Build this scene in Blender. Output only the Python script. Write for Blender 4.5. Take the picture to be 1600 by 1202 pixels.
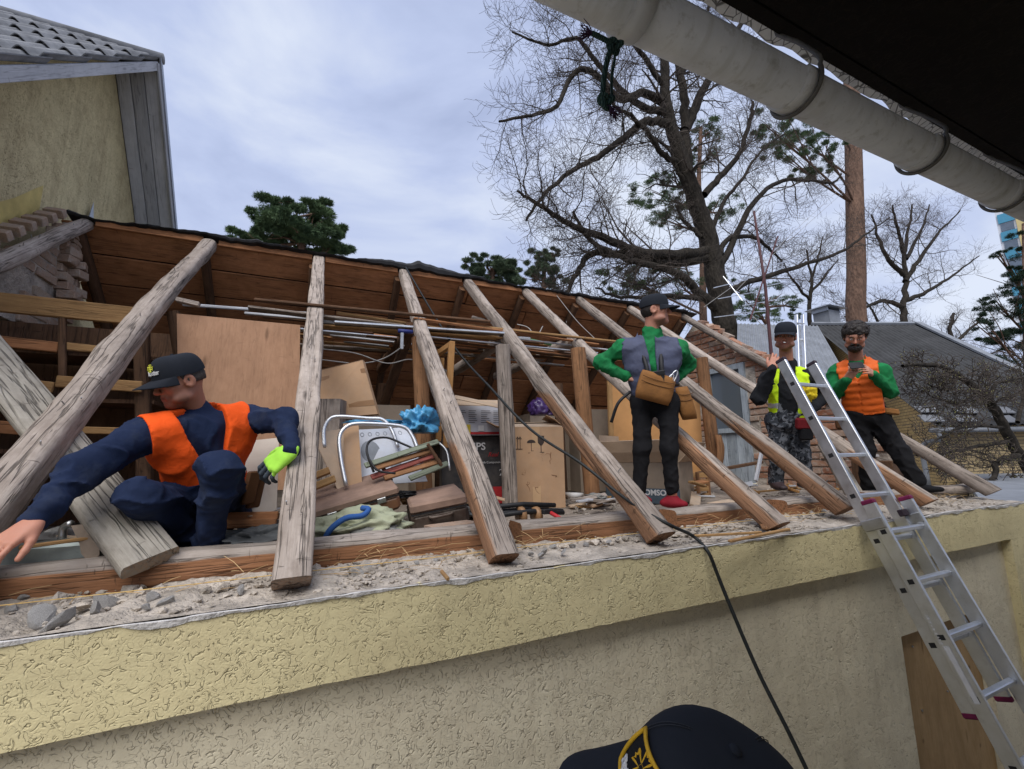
import bpy, bmesh, math, random
import numpy as np
from mathutils import Vector, Matrix

for o in list(bpy.data.objects):
    bpy.data.objects.remove(o, do_unlink=True)
SC = bpy.context.scene
COL = SC.collection

# ------------------------------------------------------------------ camera
# World: X runs along the stuccoed wall (to the right), Y into the building, Z up.
# The camera is the origin: a phone held up about 2.1 m above the yard.
FPX = 681.186
BASIS = np.array([[0.91016344, 0.05223323, 0.41094306],
                  [-0.413988, 0.1499227, 0.89785139],
                  [-0.01471201, -0.98731701, 0.15807809]])   # world rows: camera right / down / forward
cam_data = bpy.data.cameras.new('camera')
cam_data.sensor_fit = 'HORIZONTAL'
cam_data.sensor_width = 36.0
cam_data.lens = FPX / 1600 * 36.0
cam_data.clip_start = 0.02
cam_data.clip_end = 2000
cam = bpy.data.objects.new('camera', cam_data)
COL.objects.link(cam)
m3 = np.stack([BASIS[:, 0], -BASIS[:, 1], -BASIS[:, 2]], axis=1)
u_, s_, v_ = np.linalg.svd(m3)
cam.matrix_world = Matrix((u_ @ v_).tolist()).to_4x4()
SC.camera = cam

# ------------------------------------------------------------------ sky, sun, exposure
SUN_EL, SUN_AZ = math.radians(52), math.radians(216)    # azimuth measured from +Y clockwise
w = bpy.data.worlds.new('World')
SC.world = w
w.use_nodes = True
wt = w.node_tree
for n in list(wt.nodes):
    wt.nodes.remove(n)
wo = wt.nodes.new('ShaderNodeOutputWorld')
wb = wt.nodes.new('ShaderNodeBackground')
sky = wt.nodes.new('ShaderNodeTexSky')
sky.sky_type = 'NISHITA'
sky.sun_disc = False
sky.sun_elevation = SUN_EL
sky.sun_rotation = SUN_AZ
sky.air_density = 1.0
sky.dust_density = 2.0
sk = wt.nodes.new('ShaderNodeVectorMath'); sk.operation = 'SCALE'; sk.inputs['Scale'].default_value = 0.08
wt.links.new(sky.outputs[0], sk.inputs[0])
tc = wt.nodes.new('ShaderNodeTexCoord')
mp = wt.nodes.new('ShaderNodeMapping')
mp.inputs['Scale'].default_value = (1.0, 1.0, 2.2)
mp.inputs['Location'].default_value = (3.1, 1.7, 0.4)
wt.links.new(tc.outputs['Generated'], mp.inputs[0])
cn = wt.nodes.new('ShaderNodeTexNoise')
cn.inputs['Scale'].default_value = 1.7
cn.inputs['Detail'].default_value = 7
cn.inputs['Roughness'].default_value = 0.52
cn.inputs['Distortion'].default_value = 0.35
wt.links.new(mp.outputs[0], cn.inputs['Vector'])
cr = wt.nodes.new('ShaderNodeValToRGB')
el = cr.color_ramp.elements
el[0].position = 0.36; el[0].color = (0.40, 0.475, 0.71, 1)
el[1].position = 0.64; el[1].color = (0.80, 0.87, 1.02, 1)
e = el.new(0.5); e.color = (0.56, 0.645, 0.90, 1)
wt.links.new(cn.outputs[0], cr.inputs[0])
mx = wt.nodes.new('ShaderNodeMix'); mx.data_type = 'RGBA'
mx.inputs[0].default_value = 0.90                        # an overcast sky: nearly all cloud
wt.links.new(sk.outputs[0], mx.inputs[6])
wt.links.new(cr.outputs[0], mx.inputs[7])
wt.links.new(mx.outputs[2], wb.inputs[0])
wb.inputs[1].default_value = 0.46
wt.links.new(wb.outputs[0], wo.inputs[0])
try:
    w.cycles.sampling_method = 'MANUAL'; w.cycles.sample_map_resolution = 512
except Exception:
    pass

sun_data = bpy.data.lights.new('sun', 'SUN')
sun_data.energy = 1.5
sun_data.angle = math.radians(50)                        # veiled sun: no hard shadows
sun_data.color = (1.0, 0.965, 0.91)
sun = bpy.data.objects.new('sun', sun_data)
COL.objects.link(sun)
sd = Vector((math.sin(SUN_AZ) * math.cos(SUN_EL), math.cos(SUN_AZ) * math.cos(SUN_EL), math.sin(SUN_EL)))
sun.rotation_euler = sd.to_track_quat('Z', 'Y').to_euler()
sun.location = sd * 30

SC.view_settings.view_transform = 'Standard'
SC.view_settings.look = 'None'
SC.view_settings.exposure = 1.15
SC.view_settings.gamma = 1.0
SC.unit_settings.scale_length = 1.17              # one unit here is 1.17 m
SC.view_settings.use_curve_mapping = False
SC.render.engine = 'CYCLES'
SC.cycles.use_denoising = True
SC.cycles.max_bounces = 6

# ------------------------------------------------------------------ helpers
def P(px, py, X=None, Y=None, Z=None, D=None):
    """The point seen at photo pixel (px, py) that lies on the plane X=, Y= or Z= (or D metres ahead)."""
    r = BASIS @ np.array([px - 800.0, py - 601.0, FPX])
    if D is not None: return r * (D / FPX)
    for i, v in enumerate((X, Y, Z)):
        if v is not None: return r * (v / r[i])

RPITCH = 0.8166                                  # rafter slope (about 39 degrees)
def ZR(y): return -0.41 + RPITCH * (y - 1.68)     # height of the rafter centre line at depth y
def PR(px, py, off=0.0):
    """pixel -> point on the plane of the front roof slope"""
    r = BASIS @ np.array([px - 800.0, py - 601.0, FPX])
    t = (-0.41 - RPITCH * 1.68 + off) / (r[2] - RPITCH * r[1])
    return r * t

def V(*a): return np.array(a, float)
def nrm(v): v = np.asarray(v, float); return v / (np.linalg.norm(v) + 1e-12)
WM = {}
def attach(o, parent):
    o.parent = parent
    o.matrix_parent_inverse = WM[parent.name].inverted()
def props(o, label=None, cat=None, group=None, kind=None):
    if label: o['label'] = label
    if cat: o['category'] = cat
    if group: o['group'] = group
    if kind: o['kind'] = kind
    return o
def thing(name, loc, label, cat, group=None):
    o = bpy.data.objects.new(name, None)
    o.empty_display_size = 0.1
    COL.objects.link(o)
    o.location = Vector([float(c) for c in loc])
    WM[o.name] = Matrix.Translation(o.location)
    return props(o, label, cat, group)
def link(name, me, mats, parent=None, mw=None, smooth=False):
    for m in (mats if isinstance(mats, (list, tuple)) else [mats]):
        me.materials.append(m)
    if smooth:
        me.polygons.foreach_set('use_smooth', np.ones(len(me.polygons), bool))
    o = bpy.data.objects.new(name, me)
    COL.objects.link(o)
    if mw is None: mw = Matrix.Identity(4)
    o.matrix_basis = mw
    WM[o.name] = mw.copy()
    if parent is not None: attach(o, parent)
    return o
def mesh(name, v, f, mats, parent=None, mw=None, smooth=False, mi=None, fresh=None, pivot=False):
    v = np.asarray(v, float)
    if pivot and mw is None:
        c = (v.min(0) + v.max(0)) / 2; c[2] = v[:, 2].min()
        v = v - c; mw = Matrix.Translation(Vector(c.tolist()))
    me = bpy.data.meshes.new(name)
    me.from_pydata(v.tolist(), [], [list(map(int, q)) for q in f])
    if mi is not None: me.polygons.foreach_set('material_index', np.asarray(mi, np.int32))
    if fresh is not None:
        a = me.attributes.new('fresh', 'FLOAT', 'POINT')
        a.data.foreach_set('value', np.asarray(fresh, np.float32))
    me.update()
    return link(name, me, mats, parent, mw, smooth)
class MB:
    def __init__(s): s.v = []; s.f = []; s.m = []
    def add(s, v, f, m=0):
        b = len(s.v); s.v += [list(map(float, p)) for p in v]
        s.f += [[i + b for i in q] for q in f]; s.m += [m] * len(f)
        return s
    def box(s, lo, hi, m=0): return s.add(*boxvf(lo, hi), m)
    def obox(s, c, ax, ay, az, m=0, bev=0.0):
        """box centred at c with half-extent vectors ax, ay, az"""
        v, f = chbox(bev, np.linalg.norm(ax), np.linalg.norm(ay), np.linalg.norm(az))
        R = np.stack([nrm(ax), nrm(ay), nrm(az)], 1)
        return s.add((R @ v.T).T + np.asarray(c, float), f, m)
    def tube(s, pts, r, n=8, m=0, cap=True): return s.add(*tubevf(pts, r, n, cap), m)
    def build(s, name, mats, parent=None, smooth=False, pivot=True):
        return mesh(name, s.v, s.f, mats, parent, smooth=smooth, mi=s.m, pivot=pivot)
def boxvf(lo, hi):
    (a, b, c), (d, e, f) = lo, hi
    v = [(a,b,c),(d,b,c),(d,e,c),(a,e,c),(a,b,f),(d,b,f),(d,e,f),(a,e,f)]
    return v, [(0,3,2,1),(4,5,6,7),(0,1,5,4),(1,2,6,5),(2,3,7,6),(3,0,4,7)]
def chbox(b, hx, hy, hz):
    """box with chamfered edges: 24 points, 26 faces"""
    if b <= 0:
        v, f = boxvf((-hx, -hy, -hz), (hx, hy, hz)); return np.array(v, float), f
    b = min(b, hx * .45, hy * .45, hz * .45)
    v = []; idx = {}
    for sx in (-1, 1):
        for sy in (-1, 1):
            for sz in (-1, 1):
                for a in range(3):
                    p = [sx * (hx - b), sy * (hy - b), sz * (hz - b)]
                    p[a] = (sx * hx, sy * hy, sz * hz)[a]
                    idx[(sx, sy, sz, a)] = len(v); v.append(p)
    f = []
    v = np.array(v, float)
    def face(l):
        c = v[l].mean(0); n = np.zeros(3)
        for i in range(len(l)): n += np.cross(v[l[i]] - c, v[l[(i + 1) % len(l)]] - c)
        f.append(l if n @ c > 0 else l[::-1])
    for a in range(3):
        o1, o2 = [(1, 2), (0, 2), (0, 1)][a]
        for s in (-1, 1):
            l = []
            for p, q in ((-1, -1), (1, -1), (1, 1), (-1, 1)):
                k = [0, 0, 0]; k[a] = s; k[o1] = p; k[o2] = q; l.append(idx[(*k, a)])
            face(l)
        for p in (-1, 1):
            for q in (-1, 1):
                k1 = [0, 0, 0]; k1[a] = -1; k1[o1] = p; k1[o2] = q
                k2 = list(k1); k2[a] = 1
                face([idx[(*k1, o1)], idx[(*k2, o1)], idx[(*k2, o2)], idx[(*k1, o2)]])
    for sx in (-1, 1):
        for sy in (-1, 1):
            for sz in (-1, 1):
                face([idx[(sx, sy, sz, 0)], idx[(sx, sy, sz, 1)], idx[(sx, sy, sz, 2)]])
    return v, f
def frames(pts):
    pts = np.asarray(pts, float); n = len(pts)
    T = np.zeros_like(pts); T[1:-1] = pts[2:] - pts[:-2]; T[0] = pts[1] - pts[0]; T[-1] = pts[-1] - pts[-2]
    T /= np.linalg.norm(T, axis=1)[:, None] + 1e-12
    a = V(0, 0, 1) if abs(T[0][2]) < .9 else V(1, 0, 0)
    u = nrm(np.cross(a, T[0])); U = [u]
    for i in range(1, n):
        u = u - T[i] * (u @ T[i]); u = nrm(u); U.append(u)
    U = np.array(U); return pts, U, np.cross(T, U)
def tubevf(pts, r, n=8, cap=True):
    pts, U, W = frames(pts); k = len(pts)
    r = np.broadcast_to(np.asarray(r, float), (k,))
    a = np.arange(n) * 2 * math.pi / n
    v = (pts[:, None] + r[:, None, None] * (np.cos(a)[None, :, None] * U[:, None] + np.sin(a)[None, :, None] * W[:, None])).reshape(-1, 3)
    f = [(i * n + j, i * n + (j + 1) % n, (i + 1) * n + (j + 1) % n, (i + 1) * n + j) for i in range(k - 1) for j in range(n)]
    if cap: f += [tuple(range(n))[::-1], tuple((k - 1) * n + j for j in range(n))]
    return v, f
def smoothpath(pts, n=6):
    """Catmull-Rom through the points"""
    p = np.asarray(pts, float); p = np.vstack([2 * p[0] - p[1], p, 2 * p[-1] - p[-2]]); out = []
    for i in range(1, len(p) - 2):
        for t in np.arange(n) / n:
            out.append(.5 * ((2 * p[i]) + (-p[i - 1] + p[i + 1]) * t + (2 * p[i - 1] - 5 * p[i] + 4 * p[i + 1] - p[i + 2]) * t * t + (-p[i - 1] + 3 * p[i] - 3 * p[i + 1] + p[i + 2]) * t ** 3))
    out.append(p[-2]); return np.array(out)
def axis_mw(p0, p1, up=(0, 0, 1)):
    """matrix whose local Z runs from p0 to p1, local Y near 'up'"""
    p0 = np.asarray(p0, float); z = nrm(np.asarray(p1, float) - p0); up = np.asarray(up, float)
    if abs(z @ nrm(up)) > .98: up = V(0, 1, 0)
    y = nrm(up - z * (up @ z)); x = np.cross(y, z)
    M = Matrix.Identity(4)
    for i in range(3):
        M[i][0], M[i][1], M[i][2], M[i][3] = x[i], y[i], z[i], p0[i]
    return M
def vnoise(p, seed=0, scale=1.0):
    """cheap smooth noise in -1..1 from warped sines"""
    p = np.asarray(p, float) * scale; rs = np.random.RandomState(seed); out = np.zeros(len(p)); amp = 0
    for k in range(5):
        d = rs.normal(size=3); d *= (1 + .7 * k) / np.linalg.norm(d); ph = rs.rand() * 6.28
        e = rs.normal(size=3); e *= .8
        out += np.sin(p @ d + ph + 1.3 * np.sin(p @ e + ph * 1.7)) / (1 + .5 * k); amp += 1 / (1 + .5 * k)
    return out / amp * 1.6
def beam(name, p0, p1, w, h, mats, parent=None, sq=6.0, jit=.04, rings=16, seg=16, seed=0, up=(0, 0, 1), taper=0.0, fresh=None, bend=0.0, cut0=None, cut1=None, smooth=True, cracks=0):
    """A hewn timber from p0 to p1: rings of a rounded section (sq: 2 = round log, 8 = sawn), local Z along the grain."""
    M = axis_mw(p0, p1, up); L = float(np.linalg.norm(np.asarray(p1, float) - np.asarray(p0, float)))
    rs = np.random.RandomState(seed + 11)
    a = (np.arange(seg) + .5) * 2 * math.pi / seg
    c, s = np.cos(a), np.sin(a)
    k = (np.abs(c) ** sq + np.abs(s) ** sq) ** (-1 / sq)
    t = np.linspace(0, 1, rings)
    v = np.zeros((rings, seg, 3))
    for i in range(rings):
        tp = 1 - taper * t[i]
        v[i, :, 0] = c * k * w / 2 * tp + bend * math.sin(math.pi * t[i]) + jit * w * .5 * math.sin(seed + 5.1 * t[i])
        v[i, :, 1] = s * k * h / 2 * tp + jit * h * .5 * math.sin(seed * 1.7 + 6.3 * t[i])
        v[i, :, 2] = t[i] * L
    q = v.reshape(-1, 3)
    nn = vnoise(q * V(14, 14, 5), seed) * jit + vnoise(q * V(40, 40, 12), seed + 1) * jit * .35
    q[:, 0] *= 1 + nn; q[:, 1] *= 1 + nn
    if cracks:
        blk = q.reshape(rings, seg, 3)
        for _ in range(cracks):
            j0 = rs.randint(seg); t0, t1 = sorted(rs.rand(2)); t1 = min(1, max(t1, t0 + .25)); dr = 0.0
            for i in range(rings):
                if t0 <= t[i] <= t1:
                    dr += rs.uniform(-.35, .35); j = int(j0 + dr) % seg; blk[i, j, :2] *= .86
    for cut, i in ((cut0, 0), (cut1, rings - 1)):          # slanted end cuts: dz = cut . (x, y)
        if cut is not None:
            blk = q.reshape(rings, seg, 3)
            dz = blk[i, :, 0] * cut[0] + blk[i, :, 1] * cut[1]
            blk[i, :, 2] += dz
            # keep the ring next to the end inside it
            j = 1 if i == 0 else rings - 2
            blk[j, :, 2] = np.minimum(blk[j, :, 2] , 1e9) if False else blk[j, :, 2] + dz * .5
    f = [(i * seg + j, i * seg + (j + 1) % seg, (i + 1) * seg + (j + 1) % seg, (i + 1) * seg + j) for i in range(rings - 1) for j in range(seg)]
    nv = len(q)
    e0 = q[:seg].mean(0); e1 = q[-seg:].mean(0)
    q = np.vstack([q, q[:seg], q[nv - seg:nv], e0, e1])     # separate end rings keep the arrises sharp
    a0, a1, c0, c1 = nv, nv + seg, nv + 2 * seg, nv + 2 * seg + 1
    f += [(c0, a0 + (j + 1) % seg, a0 + j) for j in range(seg)] + [(c1, a1 + j, a1 + (j + 1) % seg) for j in range(seg)]
    fr = np.zeros(len(q))
    if fresh is not None:
        lw = q.copy(); fr = fresh(lw, L)
        fr[nv:] = np.maximum(fr[nv:], .75)
    else: fr[nv:] = .45
    return mesh(name, q, f, mats, parent, M, smooth=smooth, fresh=np.clip(fr, 0, 1))
def plank(name, p0, p1, w, t, mats, parent=None, up=(0, 0, 1), bev=.004, warp=0.0, seed=0, fresh=0.0):
    """sawn board from p0 to p1 (centre line), w wide across local X, t thick along local Y ('up')"""
    M = axis_mw(p0, p1, up); L = float(np.linalg.norm(np.asarray(p1, float) - np.asarray(p0, float)))
    v, f = chbox(bev, w / 2, t / 2, L / 2); v = v + V(0, 0, L / 2)
    rs = np.random.RandomState(seed)
    if warp:
        e = rs.normal(size=(2, 2)) * warp
        hi = v[:, 2] > L / 2
        v[hi, 0] += e[0, 0]; v[hi, 1] += e[0, 1] ; v[~hi, 0] += e[1, 0] * .5; v[~hi, 1] += e[1, 1] * .5
    return mesh(name, v, f, mats, parent, M, fresh=np.full(len(v), fresh))

# ------------------------------------------------------------------ materials
class NT:
    def __init__(s, name):
        s.m = bpy.data.materials.new(name); s.m.use_nodes = True; s.t = s.m.node_tree
        s.b = s.t.nodes['Principled BSDF']; s.out = s.t.nodes['Material Output']
    def n(s, typ, **kw):
        x = s.t.nodes.new(typ)
        for k, v in kw.items(): setattr(x, k, v)
        return x
    def l(s, a, b): s.t.links.new(a, b)
    def put(s, sock, v):
        if hasattr(v, 'is_output'): s.l(v, sock)
        else: sock.default_value = v
    def co(s, which='Object', scale=(1, 1, 1), loc=(0, 0, 0), rand=0.0, rot=(0, 0, 0)):
        tcn = s.n('ShaderNodeTexCoord'); mpn = s.n('ShaderNodeMapping')
        mpn.inputs['Scale'].default_value = scale; mpn.inputs['Rotation'].default_value = rot
        if rand:
            oi = s.n('ShaderNodeObjectInfo'); cx = s.n('ShaderNodeCombineXYZ'); mu = s.n('ShaderNodeMath', operation='MULTIPLY')
            s.l(oi.outputs['Random'], mu.inputs[0]); mu.inputs[1].default_value = rand
            for i in range(3): s.l(mu.outputs[0], cx.inputs[i])
            s.l(cx.outputs[0], mpn.inputs['Location'])
        else: mpn.inputs['Location'].default_value = loc
        s.l(tcn.outputs[which], mpn.inputs[0]); return mpn.outputs[0]
    def noise(s, vec, scale=5, detail=4, rough=.5, dist=0.0, out=0):
        x = s.n('ShaderNodeTexNoise')
        s.l(vec, x.inputs['Vector']); x.inputs['Scale'].default_value = scale; x.inputs['Detail'].default_value = detail
        x.inputs['Roughness'].default_value = rough; x.inputs['Distortion'].default_value = dist
        return x.outputs[out]
    def voro(s, vec, scale=5, feature='F1', out=0, rand=1.0):
        x = s.n('ShaderNodeTexVoronoi', feature=feature); s.l(vec, x.inputs['Vector'])
        x.inputs['Scale'].default_value = scale; x.inputs['Randomness'].default_value = rand; return x.outputs[out]
    def ramp(s, fac, stops, interp='LINEAR'):
        x = s.n('ShaderNodeValToRGB'); x.color_ramp.interpolation = interp; e = x.color_ramp.elements
        for i, (p, c) in enumerate(stops):
            if not hasattr(c, '__len__'): c = (c, c, c)
            k = e[i] if i < 2 else e.new(p)
            k.position = p; k.color = (*c[:3], 1)
        s.put(x.inputs[0], fac); return x.outputs[0]
    def mix(s, fac, a, b, blend='MIX'):
        x = s.n('ShaderNodeMix', data_type='RGBA', blend_type=blend)
        s.put(x.inputs[0], fac)
        for k, c in ((6, a), (7, b)):
            if hasattr(c, 'is_output'): s.l(c, x.inputs[k])
            else: x.inputs[k].default_value = (*c[:3], 1)
        return x.outputs[2]
    def math(s, op, a, b=0.0, c=0.0, clamp=False):
        x = s.n('ShaderNodeMath', operation=op, use_clamp=clamp)
        s.put(x.inputs[0], a); s.put(x.inputs[1], b); s.put(x.inputs[2], c); return x.outputs[0]
    def rand(s): return s.n('ShaderNodeObjectInfo').outputs['Random']
    def attr(s, name): return s.n('ShaderNodeAttribute', attribute_name=name).outputs['Fac']
    def bump(s, h, strength=.3, dist=.01, normal=None):
        x = s.n('ShaderNodeBump'); x.inputs['Strength'].default_value = strength; x.inputs['Distance'].default_value = dist
        s.l(h, x.inputs['Height'])
        if normal is not None: s.l(normal, x.inputs['Normal'])
        return x.outputs[0]
    def done(s, col, rough=.8, normal=None, metal=0.0, spec=.3):
        s.put(s.b.inputs['Base Color'], col if hasattr(col, 'is_output') else (*col, 1))
        s.put(s.b.inputs['Roughness'], rough); s.put(s.b.inputs['Metallic'], metal)
        s.b.inputs['Specular IOR Level'].default_value = spec
        if normal is not None: s.l(normal, s.b.inputs['Normal'])
        return s.m

def m_plain(name, col, rough=.7, metal=0.0, var=.15, scale=8, bump=.15, bscale=60, spec=.3, rand=7.0, bdist=.004, dust=0.0):
    """one colour with mottling, dirt and fine relief"""
    s = NT(name); c = s.co(rand=rand)
    n1 = s.noise(c, scale, 5, .6); n2 = s.noise(c, bscale, 3, .6)
    col = np.array(col)
    a = s.mix(s.ramp(n1, [(.3, 0), (.7, 1)]), tuple(col * (1 - var)), tuple(np.clip(col * (1 + var), 0, .95)))
    if dust:
        ge = s.n('ShaderNodeNewGeometry'); sx_ = s.n('ShaderNodeSeparateXYZ'); s.l(ge.outputs['Normal'], sx_.inputs[0])
        dm = s.math('MULTIPLY', s.ramp(sx_.outputs['Z'], [(.25, .25), (.85, 1)]), s.ramp(s.noise(c, 11, 6, .68), [(.36, 0), (.66, 1)]))
        a = s.mix(s.math('MULTIPLY', dm, dust), a, (.36, .31, .26))
    r = s.math('ADD', s.math('MULTIPLY', n2, .2), rough - .1)
    return s.done(a, r, s.bump(n2, bump, bdist), metal, spec)
def m_wood(name, light, dark, fresh=(.36, .17, .075), crack=.6, grain=1.0, bump=.5, dust=0.0, dustcol=(.42, .38, .33), spots=0):
    """weathered timber, grain along local Z; attribute 'fresh' shows raw wood"""
    s = NT(name); c = s.co(rand=37.0)
    def st(x, y, z):
        mp_ = s.n('ShaderNodeMapping'); mp_.inputs['Scale'].default_value = (x, y, z); s.l(c, mp_.inputs[0]); return mp_.outputs[0]
    g = s.noise(st(55 * grain, 55 * grain, 2.6 * grain), 2.2, 8, .66, .5)
    nick = s.noise(st(9, 9, 46), 1.5, 2, .5, .4); nick = s.math('MULTIPLY', s.ramp(nick, [(.66, 0), (.70, 1)]), s.ramp(s.noise(c, 7, 2, .5), [(.5, 0), (.6, 1)]))
    mott = s.noise(st(13, 13, 7), 1.6, 6, .65)
    big = s.noise(st(5, 5, 1.6), 1.5, 4, .55)
    ln = s.noise(st(22, 22, .9), 1.6, 3, .5, .5)
    crk = s.ramp(s.math('ABSOLUTE', s.math('SUBTRACT', ln, .5)), [(.0, 1), (.03, 0)])
    crk = s.math('MULTIPLY', crk, s.ramp(big, [(.36, 0), (.5, 1)]))
    kv = s.voro(st(7, 7, 1.7), 1.2); knot = s.ramp(kv, [(.05, 1), (.13, 0)])
    lo_ = tuple(np.array(dark) * .55 + np.array(light) * .45)
    col = s.mix(s.ramp(g, [(.28, 0), (.7, 1)]), lo_, light)
    col = s.mix(s.math('MULTIPLY', s.ramp(mott, [(.42, 0), (.72, 1)]), .7), col, dark)
    col = s.mix(s.math('MULTIPLY', s.ramp(big, [(.35, 0), (.7, 1)]), .45), col, tuple(np.array(dark) * .8), 'MIX')
    fr = s.attr('fresh')
    fr = s.math('MULTIPLY', s.ramp(s.math('ADD', fr, s.math('MULTIPLY', s.math('SUBTRACT', g, .5), .55)), [(.38, 0), (.58, 1)]), 1.0)
    fcol = s.mix(s.ramp(g, [(.3, 0), (.7, 1)]), tuple(np.array(fresh) * .62), tuple(np.array(fresh) * 1.25))
    col = s.mix(fr, col, fcol)
    col = s.mix(s.math('MULTIPLY', knot, .7), col, tuple(np.array(dark) * .45))
    col = s.mix(s.math('MULTIPLY', crk, crack), col, (.02, .016, .013))
    col = s.mix(s.math('MULTIPLY', nick, crack * .8), col, (.035, .027, .022))
    if spots:
        sp_ = s.ramp(s.voro(s.co(), spots), [(.03, 1), (.16, 0)]); col = s.mix(s.math('MULTIPLY', sp_, .85), col, (.03, .02, .012))
    rv = s.math('ADD', s.math('MULTIPLY', s.rand(), .4), .8)
    hs = s.n('ShaderNodeHueSaturation'); s.l(rv, hs.inputs['Value']); s.l(col, hs.inputs['Color']); col = hs.outputs[0]
    if dust:
        ge = s.n('ShaderNodeNewGeometry'); sx = s.n('ShaderNodeSeparateXYZ'); s.l(ge.outputs['Normal'], sx.inputs[0])
        dm = s.math('MULTIPLY', s.ramp(sx.outputs['Z'], [(.55, 0), (.9, 1)]), s.ramp(s.noise(c, 9, 5, .65), [(.3, 0), (.65, 1)]))
        col = s.mix(s.math('MULTIPLY', dm, dust), col, dustcol)
    h = s.math('SUBTRACT', s.math('ADD', s.math('MULTIPLY', g, .45), s.math('MULTIPLY', mott, .5)), s.math('ADD', s.math('MULTIPLY', crk, 1.2), s.math('MULTIPLY', nick, .8)))
    return s.done(col, .86, s.bump(h, bump, .008), 0, .2)
def m_stucco(name, base, dirt, groove=.55, dirtamt=.5):
    """scratched 'bark beetle' plaster: short wandering grooves"""
    s = NT(name); c = s.co()
    a = s.noise(c, 31, 1.5, .5, 1.3); b = s.noise(c, 33, 2, .5, .3); d = s.noise(c, 42, 1, .5, 1.2)
    g1 = s.math('MULTIPLY', s.ramp(s.math('ABSOLUTE', s.math('SUBTRACT', a, .5)), [(.008, 1), (.026, 0)]), s.ramp(b, [(.50, 0), (.56, 1)]))
    g2 = s.math('MULTIPLY', s.ramp(s.math('ABSOLUTE', s.math('SUBTRACT', d, .47)), [(.006, 1), (.022, 0)]), s.ramp(b, [(.42, 1), (.48, 0)]))
    g = s.math('MAXIMUM', g1, g2)
    fine = s.noise(c, 160, 3, .6); big = s.noise(c, 1.3, 5, .6); mid = s.noise(c, 6, 5, .65)
    col = s.mix(s.ramp(big, [(.3, 0), (.7, 1)]), tuple(np.array(base) * .86), tuple(np.array(base) * 1.08))
    col = s.mix(s.math('MULTIPLY', s.ramp(mid, [(.45, 0), (.75, 1)]), dirtamt), col, dirt)
    # rain streaks: stretched vertically
    st = s.noise(s.co(scale=(7, 7, .5)), 2.0, 4, .6)
    col = s.mix(s.math('MULTIPLY', s.ramp(st, [(.5, 0), (.75, 1)]), dirtamt * .6), col, tuple(np.array(dirt) * .8))
    col = s.mix(s.math('MULTIPLY', g, groove), col, tuple(np.array(dirt) * .45))  # grooves darkened: lodged dirt plus relief shade put into the colour
    soft = s.math('MULTIPLY', s.ramp(s.math('ABSOLUTE', s.math('SUBTRACT', a, .5)), [(.0, 1), (.07, 0)]), s.ramp(b, [(.47, 0), (.56, 1)]))
    area = s.ramp(s.noise(c, 3.2, 4, .6), [(.36, .25), (.62, 1)])
    h = s.math('ADD', s.math('MULTIPLY', s.math('ADD', s.math('MULTIPLY', g, -1.0), s.math('MULTIPLY', soft, -.4)), area), s.math('ADD', s.math('MULTIPLY', fine, .22), s.math('MULTIPLY', s.noise(c, 4.5, 3, .5), 2.2)))
    return s.done(col, .92, s.bump(h, .7, .008), 0, .15)
def m_cloth(name, col, rough=.9, fold=.25, dirt=0.0, dirtcol=(.25, .22, .18), weave=420, spec=.15, var=.14):
    s = NT(name); c = s.co(); col = np.array(col)
    n1 = s.noise(c, 7, 5, .6); n2 = s.noise(c, 26, 3, .55, .8); wv = s.noise(c, weave, 1, .5)
    a = s.mix(s.ramp(n1, [(.3, 0), (.7, 1)]), tuple(col * (1 - var)), tuple(np.clip(col * (1 + var), 0, .95)))
    if dirt:
        a = s.mix(s.math('MULTIPLY', s.ramp(s.noise(c, 11, 5, .65), [(.5, 0), (.72, 1)]), dirt), a, dirtcol)
    h = s.math('ADD', s.math('MULTIPLY', n2, .9), s.math('MULTIPLY', wv, .12))
    return s.done(a, rough, s.bump(h, fold, .012), 0, spec)
def m_metal(name, col, rough=.35, var=.12, stain=.0):
    s = NT(name); c = s.co(scale=(1, 1, 1)); col = np.array(col)
    n1 = s.noise(c, 14, 5, .6); n2 = s.noise(c, 90, 3, .6)
    a = s.mix(s.ramp(n1, [(.3, 0), (.7, 1)]), tuple(col * (1 - var)), tuple(np.clip(col * (1 + var), 0, 1)))
    if stain: a = s.mix(s.math('MULTIPLY', s.ramp(s.noise(c, 30, 5, .7), [(.55, 0), (.7, 1)]), stain), a, (.2, .19, .17))
    r = s.math('ADD', s.math('MULTIPLY', n1, .3), rough - .12)
    return s.done(a, r, s.bump(n2, .06, .002), 1.0, .5)
def m_brick(name, cols):
    s = NT(name); c = s.co(rand=23.0)
    x = s.ramp(s.rand(), [(i / (len(cols) - 1) if len(cols) > 1 else 0, k) for i, k in enumerate(cols)])
    n1 = s.noise(c, 22, 5, .65); n2 = s.noise(c, 90, 4, .65)
    a = s.mix(s.math('MULTIPLY', s.ramp(n1, [(.45, 0), (.7, 1)]), .65), x, (.40, .37, .33))      # lime and mortar smears
    a = s.mix(s.math('MULTIPLY', s.ramp(n2, [(.5, 0), (.75, 1)]), .4), a, (.10, .06, .045))
    return s.done(a, .92, s.bump(s.math('ADD', n1, s.math('MULTIPLY', n2, .6)), .7, .012), 0, .1)

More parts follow.
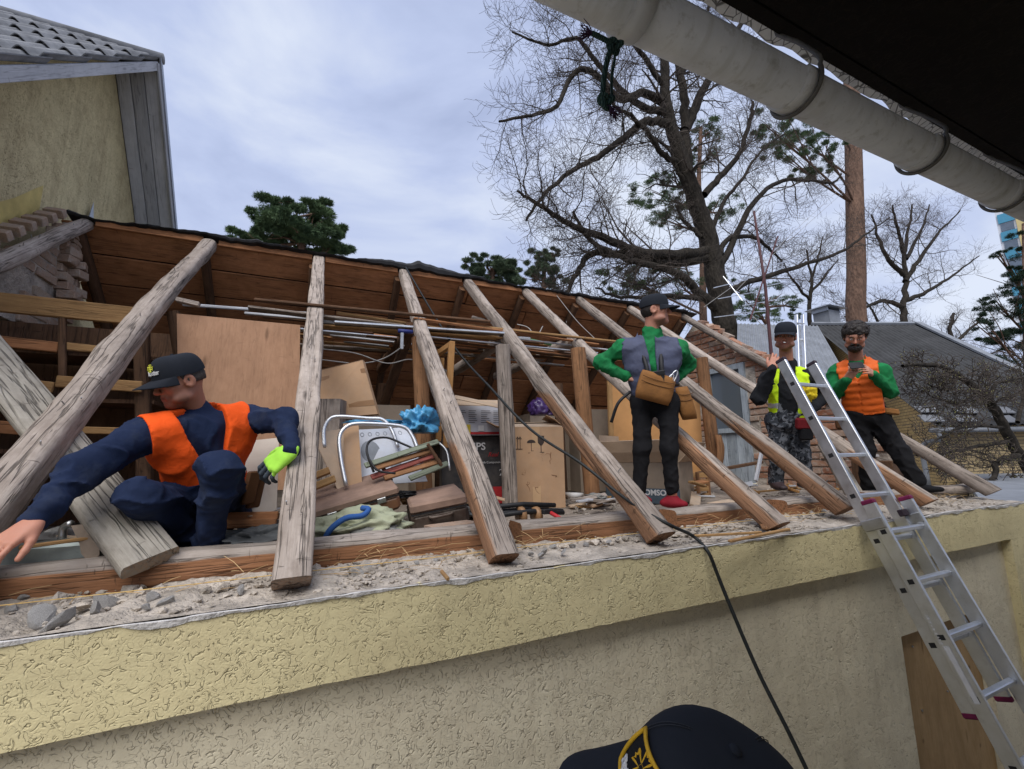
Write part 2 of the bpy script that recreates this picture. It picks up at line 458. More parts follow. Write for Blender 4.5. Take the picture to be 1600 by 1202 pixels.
M = {}
M['wood_grey'] = m_wood('weathered_grey_timber', (.45, .385, .335), (.19, .152, .125), (.30, .165, .095), bump=.8, crack=.6)
M['wood_sill'] = m_wood('sill_timber', (.43, .38, .34), (.22, .18, .15), (.28, .135, .068), bump=.6)
M['wood_loose'] = m_wood('loose_grey_timber', (.40, .37, .32), (.20, .175, .145), (.33, .2, .11), bump=.8)
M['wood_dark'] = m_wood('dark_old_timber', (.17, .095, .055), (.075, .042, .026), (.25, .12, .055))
M['wood_board'] = m_wood('roof_board', (.50, .235, .11), (.27, .12, .055), (.36, .17, .075), crack=.5)
M['wood_ochre'] = m_wood('ochre_board', (.47, .285, .125), (.29, .16, .07), (.45, .26, .12), crack=.3)
M['wood_post'] = m_wood('brown_post', (.34, .175, .085), (.17, .085, .042), (.36, .17, .075))
M['wood_new'] = m_wood('new_yellow_wood', (.55, .30, .115), (.40, .2, .075), (.5, .28, .12), crack=.1, bump=.2)
M['stucco'] = m_stucco('yellow_scratched_stucco', (.74, .67, .50), (.56, .48, .35), .30, .5)
M['stucco_band'] = m_stucco('yellow_band_stucco', (.72, .63, .37), (.56, .46, .27), .32, .4)
M['stucco_house'] = m_stucco('house_stucco', (.62, .53, .31), (.36, .28, .16), .55, .75)
M['yellow_paint'] = m_plain('fresh_yellow_plaster', (.58, .46, .17), .9, 0, .2, 6, .5, 40)
M['mortar'] = m_plain('broken_mortar', (.42, .37, .315), .95, 0, .4, 9, .9, 45, bdist=.02)
M['plaster_edge'] = m_plain('plaster_skim_edge', (.56, .54, .52), .95, 0, .3, 20, .9, 45, bdist=.01)
M['plaster_white'] = m_plain('white_plaster_skim', (.66, .65, .64), .9, 0, .18, 14, .5, 60)
M['felt'] = m_plain('black_roofing_felt', (.022, .022, .024), .75, 0, .4, 12, .6, 60)
M['brick'] = m_brick('old_red_brick', [(.34, .15, .085), (.40, .21, .13), (.36, .27, .21), (.28, .12, .07)])
M['brick_pale'] = m_brick('pale_brick', [(.44, .33, .25), (.38, .26, .19), (.47, .38, .30)])
M['white_board'] = m_wood('grey_painted_board', (.56, .57, .60), (.42, .43, .46), (.5, .5, .52), crack=.35, bump=.2)
M['blue_grey_paint'] = m_wood('worn_blue_grey_paint', (.47, .53, .58), (.31, .36, .41), (.35, .3, .25), crack=.5, bump=.35)
M['plywood'] = m_wood('thin_plywood', (.46, .27, .165), (.33, .185, .11), (.45, .27, .17), crack=.15, grain=.45, bump=.12)
M['osb'] = m_wood('construction_plywood', (.56, .38, .20), (.38, .245, .115), (.4, .22, .1), crack=.1, grain=.5, bump=.15, spots=7)
M['fibreboard'] = m_plain('ochre_fibreboard', (.47, .245, .095), .8, 0, .14, 4, .08, 60)
M['cardboard'] = m_plain('brown_cardboard', (.44, .275, .16), .85, 0, .12, 7, .12, 50, dust=.6)
M['cardboard_pale'] = m_plain('dusty_cardboard', (.50, .37, .26), .88, 0, .14, 7, .15, 50, dust=.6)
M['tape'] = m_plain('brown_parcel_tape', (.27, .15, .075), .4, 0, .1, 6, .05, 50)
M['ink'] = m_plain('black_print', (.05, .035, .03), .8, 0, .2, 30, .02, 60)
M['black'] = m_plain('black_plastic', (.018, .018, .02), .55, 0, .3, 20, .1, 60)
M['alu'] = m_metal('brushed_aluminium', (.66, .68, .71), .42, .08, .15)
M['steel'] = m_metal('dull_steel', (.45, .46, .47), .42, .15, .3)
M['galv'] = m_metal('galvanised_sheet', (.42, .45, .5), .5, .12, .25)
M['purple_cap'] = m_plain('maroon_plastic', (.16, .012, .06), .5, 0, .15, 20, .05, 60)
M['glass_dark'] = None
s = NT('window_glass'); s.b.inputs['Roughness'].default_value = .06; s.b.inputs['Base Color'].default_value = (.16, .19, .22, 1)
s.b.inputs['Transmission Weight'].default_value = .35; s.b.inputs['Specular IOR Level'].default_value = .6
M['glass'] = s.m
# ------------------------------------------------------------------ setting: ground
GZ = -2.35
s = NT('yard_earth'); c = s.co(); n1 = s.noise(c, 1.2, 6, .6); n2 = s.noise(c, 30, 4, .6)
M['earth'] = s.done(s.mix(s.ramp(n1, [(.35, 0), (.65, 1)]), (.20, .18, .15), (.36, .33, .28)), .95, s.bump(n2, .6, .03), 0, .1)
o = mesh('ground', [(-150, -60, GZ), (400, -60, GZ), (400, 400, GZ), (-150, 400, GZ)], [(0, 1, 2, 3)], M['earth'])
props(o, kind='structure')

# ------------------------------------------------------------------ the outbuilding
ZT = -0.445                      # top of the wall
FLOOR = -0.42
bld = thing('outbuilding', (1.5, 3.2, GZ), 'low yellow stucco outbuilding with its front roof slope stripped to bare rafters', 'building')
XL, XE = -4.2, 5.33
pw0 = P(1405, 985, Y=1.665); pw1 = P(1528, 962, Y=1.665)
hx0, hx1, hz1 = pw0[0], pw1[0] + .03, (pw0[2] + pw1[2]) / 2
hz0 = -2.2
XP = P(1580, 842, Y=1.6)[0]
# wall with its window opening
xs = [XL, hx0, hx1, XP]; zs = [GZ, hz0, hz1, -0.70]
v = [(x, 1.66, z) for z in zs for x in xs]; f = []
for j in range(3):
    for i in range(3):
        if i == 1 and j == 1: continue
        f.append((j * 4 + i, j * 4 + i + 1, (j + 1) * 4 + i + 1, (j + 1) * 4 + i))
b0 = len(v); v += [(hx0, 1.74, hz0), (hx1, 1.74, hz0), (hx1, 1.74, hz1), (hx0, 1.74, hz1)]
q = [5, 6, 10, 9]
f += [(q[k], q[(k + 1) % 4], b0 + (k + 1) % 4, b0 + k) for k in range(4)]
mesh('wall', v, f, M['stucco'], bld)
mb = MB(); mb.box((XP, 1.602, GZ), (XE, 1.9, -0.702)); mb.build('pilaster', M['stucco_band'], bld)
# band with a broken upper edge
n = 420; xx = np.linspace(XL, XE, n)
top = ZT - .006 + .007 * vnoise(np.stack([xx * 9, xx * 0, xx * 0], 1), 3) - .006 * np.maximum(0, vnoise(np.stack([xx * 40, xx * 0, xx * 0], 1), 5))
wob = .0025 * vnoise(np.stack([xx * 5, xx * 0, xx * 0], 1), 8)
botw = -0.70 + .003 * vnoise(np.stack([xx * 30, xx * 0, xx * 0], 1), 18)
v = np.concatenate([np.stack([xx, 1.66 + 0 * xx, botw + .001], 1), np.stack([xx, 1.602 + wob, botw], 1), np.stack([xx, 1.602 + wob, top - .1], 1),
                    np.stack([xx, 1.602 + wob, top], 1), np.stack([xx, 1.63 + 0 * xx, top + .001], 1)])
f = [(k * n + i, k * n + i + 1, (k + 1) * n + i + 1, (k + 1) * n + i) for k in range(4) for i in range(n - 1)]
f += [(k * n + n - 1, k * n + n - 1 + n, (k + 1) * n + n - 1) for k in range(0)]
v = np.concatenate([v, [(XE, 1.602, -.70), (XE, 2.2, -.70), (XE, 2.2, ZT - .01), (XE, 1.602, ZT - .012)]])
k = 5 * n; f.append((k, k + 1, k + 2, k + 3))
mesh('cornice_band', v, f, M['stucco_band'], bld)
# thin white skim left on the broken edge
y0 = 1.6 + .003 * vnoise(np.stack([xx * 16, xx * 0, xx * 0], 1), 31)
dep = np.clip(.003 + .007 * vnoise(np.stack([xx * 6.5, xx * 0, xx * 0], 1), 33) + .006 * vnoise(np.stack([xx * 50, xx * 0, xx * 0], 1), 37), .0008, .05)
zt = ZT + .0005 + .004 * vnoise(np.stack([xx * 21, xx * 0, xx * 0], 1), 34)
v = np.concatenate([np.stack([xx, y0 - .001, top - dep * .6], 1), np.stack([xx, y0 - .003, zt], 1), np.stack([xx, y0 + .004 + dep * .8, zt + .001], 1), np.stack([xx, y0 + .05, zt - .01], 1)])
f = [(k * n + i, k * n + i + 1, (k + 1) * n + i + 1, (k + 1) * n + i) for k in range(3) for i in range(n - 1)]
mesh('plaster_edge', v, f, M['plaster_edge'], bld)
# crumbling mortar bed on the wall head
nx, ny = 480, 22
X_, Y_ = np.meshgrid(np.linspace(XL, XE, nx), np.linspace(1.606, 2.12, ny), indexing='ij')
q = np.stack([X_.ravel(), Y_.ravel(), 0 * X_.ravel()], 1)
hz = .010 * vnoise(q * 9, 2) + .007 * vnoise(q * 31, 3) + .004 * vnoise(q * 83, 4)
edge = np.clip((q[:, 1] - 1.606) / .05, 0, 1)
q[:, 2] = ZT + .004 + hz * edge + .010 * np.clip((q[:, 1] - 1.7) / .25, 0, 1)
f = [(i * ny + j, (i + 1) * ny + j, (i + 1) * ny + j + 1, i * ny + j + 1) for i in range(nx - 1) for j in range(ny - 1)]
mesh('wall_head', q, f, M['mortar'], bld, smooth=True)
# attic floor: earth and debris
nx, ny = 150, 100
X_, Y_ = np.meshgrid(np.linspace(-2.09, 5.2, nx), np.linspace(2.02, 7.6, ny), indexing='ij')
q = np.stack([X_.ravel(), Y_.ravel(), 0 * X_.ravel()], 1)
q[:, 2] = FLOOR + .012 * vnoise(q * 6, 12) + .008 * vnoise(q * 21, 13)
f = [(i * ny + j, (i + 1) * ny + j, (i + 1) * ny + j + 1, i * ny + j + 1) for i in range(nx - 1) for j in range(ny - 1)]
M['attic_dirt'] = m_plain('attic_dirt', (.27, .225, .185), .95, 0, .35, 8, .8, 40)
mesh('attic_floor', q, f, M['attic_dirt'], bld, smooth=True)
mb = MB(); mb.box((XL, 7.6, GZ), (XE, 7.8, -.35)); mb.build('rear_wall', M['stucco'], bld)
mb = MB(); mb.box((5.03, 2.2, GZ), (5.25, 7.6, -.45)); mb.build('end_wall', M['stucco'], bld)
# boarded window
po = plank('plywood_panel', ((hx0 + hx1) / 2, 1.715, hz0), ((hx0 + hx1) / 2, 1.715, hz1 - .012), hx1 - hx0 - .02, .018, M['osb'], bld, up=(0, -1, 0), bev=.002)
po['label'] = 'stained plywood sheet boarding up the window'
for (px, py) in ((1425, 1010), (1500, 990), (1440, 1110), (1480, 1080), (1520, 1060)):
    c = P(px, py, Y=1.704); mb = MB(); mb.tube([c, c + V(0, -.006, 0)], .006, 7); mb.build('screw', M['steel'], po)

# rafters --------------------------------------------------------------
def fresh_side(seed, side=-1, reach=.36, amt=1.0):
    def fn(q, L):
        t = q[:, 2] / L
        n_ = vnoise(q * V(9, 9, 3), seed + 50) * .5
        face = np.clip((-side * q[:, 0] - .0) / .05 - .15 + .5 * np.clip(-q[:, 1] / .05, -1, 1) * .6, 0, 1)
        along = np.clip((reach - t) / .07 + n_, 0, 1)
        return np.clip(face * along * amt, 0, 1)
    return fn
def top_pt(px, py): return PR(px, py)
RAF = [  # bottom pixel, top pixel, width, height, section, side of raw wood, reach
    ((-40, 428), (138, 350), .115, .115, 2.2, -1, .0),
    ((-150, 958), (327, 384), .128, .125, 3.2, -1, .0),
    ((453, 912), (498, 408), .122, .115, 7.0, -1, .0),
    ((786, 874), (630, 428), .112, .115, 4.5, -1, .2),
    ((1030, 842), (730, 444), .108, .125, 3.6, -1, .42),
    ((1215, 824), (820, 456), .112, .118, 2.5, -1, .25),
    ((1322, 798), (903, 469), .110, .120, 2.4, -1, .33),
    ((1452, 786), (986, 484), .105, .110, 2.4, -1, .2),
    ((1553, 770), (1066, 494), .105, .105, 2.2, -1, .0)]
RX = []
for i, (b, t, wd, ht, sq, side, reach) in enumerate(RAF):
    p1 = PR(*t); p0 = PR(*b)
    if i == 0: p0 = PR(*b)
    RX.append((p0, p1))
    d = nrm(p1 - p0)
    # plumb cut at the foot: shear the end ring so that its face is nearly upright
    beam('rafter', p0, p1 + d * .03, wd, ht, M['wood_grey'], bld, sq=sq, jit=.095 if sq < 4 else .065, rings=48, seg=36, seed=i * 7 + 3, cracks=5,
         up=(0, -.63, .77), taper=.12, bend=(.0, .02, -.012, .014, -.016, .02, -.018, .015, .01)[i], fresh=fresh_side(i, side, reach) if reach else None, cut0=(0, -.35 if i > 1 else 0))
    rn = random.Random(i)
    for k in range(7):
        t_ = rn.uniform(.05, .95); c_ = p0 + (p1 - p0) * t_ + nrm(V(0, -.63, .77)) * ht * .46 * (1 - .12 * t_) + V(rn.uniform(-.3, .3) * wd, 0, 0)
        mb = MB(); mb.tube([c_, c_ + nrm(V(rn.uniform(-.4, .4), -.63, .77)) * rn.uniform(.008, .035)], .0028, 5); mb.build('nail', M['steel'], bld)
rz = RX[4][1][2]; ry = RX[4][1][1]     # ridge
# small seat blocks and wedges on the rafters
for (px, py, sz) in ((290, 470, .05), (745, 497, .035), (1075, 690, .03)):
    c = PR(px, py, .02)
    plank('cleat', c - V(.05, 0, 0), c + V(.08, 0, -.02), sz, .03, M['wood_grey'], bld, seed=px)

# sill beams on the wall head ------------------------------------------
def sill_fresh(q, L):
    return np.clip((q[:, 0] * SGN) / .03, 0, 1) * np.clip((.052 - q[:, 1]) / .025, 0, 1)
SGN = 1
sills = [((-300, 968), (440, 898)), ((482, 893), (757, 862)), ((805, 855), (1000, 832)), ((1043, 828), (1168, 812)), ((1215, 806), (1310, 790)), ((1345, 786), (1440, 777))]
for i, (a, b) in enumerate(sills):
    z0 = ZT + .045
    p0 = P(*a, Y=2.04); p1 = P(*b, Y=2.04)
    p0[2] = p1[2] = z0; 
    M0 = axis_mw(p0, p1)
    SGN = 1 if M0[1][0] < 0 else -1           # raw sawn face towards the yard
    beam('sill_beam', p0, p1, .15, .135, M['wood_sill'], bld, sq=9, jit=.05, rings=30, seg=32, seed=i * 5 + 2, fresh=sill_fresh, cracks=3)

# rear slope: rafters and wide boards seen from inside ---------------------
for i, (p0, p1) in enumerate(RX):
    a = V(p1[0] - .05, ry + .02, rz - .05); b = V(p1[0] - .05, 7.55, rz - .05 - RPITCH * (7.53 - ry))
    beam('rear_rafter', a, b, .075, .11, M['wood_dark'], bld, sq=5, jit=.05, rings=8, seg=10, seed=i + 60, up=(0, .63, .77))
rs = random.Random(4)
dn = nrm(V(0, 1, -RPITCH)); nr = nrm(V(0, RPITCH, 1))
s0 = .03; row = 0
while s0 < 3.6:
    wd = rs.choice((.25, .28, .3, .23))
    x = -2.0
    while x < 5.0:
        L = rs.uniform(1.5, 3.1); x1 = min(x + L, 5.02)
        if 5.02 - x1 < .5: x1 = 5.02
        c = V(0, ry, rz + .045) + dn * (s0 + wd / 2) + nr * rs.uniform(-.006, .006)
        plank('roof_board', V(x + .004, 0, 0) + c, V(x1 - .004, 0, 0) + c, wd - rs.uniform(.008, .02), .022, M['wood_board'], bld, up=nr, warp=.004, seed=rs.randint(0, 9999))
        x = x1
    s0 += wd; row += 1
# ridge boards butting the rafter heads
for i in range(8):
    a, b = RX[i][1], RX[i + 1][1]
    x0, x1 = a[0] + .06, b[0] - .06
    zz = rz + .035
    plank('ridge_board', V(x0 if i else x0 - .0, ry + .015, zz), V(x1, ry + .015, zz + rs.uniform(-.008, .008)), .06, .03, M['wood_board'], bld, up=(0, -1, 0), warp=.004, seed=i)
# roofing felt over the ridge, ragged
n = 300; xx = np.linspace(-1.95, 5.12, n); k9 = lambda sc, sd: vnoise(np.stack([xx * sc, xx * 0, xx * 0], 1), sd)
lump = .06 * np.exp(-((xx - 1.0) / .42) ** 2) * (1 + .3 * k9(6, 3))
lowz = rz + .062 + .012 * k9(7, 1) + .006 * k9(30, 2)
hiz = lowz + np.clip(.028 + .012 * k9(5, 4) + .008 * k9(25, 7) + lump, .012, .2)
yy0 = ry - .045 + .02 * k9(8, 5)
yy1 = ry + .5 + 0 * xx
v = np.concatenate([np.stack([xx, yy0, lowz], 1), np.stack([xx, yy0 - .008, (lowz + hiz) / 2], 1), np.stack([xx, yy0 + .02, hiz], 1), np.stack([xx, ry + .12 + .02 * k9(11, 8), hiz - .02], 1), np.stack([xx, yy1, rz + .085 - RPITCH * .5 + 0 * xx], 1), np.stack([xx, yy1 + .001, rz + .066 - RPITCH * .5 + 0 * xx], 1), np.stack([xx, ry + .1 + 0 * xx, lowz - .03], 1)])
f = [(k * n + i, k * n + i + 1, ((k + 1) % 7) * n + i + 1, ((k + 1) % 7) * n + i) for k in range(7) for i in range(n - 1)]
mesh('roofing_felt', v, f, M['felt'], bld, smooth=False)
mb = MB(); mb.obox(V(1.5, ry + 1.75, rz + .085 - RPITCH * 1.75 + .012), V(3.5, 0, 0), dn * 1.6, nr * .006); mb.build('rear_felt', M['felt'], bld)

# posts, ties and braces inside
def post(a, b, wd, mat='wood_post', sq=4, name='post', seed=0, ht=None, jit=.06, **kw):
    return beam(name, a, b, wd, ht or wd, M[mat], bld, sq=sq, jit=jit, rings=14, seg=12, seed=seed, up=(0, 1, 0), **kw)
post(V(.80, 3.34, FLOOR), P(655, 528, Y=3.34), .115, sq=3.2, seed=5)
post(P(797, 800, Y=2.99), P(786, 540, Y=2.99), .098, 'wood_grey', 6, seed=6)
post(P(927, 792, Y=3.0), P(903, 545, Y=3.02), .115, sq=2.6, seed=7)
post(P(1120, 748, Y=3.25), P(1096, 560, Y=3.3), .12, sq=2.4, seed=8)
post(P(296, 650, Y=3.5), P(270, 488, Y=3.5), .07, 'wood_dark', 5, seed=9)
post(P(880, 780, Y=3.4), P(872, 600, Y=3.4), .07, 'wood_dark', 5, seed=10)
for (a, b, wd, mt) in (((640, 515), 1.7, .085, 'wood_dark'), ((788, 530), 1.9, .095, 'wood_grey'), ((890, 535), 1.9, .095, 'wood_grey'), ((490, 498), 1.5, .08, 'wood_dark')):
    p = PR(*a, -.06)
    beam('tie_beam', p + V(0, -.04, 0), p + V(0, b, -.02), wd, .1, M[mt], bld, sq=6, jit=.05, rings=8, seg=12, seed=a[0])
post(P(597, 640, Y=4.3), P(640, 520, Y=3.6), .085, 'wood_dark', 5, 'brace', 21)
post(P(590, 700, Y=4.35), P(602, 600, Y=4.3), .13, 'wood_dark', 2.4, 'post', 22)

# shelving and panel at the gable end near the house
def hboard(name, a, b, wpx, Y, mat, th=.03, seed=0):
    p0 = P(*a, Y=Y); p1 = P(*b, Y=Y); w_ = wpx / FPX * (BASIS[:, 2] @ p0)
    return plank(name, p0, p1, w_, th, M[mat], bld, up=(0, -1, 0), warp=.003, seed=seed)
hboard('header_board', (-110, 461), (226, 497), 32, 3.50, 'wood_ochre', .035, 1)
hboard('shelf_board', (-60, 526), (92, 543), 17, 3.52, 'wood_board', .025, 2)
hboard('shelf_board', (103, 541), (195, 552), 12, 3.52, 'wood_ochre', .025, 3)
hboard('shelf_board', (38, 600), (84, 606), 17, 3.46, 'wood_ochre', .025, 4)
hboard('shelf_board', (88, 597), (222, 605), 18, 3.46, 'wood_ochre', .025, 5)
hboard('shelf_board', (-70, 662), (60, 672), 20, 3.46, 'wood_board', .025, 6)
hboard('shelf_board', (120, 672), (186, 675), 11, 3.46, 'wood_ochre', .025, 7)
for Z_, n_ in ((.66, 2), (.37, 3), (.06, 4), (-.2, 5)):
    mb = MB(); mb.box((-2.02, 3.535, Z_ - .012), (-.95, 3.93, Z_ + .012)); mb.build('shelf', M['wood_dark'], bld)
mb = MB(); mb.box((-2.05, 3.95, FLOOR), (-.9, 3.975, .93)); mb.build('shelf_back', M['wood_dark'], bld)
post(P(98, 720, Y=3.505), P(98, 492, Y=3.505), .035, 'wood_dark', 6, 'shelf_upright', 31)
post(P(226, 760, Y=3.52), P(222, 500, Y=3.52), .08, 'wood_dark', 6, 'shelf_upright', 32)

# ------------------------------------------------------------------ brickwork
def brick_mesh(L, W, H, seed):
    v, f = chbox(.006, L / 2, W / 2, H / 2); rr = np.random.RandomState(seed)
    v = v + rr.normal(size=v.shape) * .0022
    k = rr.randint(8); sel = ((np.sign(v) == [(1 if k & 1 else -1), (1 if k & 2 else -1), (1 if k & 4 else -1)]).all(1))
    v[sel] *= rr.uniform(.84, .97)                      # one knocked-off corner
    me = bpy.data.meshes.new('brick'); me.from_pydata(v.tolist(), [], f); me.update(); return me
def brick_set(mat, dims=(.25, .12, .066)):
    out = []
    for k in range(6):
        me = brick_mesh(*dims, 70 + k); me.materials.append(M[mat]); out.append(me)
    return out
BR = brick_set('brick'); BRH = brick_set('brick', (.12, .12, .066)); BP = brick_set('brick_pale'); BPH = brick_set('brick_pale', (.12, .12, .066))
def put_brick(me, c, yaw, parent, tilt=(0, 0), sx=1.0, name='brick'):
    o = bpy.data.objects.new(name, me); COL.objects.link(o)
    mw = Matrix.Translation(Vector([float(t) for t in c])) @ Matrix.Rotation(yaw, 4, 'Z') @ Matrix.Rotation(tilt[0], 4, 'X') @ Matrix.Rotation(tilt[1], 4, 'Y') @ Matrix.Diagonal((sx, 1, 1, 1))
    o.matrix_basis = mw; WM[o.name] = mw.copy()
    if parent is not None: attach(o, parent)
    return o
# right gable: mortar core with bricks standing proud
XG = 5.06
gy0, gy1 = 2.35, 6.0
core = [(gy0, -.42)] + [(y, ZR(y) - .09 + .02 * math.sin(y * 9)) for y in np.linspace(gy0, ry, 16)] + [(gy1, ZR(ry) - .12), (gy1, -.42)]
WY0, WY1, WZ0, WZ1 = 3.80, 4.42, -.40, 1.14           # frame opening
v = []; f = []
def prism(poly, x0, x1):
    k = len(poly); return [(x0, y, z) for y, z in poly] + [(x1, y, z) for y, z in poly], [tuple(range(k))[::-1], tuple(range(k, 2 * k))] + [(i, (i + 1) % k, k + (i + 1) % k, k + i) for i in range(k)]
left = [(y, z) for y, z in core if y <= WY0] ; left = left[:-1] if left[-1][1] < -.4 and len(left) > 2 and left[-1][0] > gy0 else left
pl = [(gy0, -.42)] + [(y, ZR(y) - .09) for y in np.linspace(gy0, WY0, 8)] + [(WY0, -.42)]
pm = [(WY0, WZ1)] + [(WY0, ZR(WY0) - .09), (WY1, ZR(WY1) - .09)] + [(WY1, WZ1)]
pr = [(WY1, -.42), (WY1, ZR(WY1) - .09), (ry, ZR(ry) - .1), (7.4, ZR(ry) - .15 - RPITCH * (7.4 - ry)), (7.4, -.42)]
mb = MB()
for p in (pl, pm, pr):
    vv, ff = prism(p, XG + .012, XG + .108); mb.add(vv, ff)
gab = mb.build('brick_gable', M['mortar'], bld)
rs = random.Random(8); nb = 0
z = -.38; r_ = 0
while z < 2.0:
    y = gy0 + (.0 if r_ % 2 else -.13)
    while y < gy1:
        half = rs.random() < .12
        L = .12 if half else .25
        y0, y1 = y, y + L
        yc = (y0 + y1) / 2
        ok = z < (ZR(min(yc, ry + .05)) if yc < ry else ZR(ry) - .14 - RPITCH * (yc - ry)) - .045 + rs.uniform(-.05, .05) and y0 > gy0 - .05
        inwin = (y1 > WY0 + .02 and y0 < WY1 - .02 and WZ0 - .02 < z < WZ1 + .03)
        if ok and not inwin:
            put_brick(rs.choice(BRH if half else BR), V(XG + .055 + rs.uniform(-.008, .008), yc, z), math.pi / 2 + rs.uniform(-.015, .015), gab, (rs.uniform(-.02, .02), rs.uniform(-.015, .015))); nb += 1
        y = y1 + .013
    z += .078; r_ += 1
# loose bricks along the broken verge
for k in range(16):
    y = 2.5 + k * .135
    put_brick(rs.choice(BRH + BR), V(XG + .1 + rs.uniform(0, .07), y, ZR(y) + rs.uniform(-.03, .035)), math.pi / 2 + rs.uniform(-.5, .5), gab, (rs.uniform(-.3, .3), rs.uniform(-.7, -.3)))
# frame standing in the gable
win = MB()
for (a, b) in (((XG - .02, WY0, WZ0), (XG + .06, WY0 + .075, WZ1)), ((XG - .02, WY1 - .075, WZ0), (XG + .06, WY1, WZ1)), ((XG - .018, WY0 + .075, WZ1 - .07), (XG + .058, WY1 - .075, WZ1)), ((XG - .018, WY0 + .075, .24), (XG + .058, WY1 - .075, .30))):
    win.box(a, b)
wf = win.build('window_frame', M['blue_grey_paint'], bld)
mb = MB(); mb.box((XG + .02, WY0 + .075, .30), (XG + .026, WY1 - .075, WZ1 - .07)); mb.build('pane', M['glass'], wf)
for k in range(3):
    yb = WY0 + .077 + k * .157
    plank('panel_board', (XG + .03, yb + .077, WZ0), (XG + .03, yb + .077, .24), .152, .02, M['blue_grey_paint'], wf, up=(-1, 0, 0), seed=k)
# left gable against the neighbouring house
XB = -1.90
lg = MB(); vv, ff = prism([(3.55, .95)] + [(y, ZR(y) - .07) for y in np.linspace(3.55, 4.7, 8)] + [(4.74, ZR(4.7) - .07), (4.74, .95)], XB - .12, XB - .012); lg.add(vv, ff)
lgab = lg.build('brick_gable', M['mortar'], bld)
z = 1.0; r_ = 0
while z < 2.0:
    y = 3.4 + (.0 if r_ % 2 else .13)
    while y < 4.72:
        y1 = min(y + .25, 4.75)
        hole = (z < 1.34 and (y + y1) / 2 < 4.05 + (z - 1.0) * .3)
        if z < ZR((y + y1) / 2) - .07 and y1 - y > .08 and not hole:
            put_brick(rs.choice(BP if y1 - y > .2 else BPH), V(XB - .05 + rs.uniform(-.028, .028), (y + y1) / 2, z), math.pi / 2 + rs.uniform(-.05, .05), lgab, (rs.uniform(-.05, .05), rs.uniform(-.03, .03))); nb += 1
        y = y1 + .012
    z += .078; r_ += 1
for z in np.arange(1.30, 1.86, .074):                   # broken end of the wall: bricks set back at random
    for y in (4.62, 4.50):
        put_brick(rs.choice(BPH), V(XB + .03 + rs.uniform(-.05, .05) - .12 * (z - 1.3), y + rs.uniform(-.02, .02), z), rs.uniform(-.25, .25), lgab, (rs.uniform(-.06, .06), rs.uniform(-.05, .05)))
for k in range(13):                                    # headers stepping along the verge
    y = 3.1 + k * .118
    put_brick(rs.choice(BPH), V(XB - .1, y, ZR(y) + .09), math.pi / 2, lgab, (0, -.68 + rs.uniform(-.05, .05)), sx=.62)
print('bricks', nb)

# ------------------------------------------------------------------ the neighbouring house (gable end)
XW, XR = -2.10, -1.73
K = XR / -2.2
pk = P(247, 97, X=XR); e0 = P(0, 104, X=XR); e1 = P(272, 362, X=XR)
sl = (pk[2] - e0[2]) / (pk[1] - e0[1])               # near rake
sl2 = (pk[2] - e1[2]) / (e1[1] - pk[1])
hs = thing('gable_house', (-4.5, pk[1], GZ), 'pale yellow stucco gable house with grey corrugated roof beside the stripped attic', 'house')
ya, yb = 0.2, 10.2
py_, pz_ = pk[1], pk[2] - .1
poly = [(ya, GZ), (ya, pz_ - sl * (py_ - ya)), (py_, pz_), (yb, pz_ - sl2 * (yb - py_)), (yb, GZ)]
vv, ff = prism(poly, -9.0, XW); mesh('wall', vv, ff, M['stucco_house'], hs)
# strip of brighter plaster along the old junction
ys = np.linspace(2.6, 4.52, 20)
zl = np.array([ZR(y) + .08 for y in ys]); up_ = .20 + .02 * vnoise(np.stack([ys * 6, ys * 0, ys * 0], 1), 4)
v = np.concatenate([np.stack([0 * ys + XW + .004, ys, zl], 1), np.stack([0 * ys + XW + .004, ys, zl + up_], 1)]); n = len(ys)
mesh('plaster_strip', v, [(i, i + 1, n + i + 1, n + i) for i in range(n - 1)], M['yellow_paint'], hs)
fl = P(142, 330, X=XW + .02)
mb = MB(); mb.add([fl + V(0, -.05, -.12), fl + V(0, .06, -.12), fl + V(.01, .0, .1), fl + V(.012, -.05, -.12) , fl + V(.012, .06, -.12)], [(0, 1, 2), (4, 3, 2), (0, 2, 3), (1, 4, 2), (0, 3, 4, 1)]); mb.build('flashing', M['galv'], hs)
# near rake fascia, far soffit boards and bargeboard
dn1 = nrm(V(0, -1, -sl)); dn2 = nrm(V(0, 1, -sl2)); up1 = nrm(V(0, -sl, 1)); up2 = nrm(V(0, sl2, 1))
plank('fascia_board', V(XR, pk[1], pk[2] - .05), V(XR, pk[1], pk[2] - .05) + dn1 * 5.5, .085, .022, M['white_board'], hs, up=(1, 0, 0))
bw = (XR - XW) / 3
for k in range(3):
    x = XW + bw * (k + .5)
    plank('soffit_board', V(x, py_ + .02, pz_ - .005), V(x, py_ + .02, pz_ - .005) + dn2 * 5, bw - .006, .018, M['white_board'], hs, up=up2, seed=k)
plank('bargeboard', V(XR + .012, pk[1] - .02, pk[2] - .03), V(XR + .012, pk[1] - .02, pk[2] - .03) + dn2 * 5.2, .12, .02, M['white_board'], hs, up=(1, 0, 0))
mb = MB(); mb.obox(V(XR + .028, pk[1] - .02, pk[2] + .02) + dn2 * 2.6, dn2 * 2.62, up2 * .03, V(.008, 0, 0)); mb.build('verge_trim', M['galv'], hs)
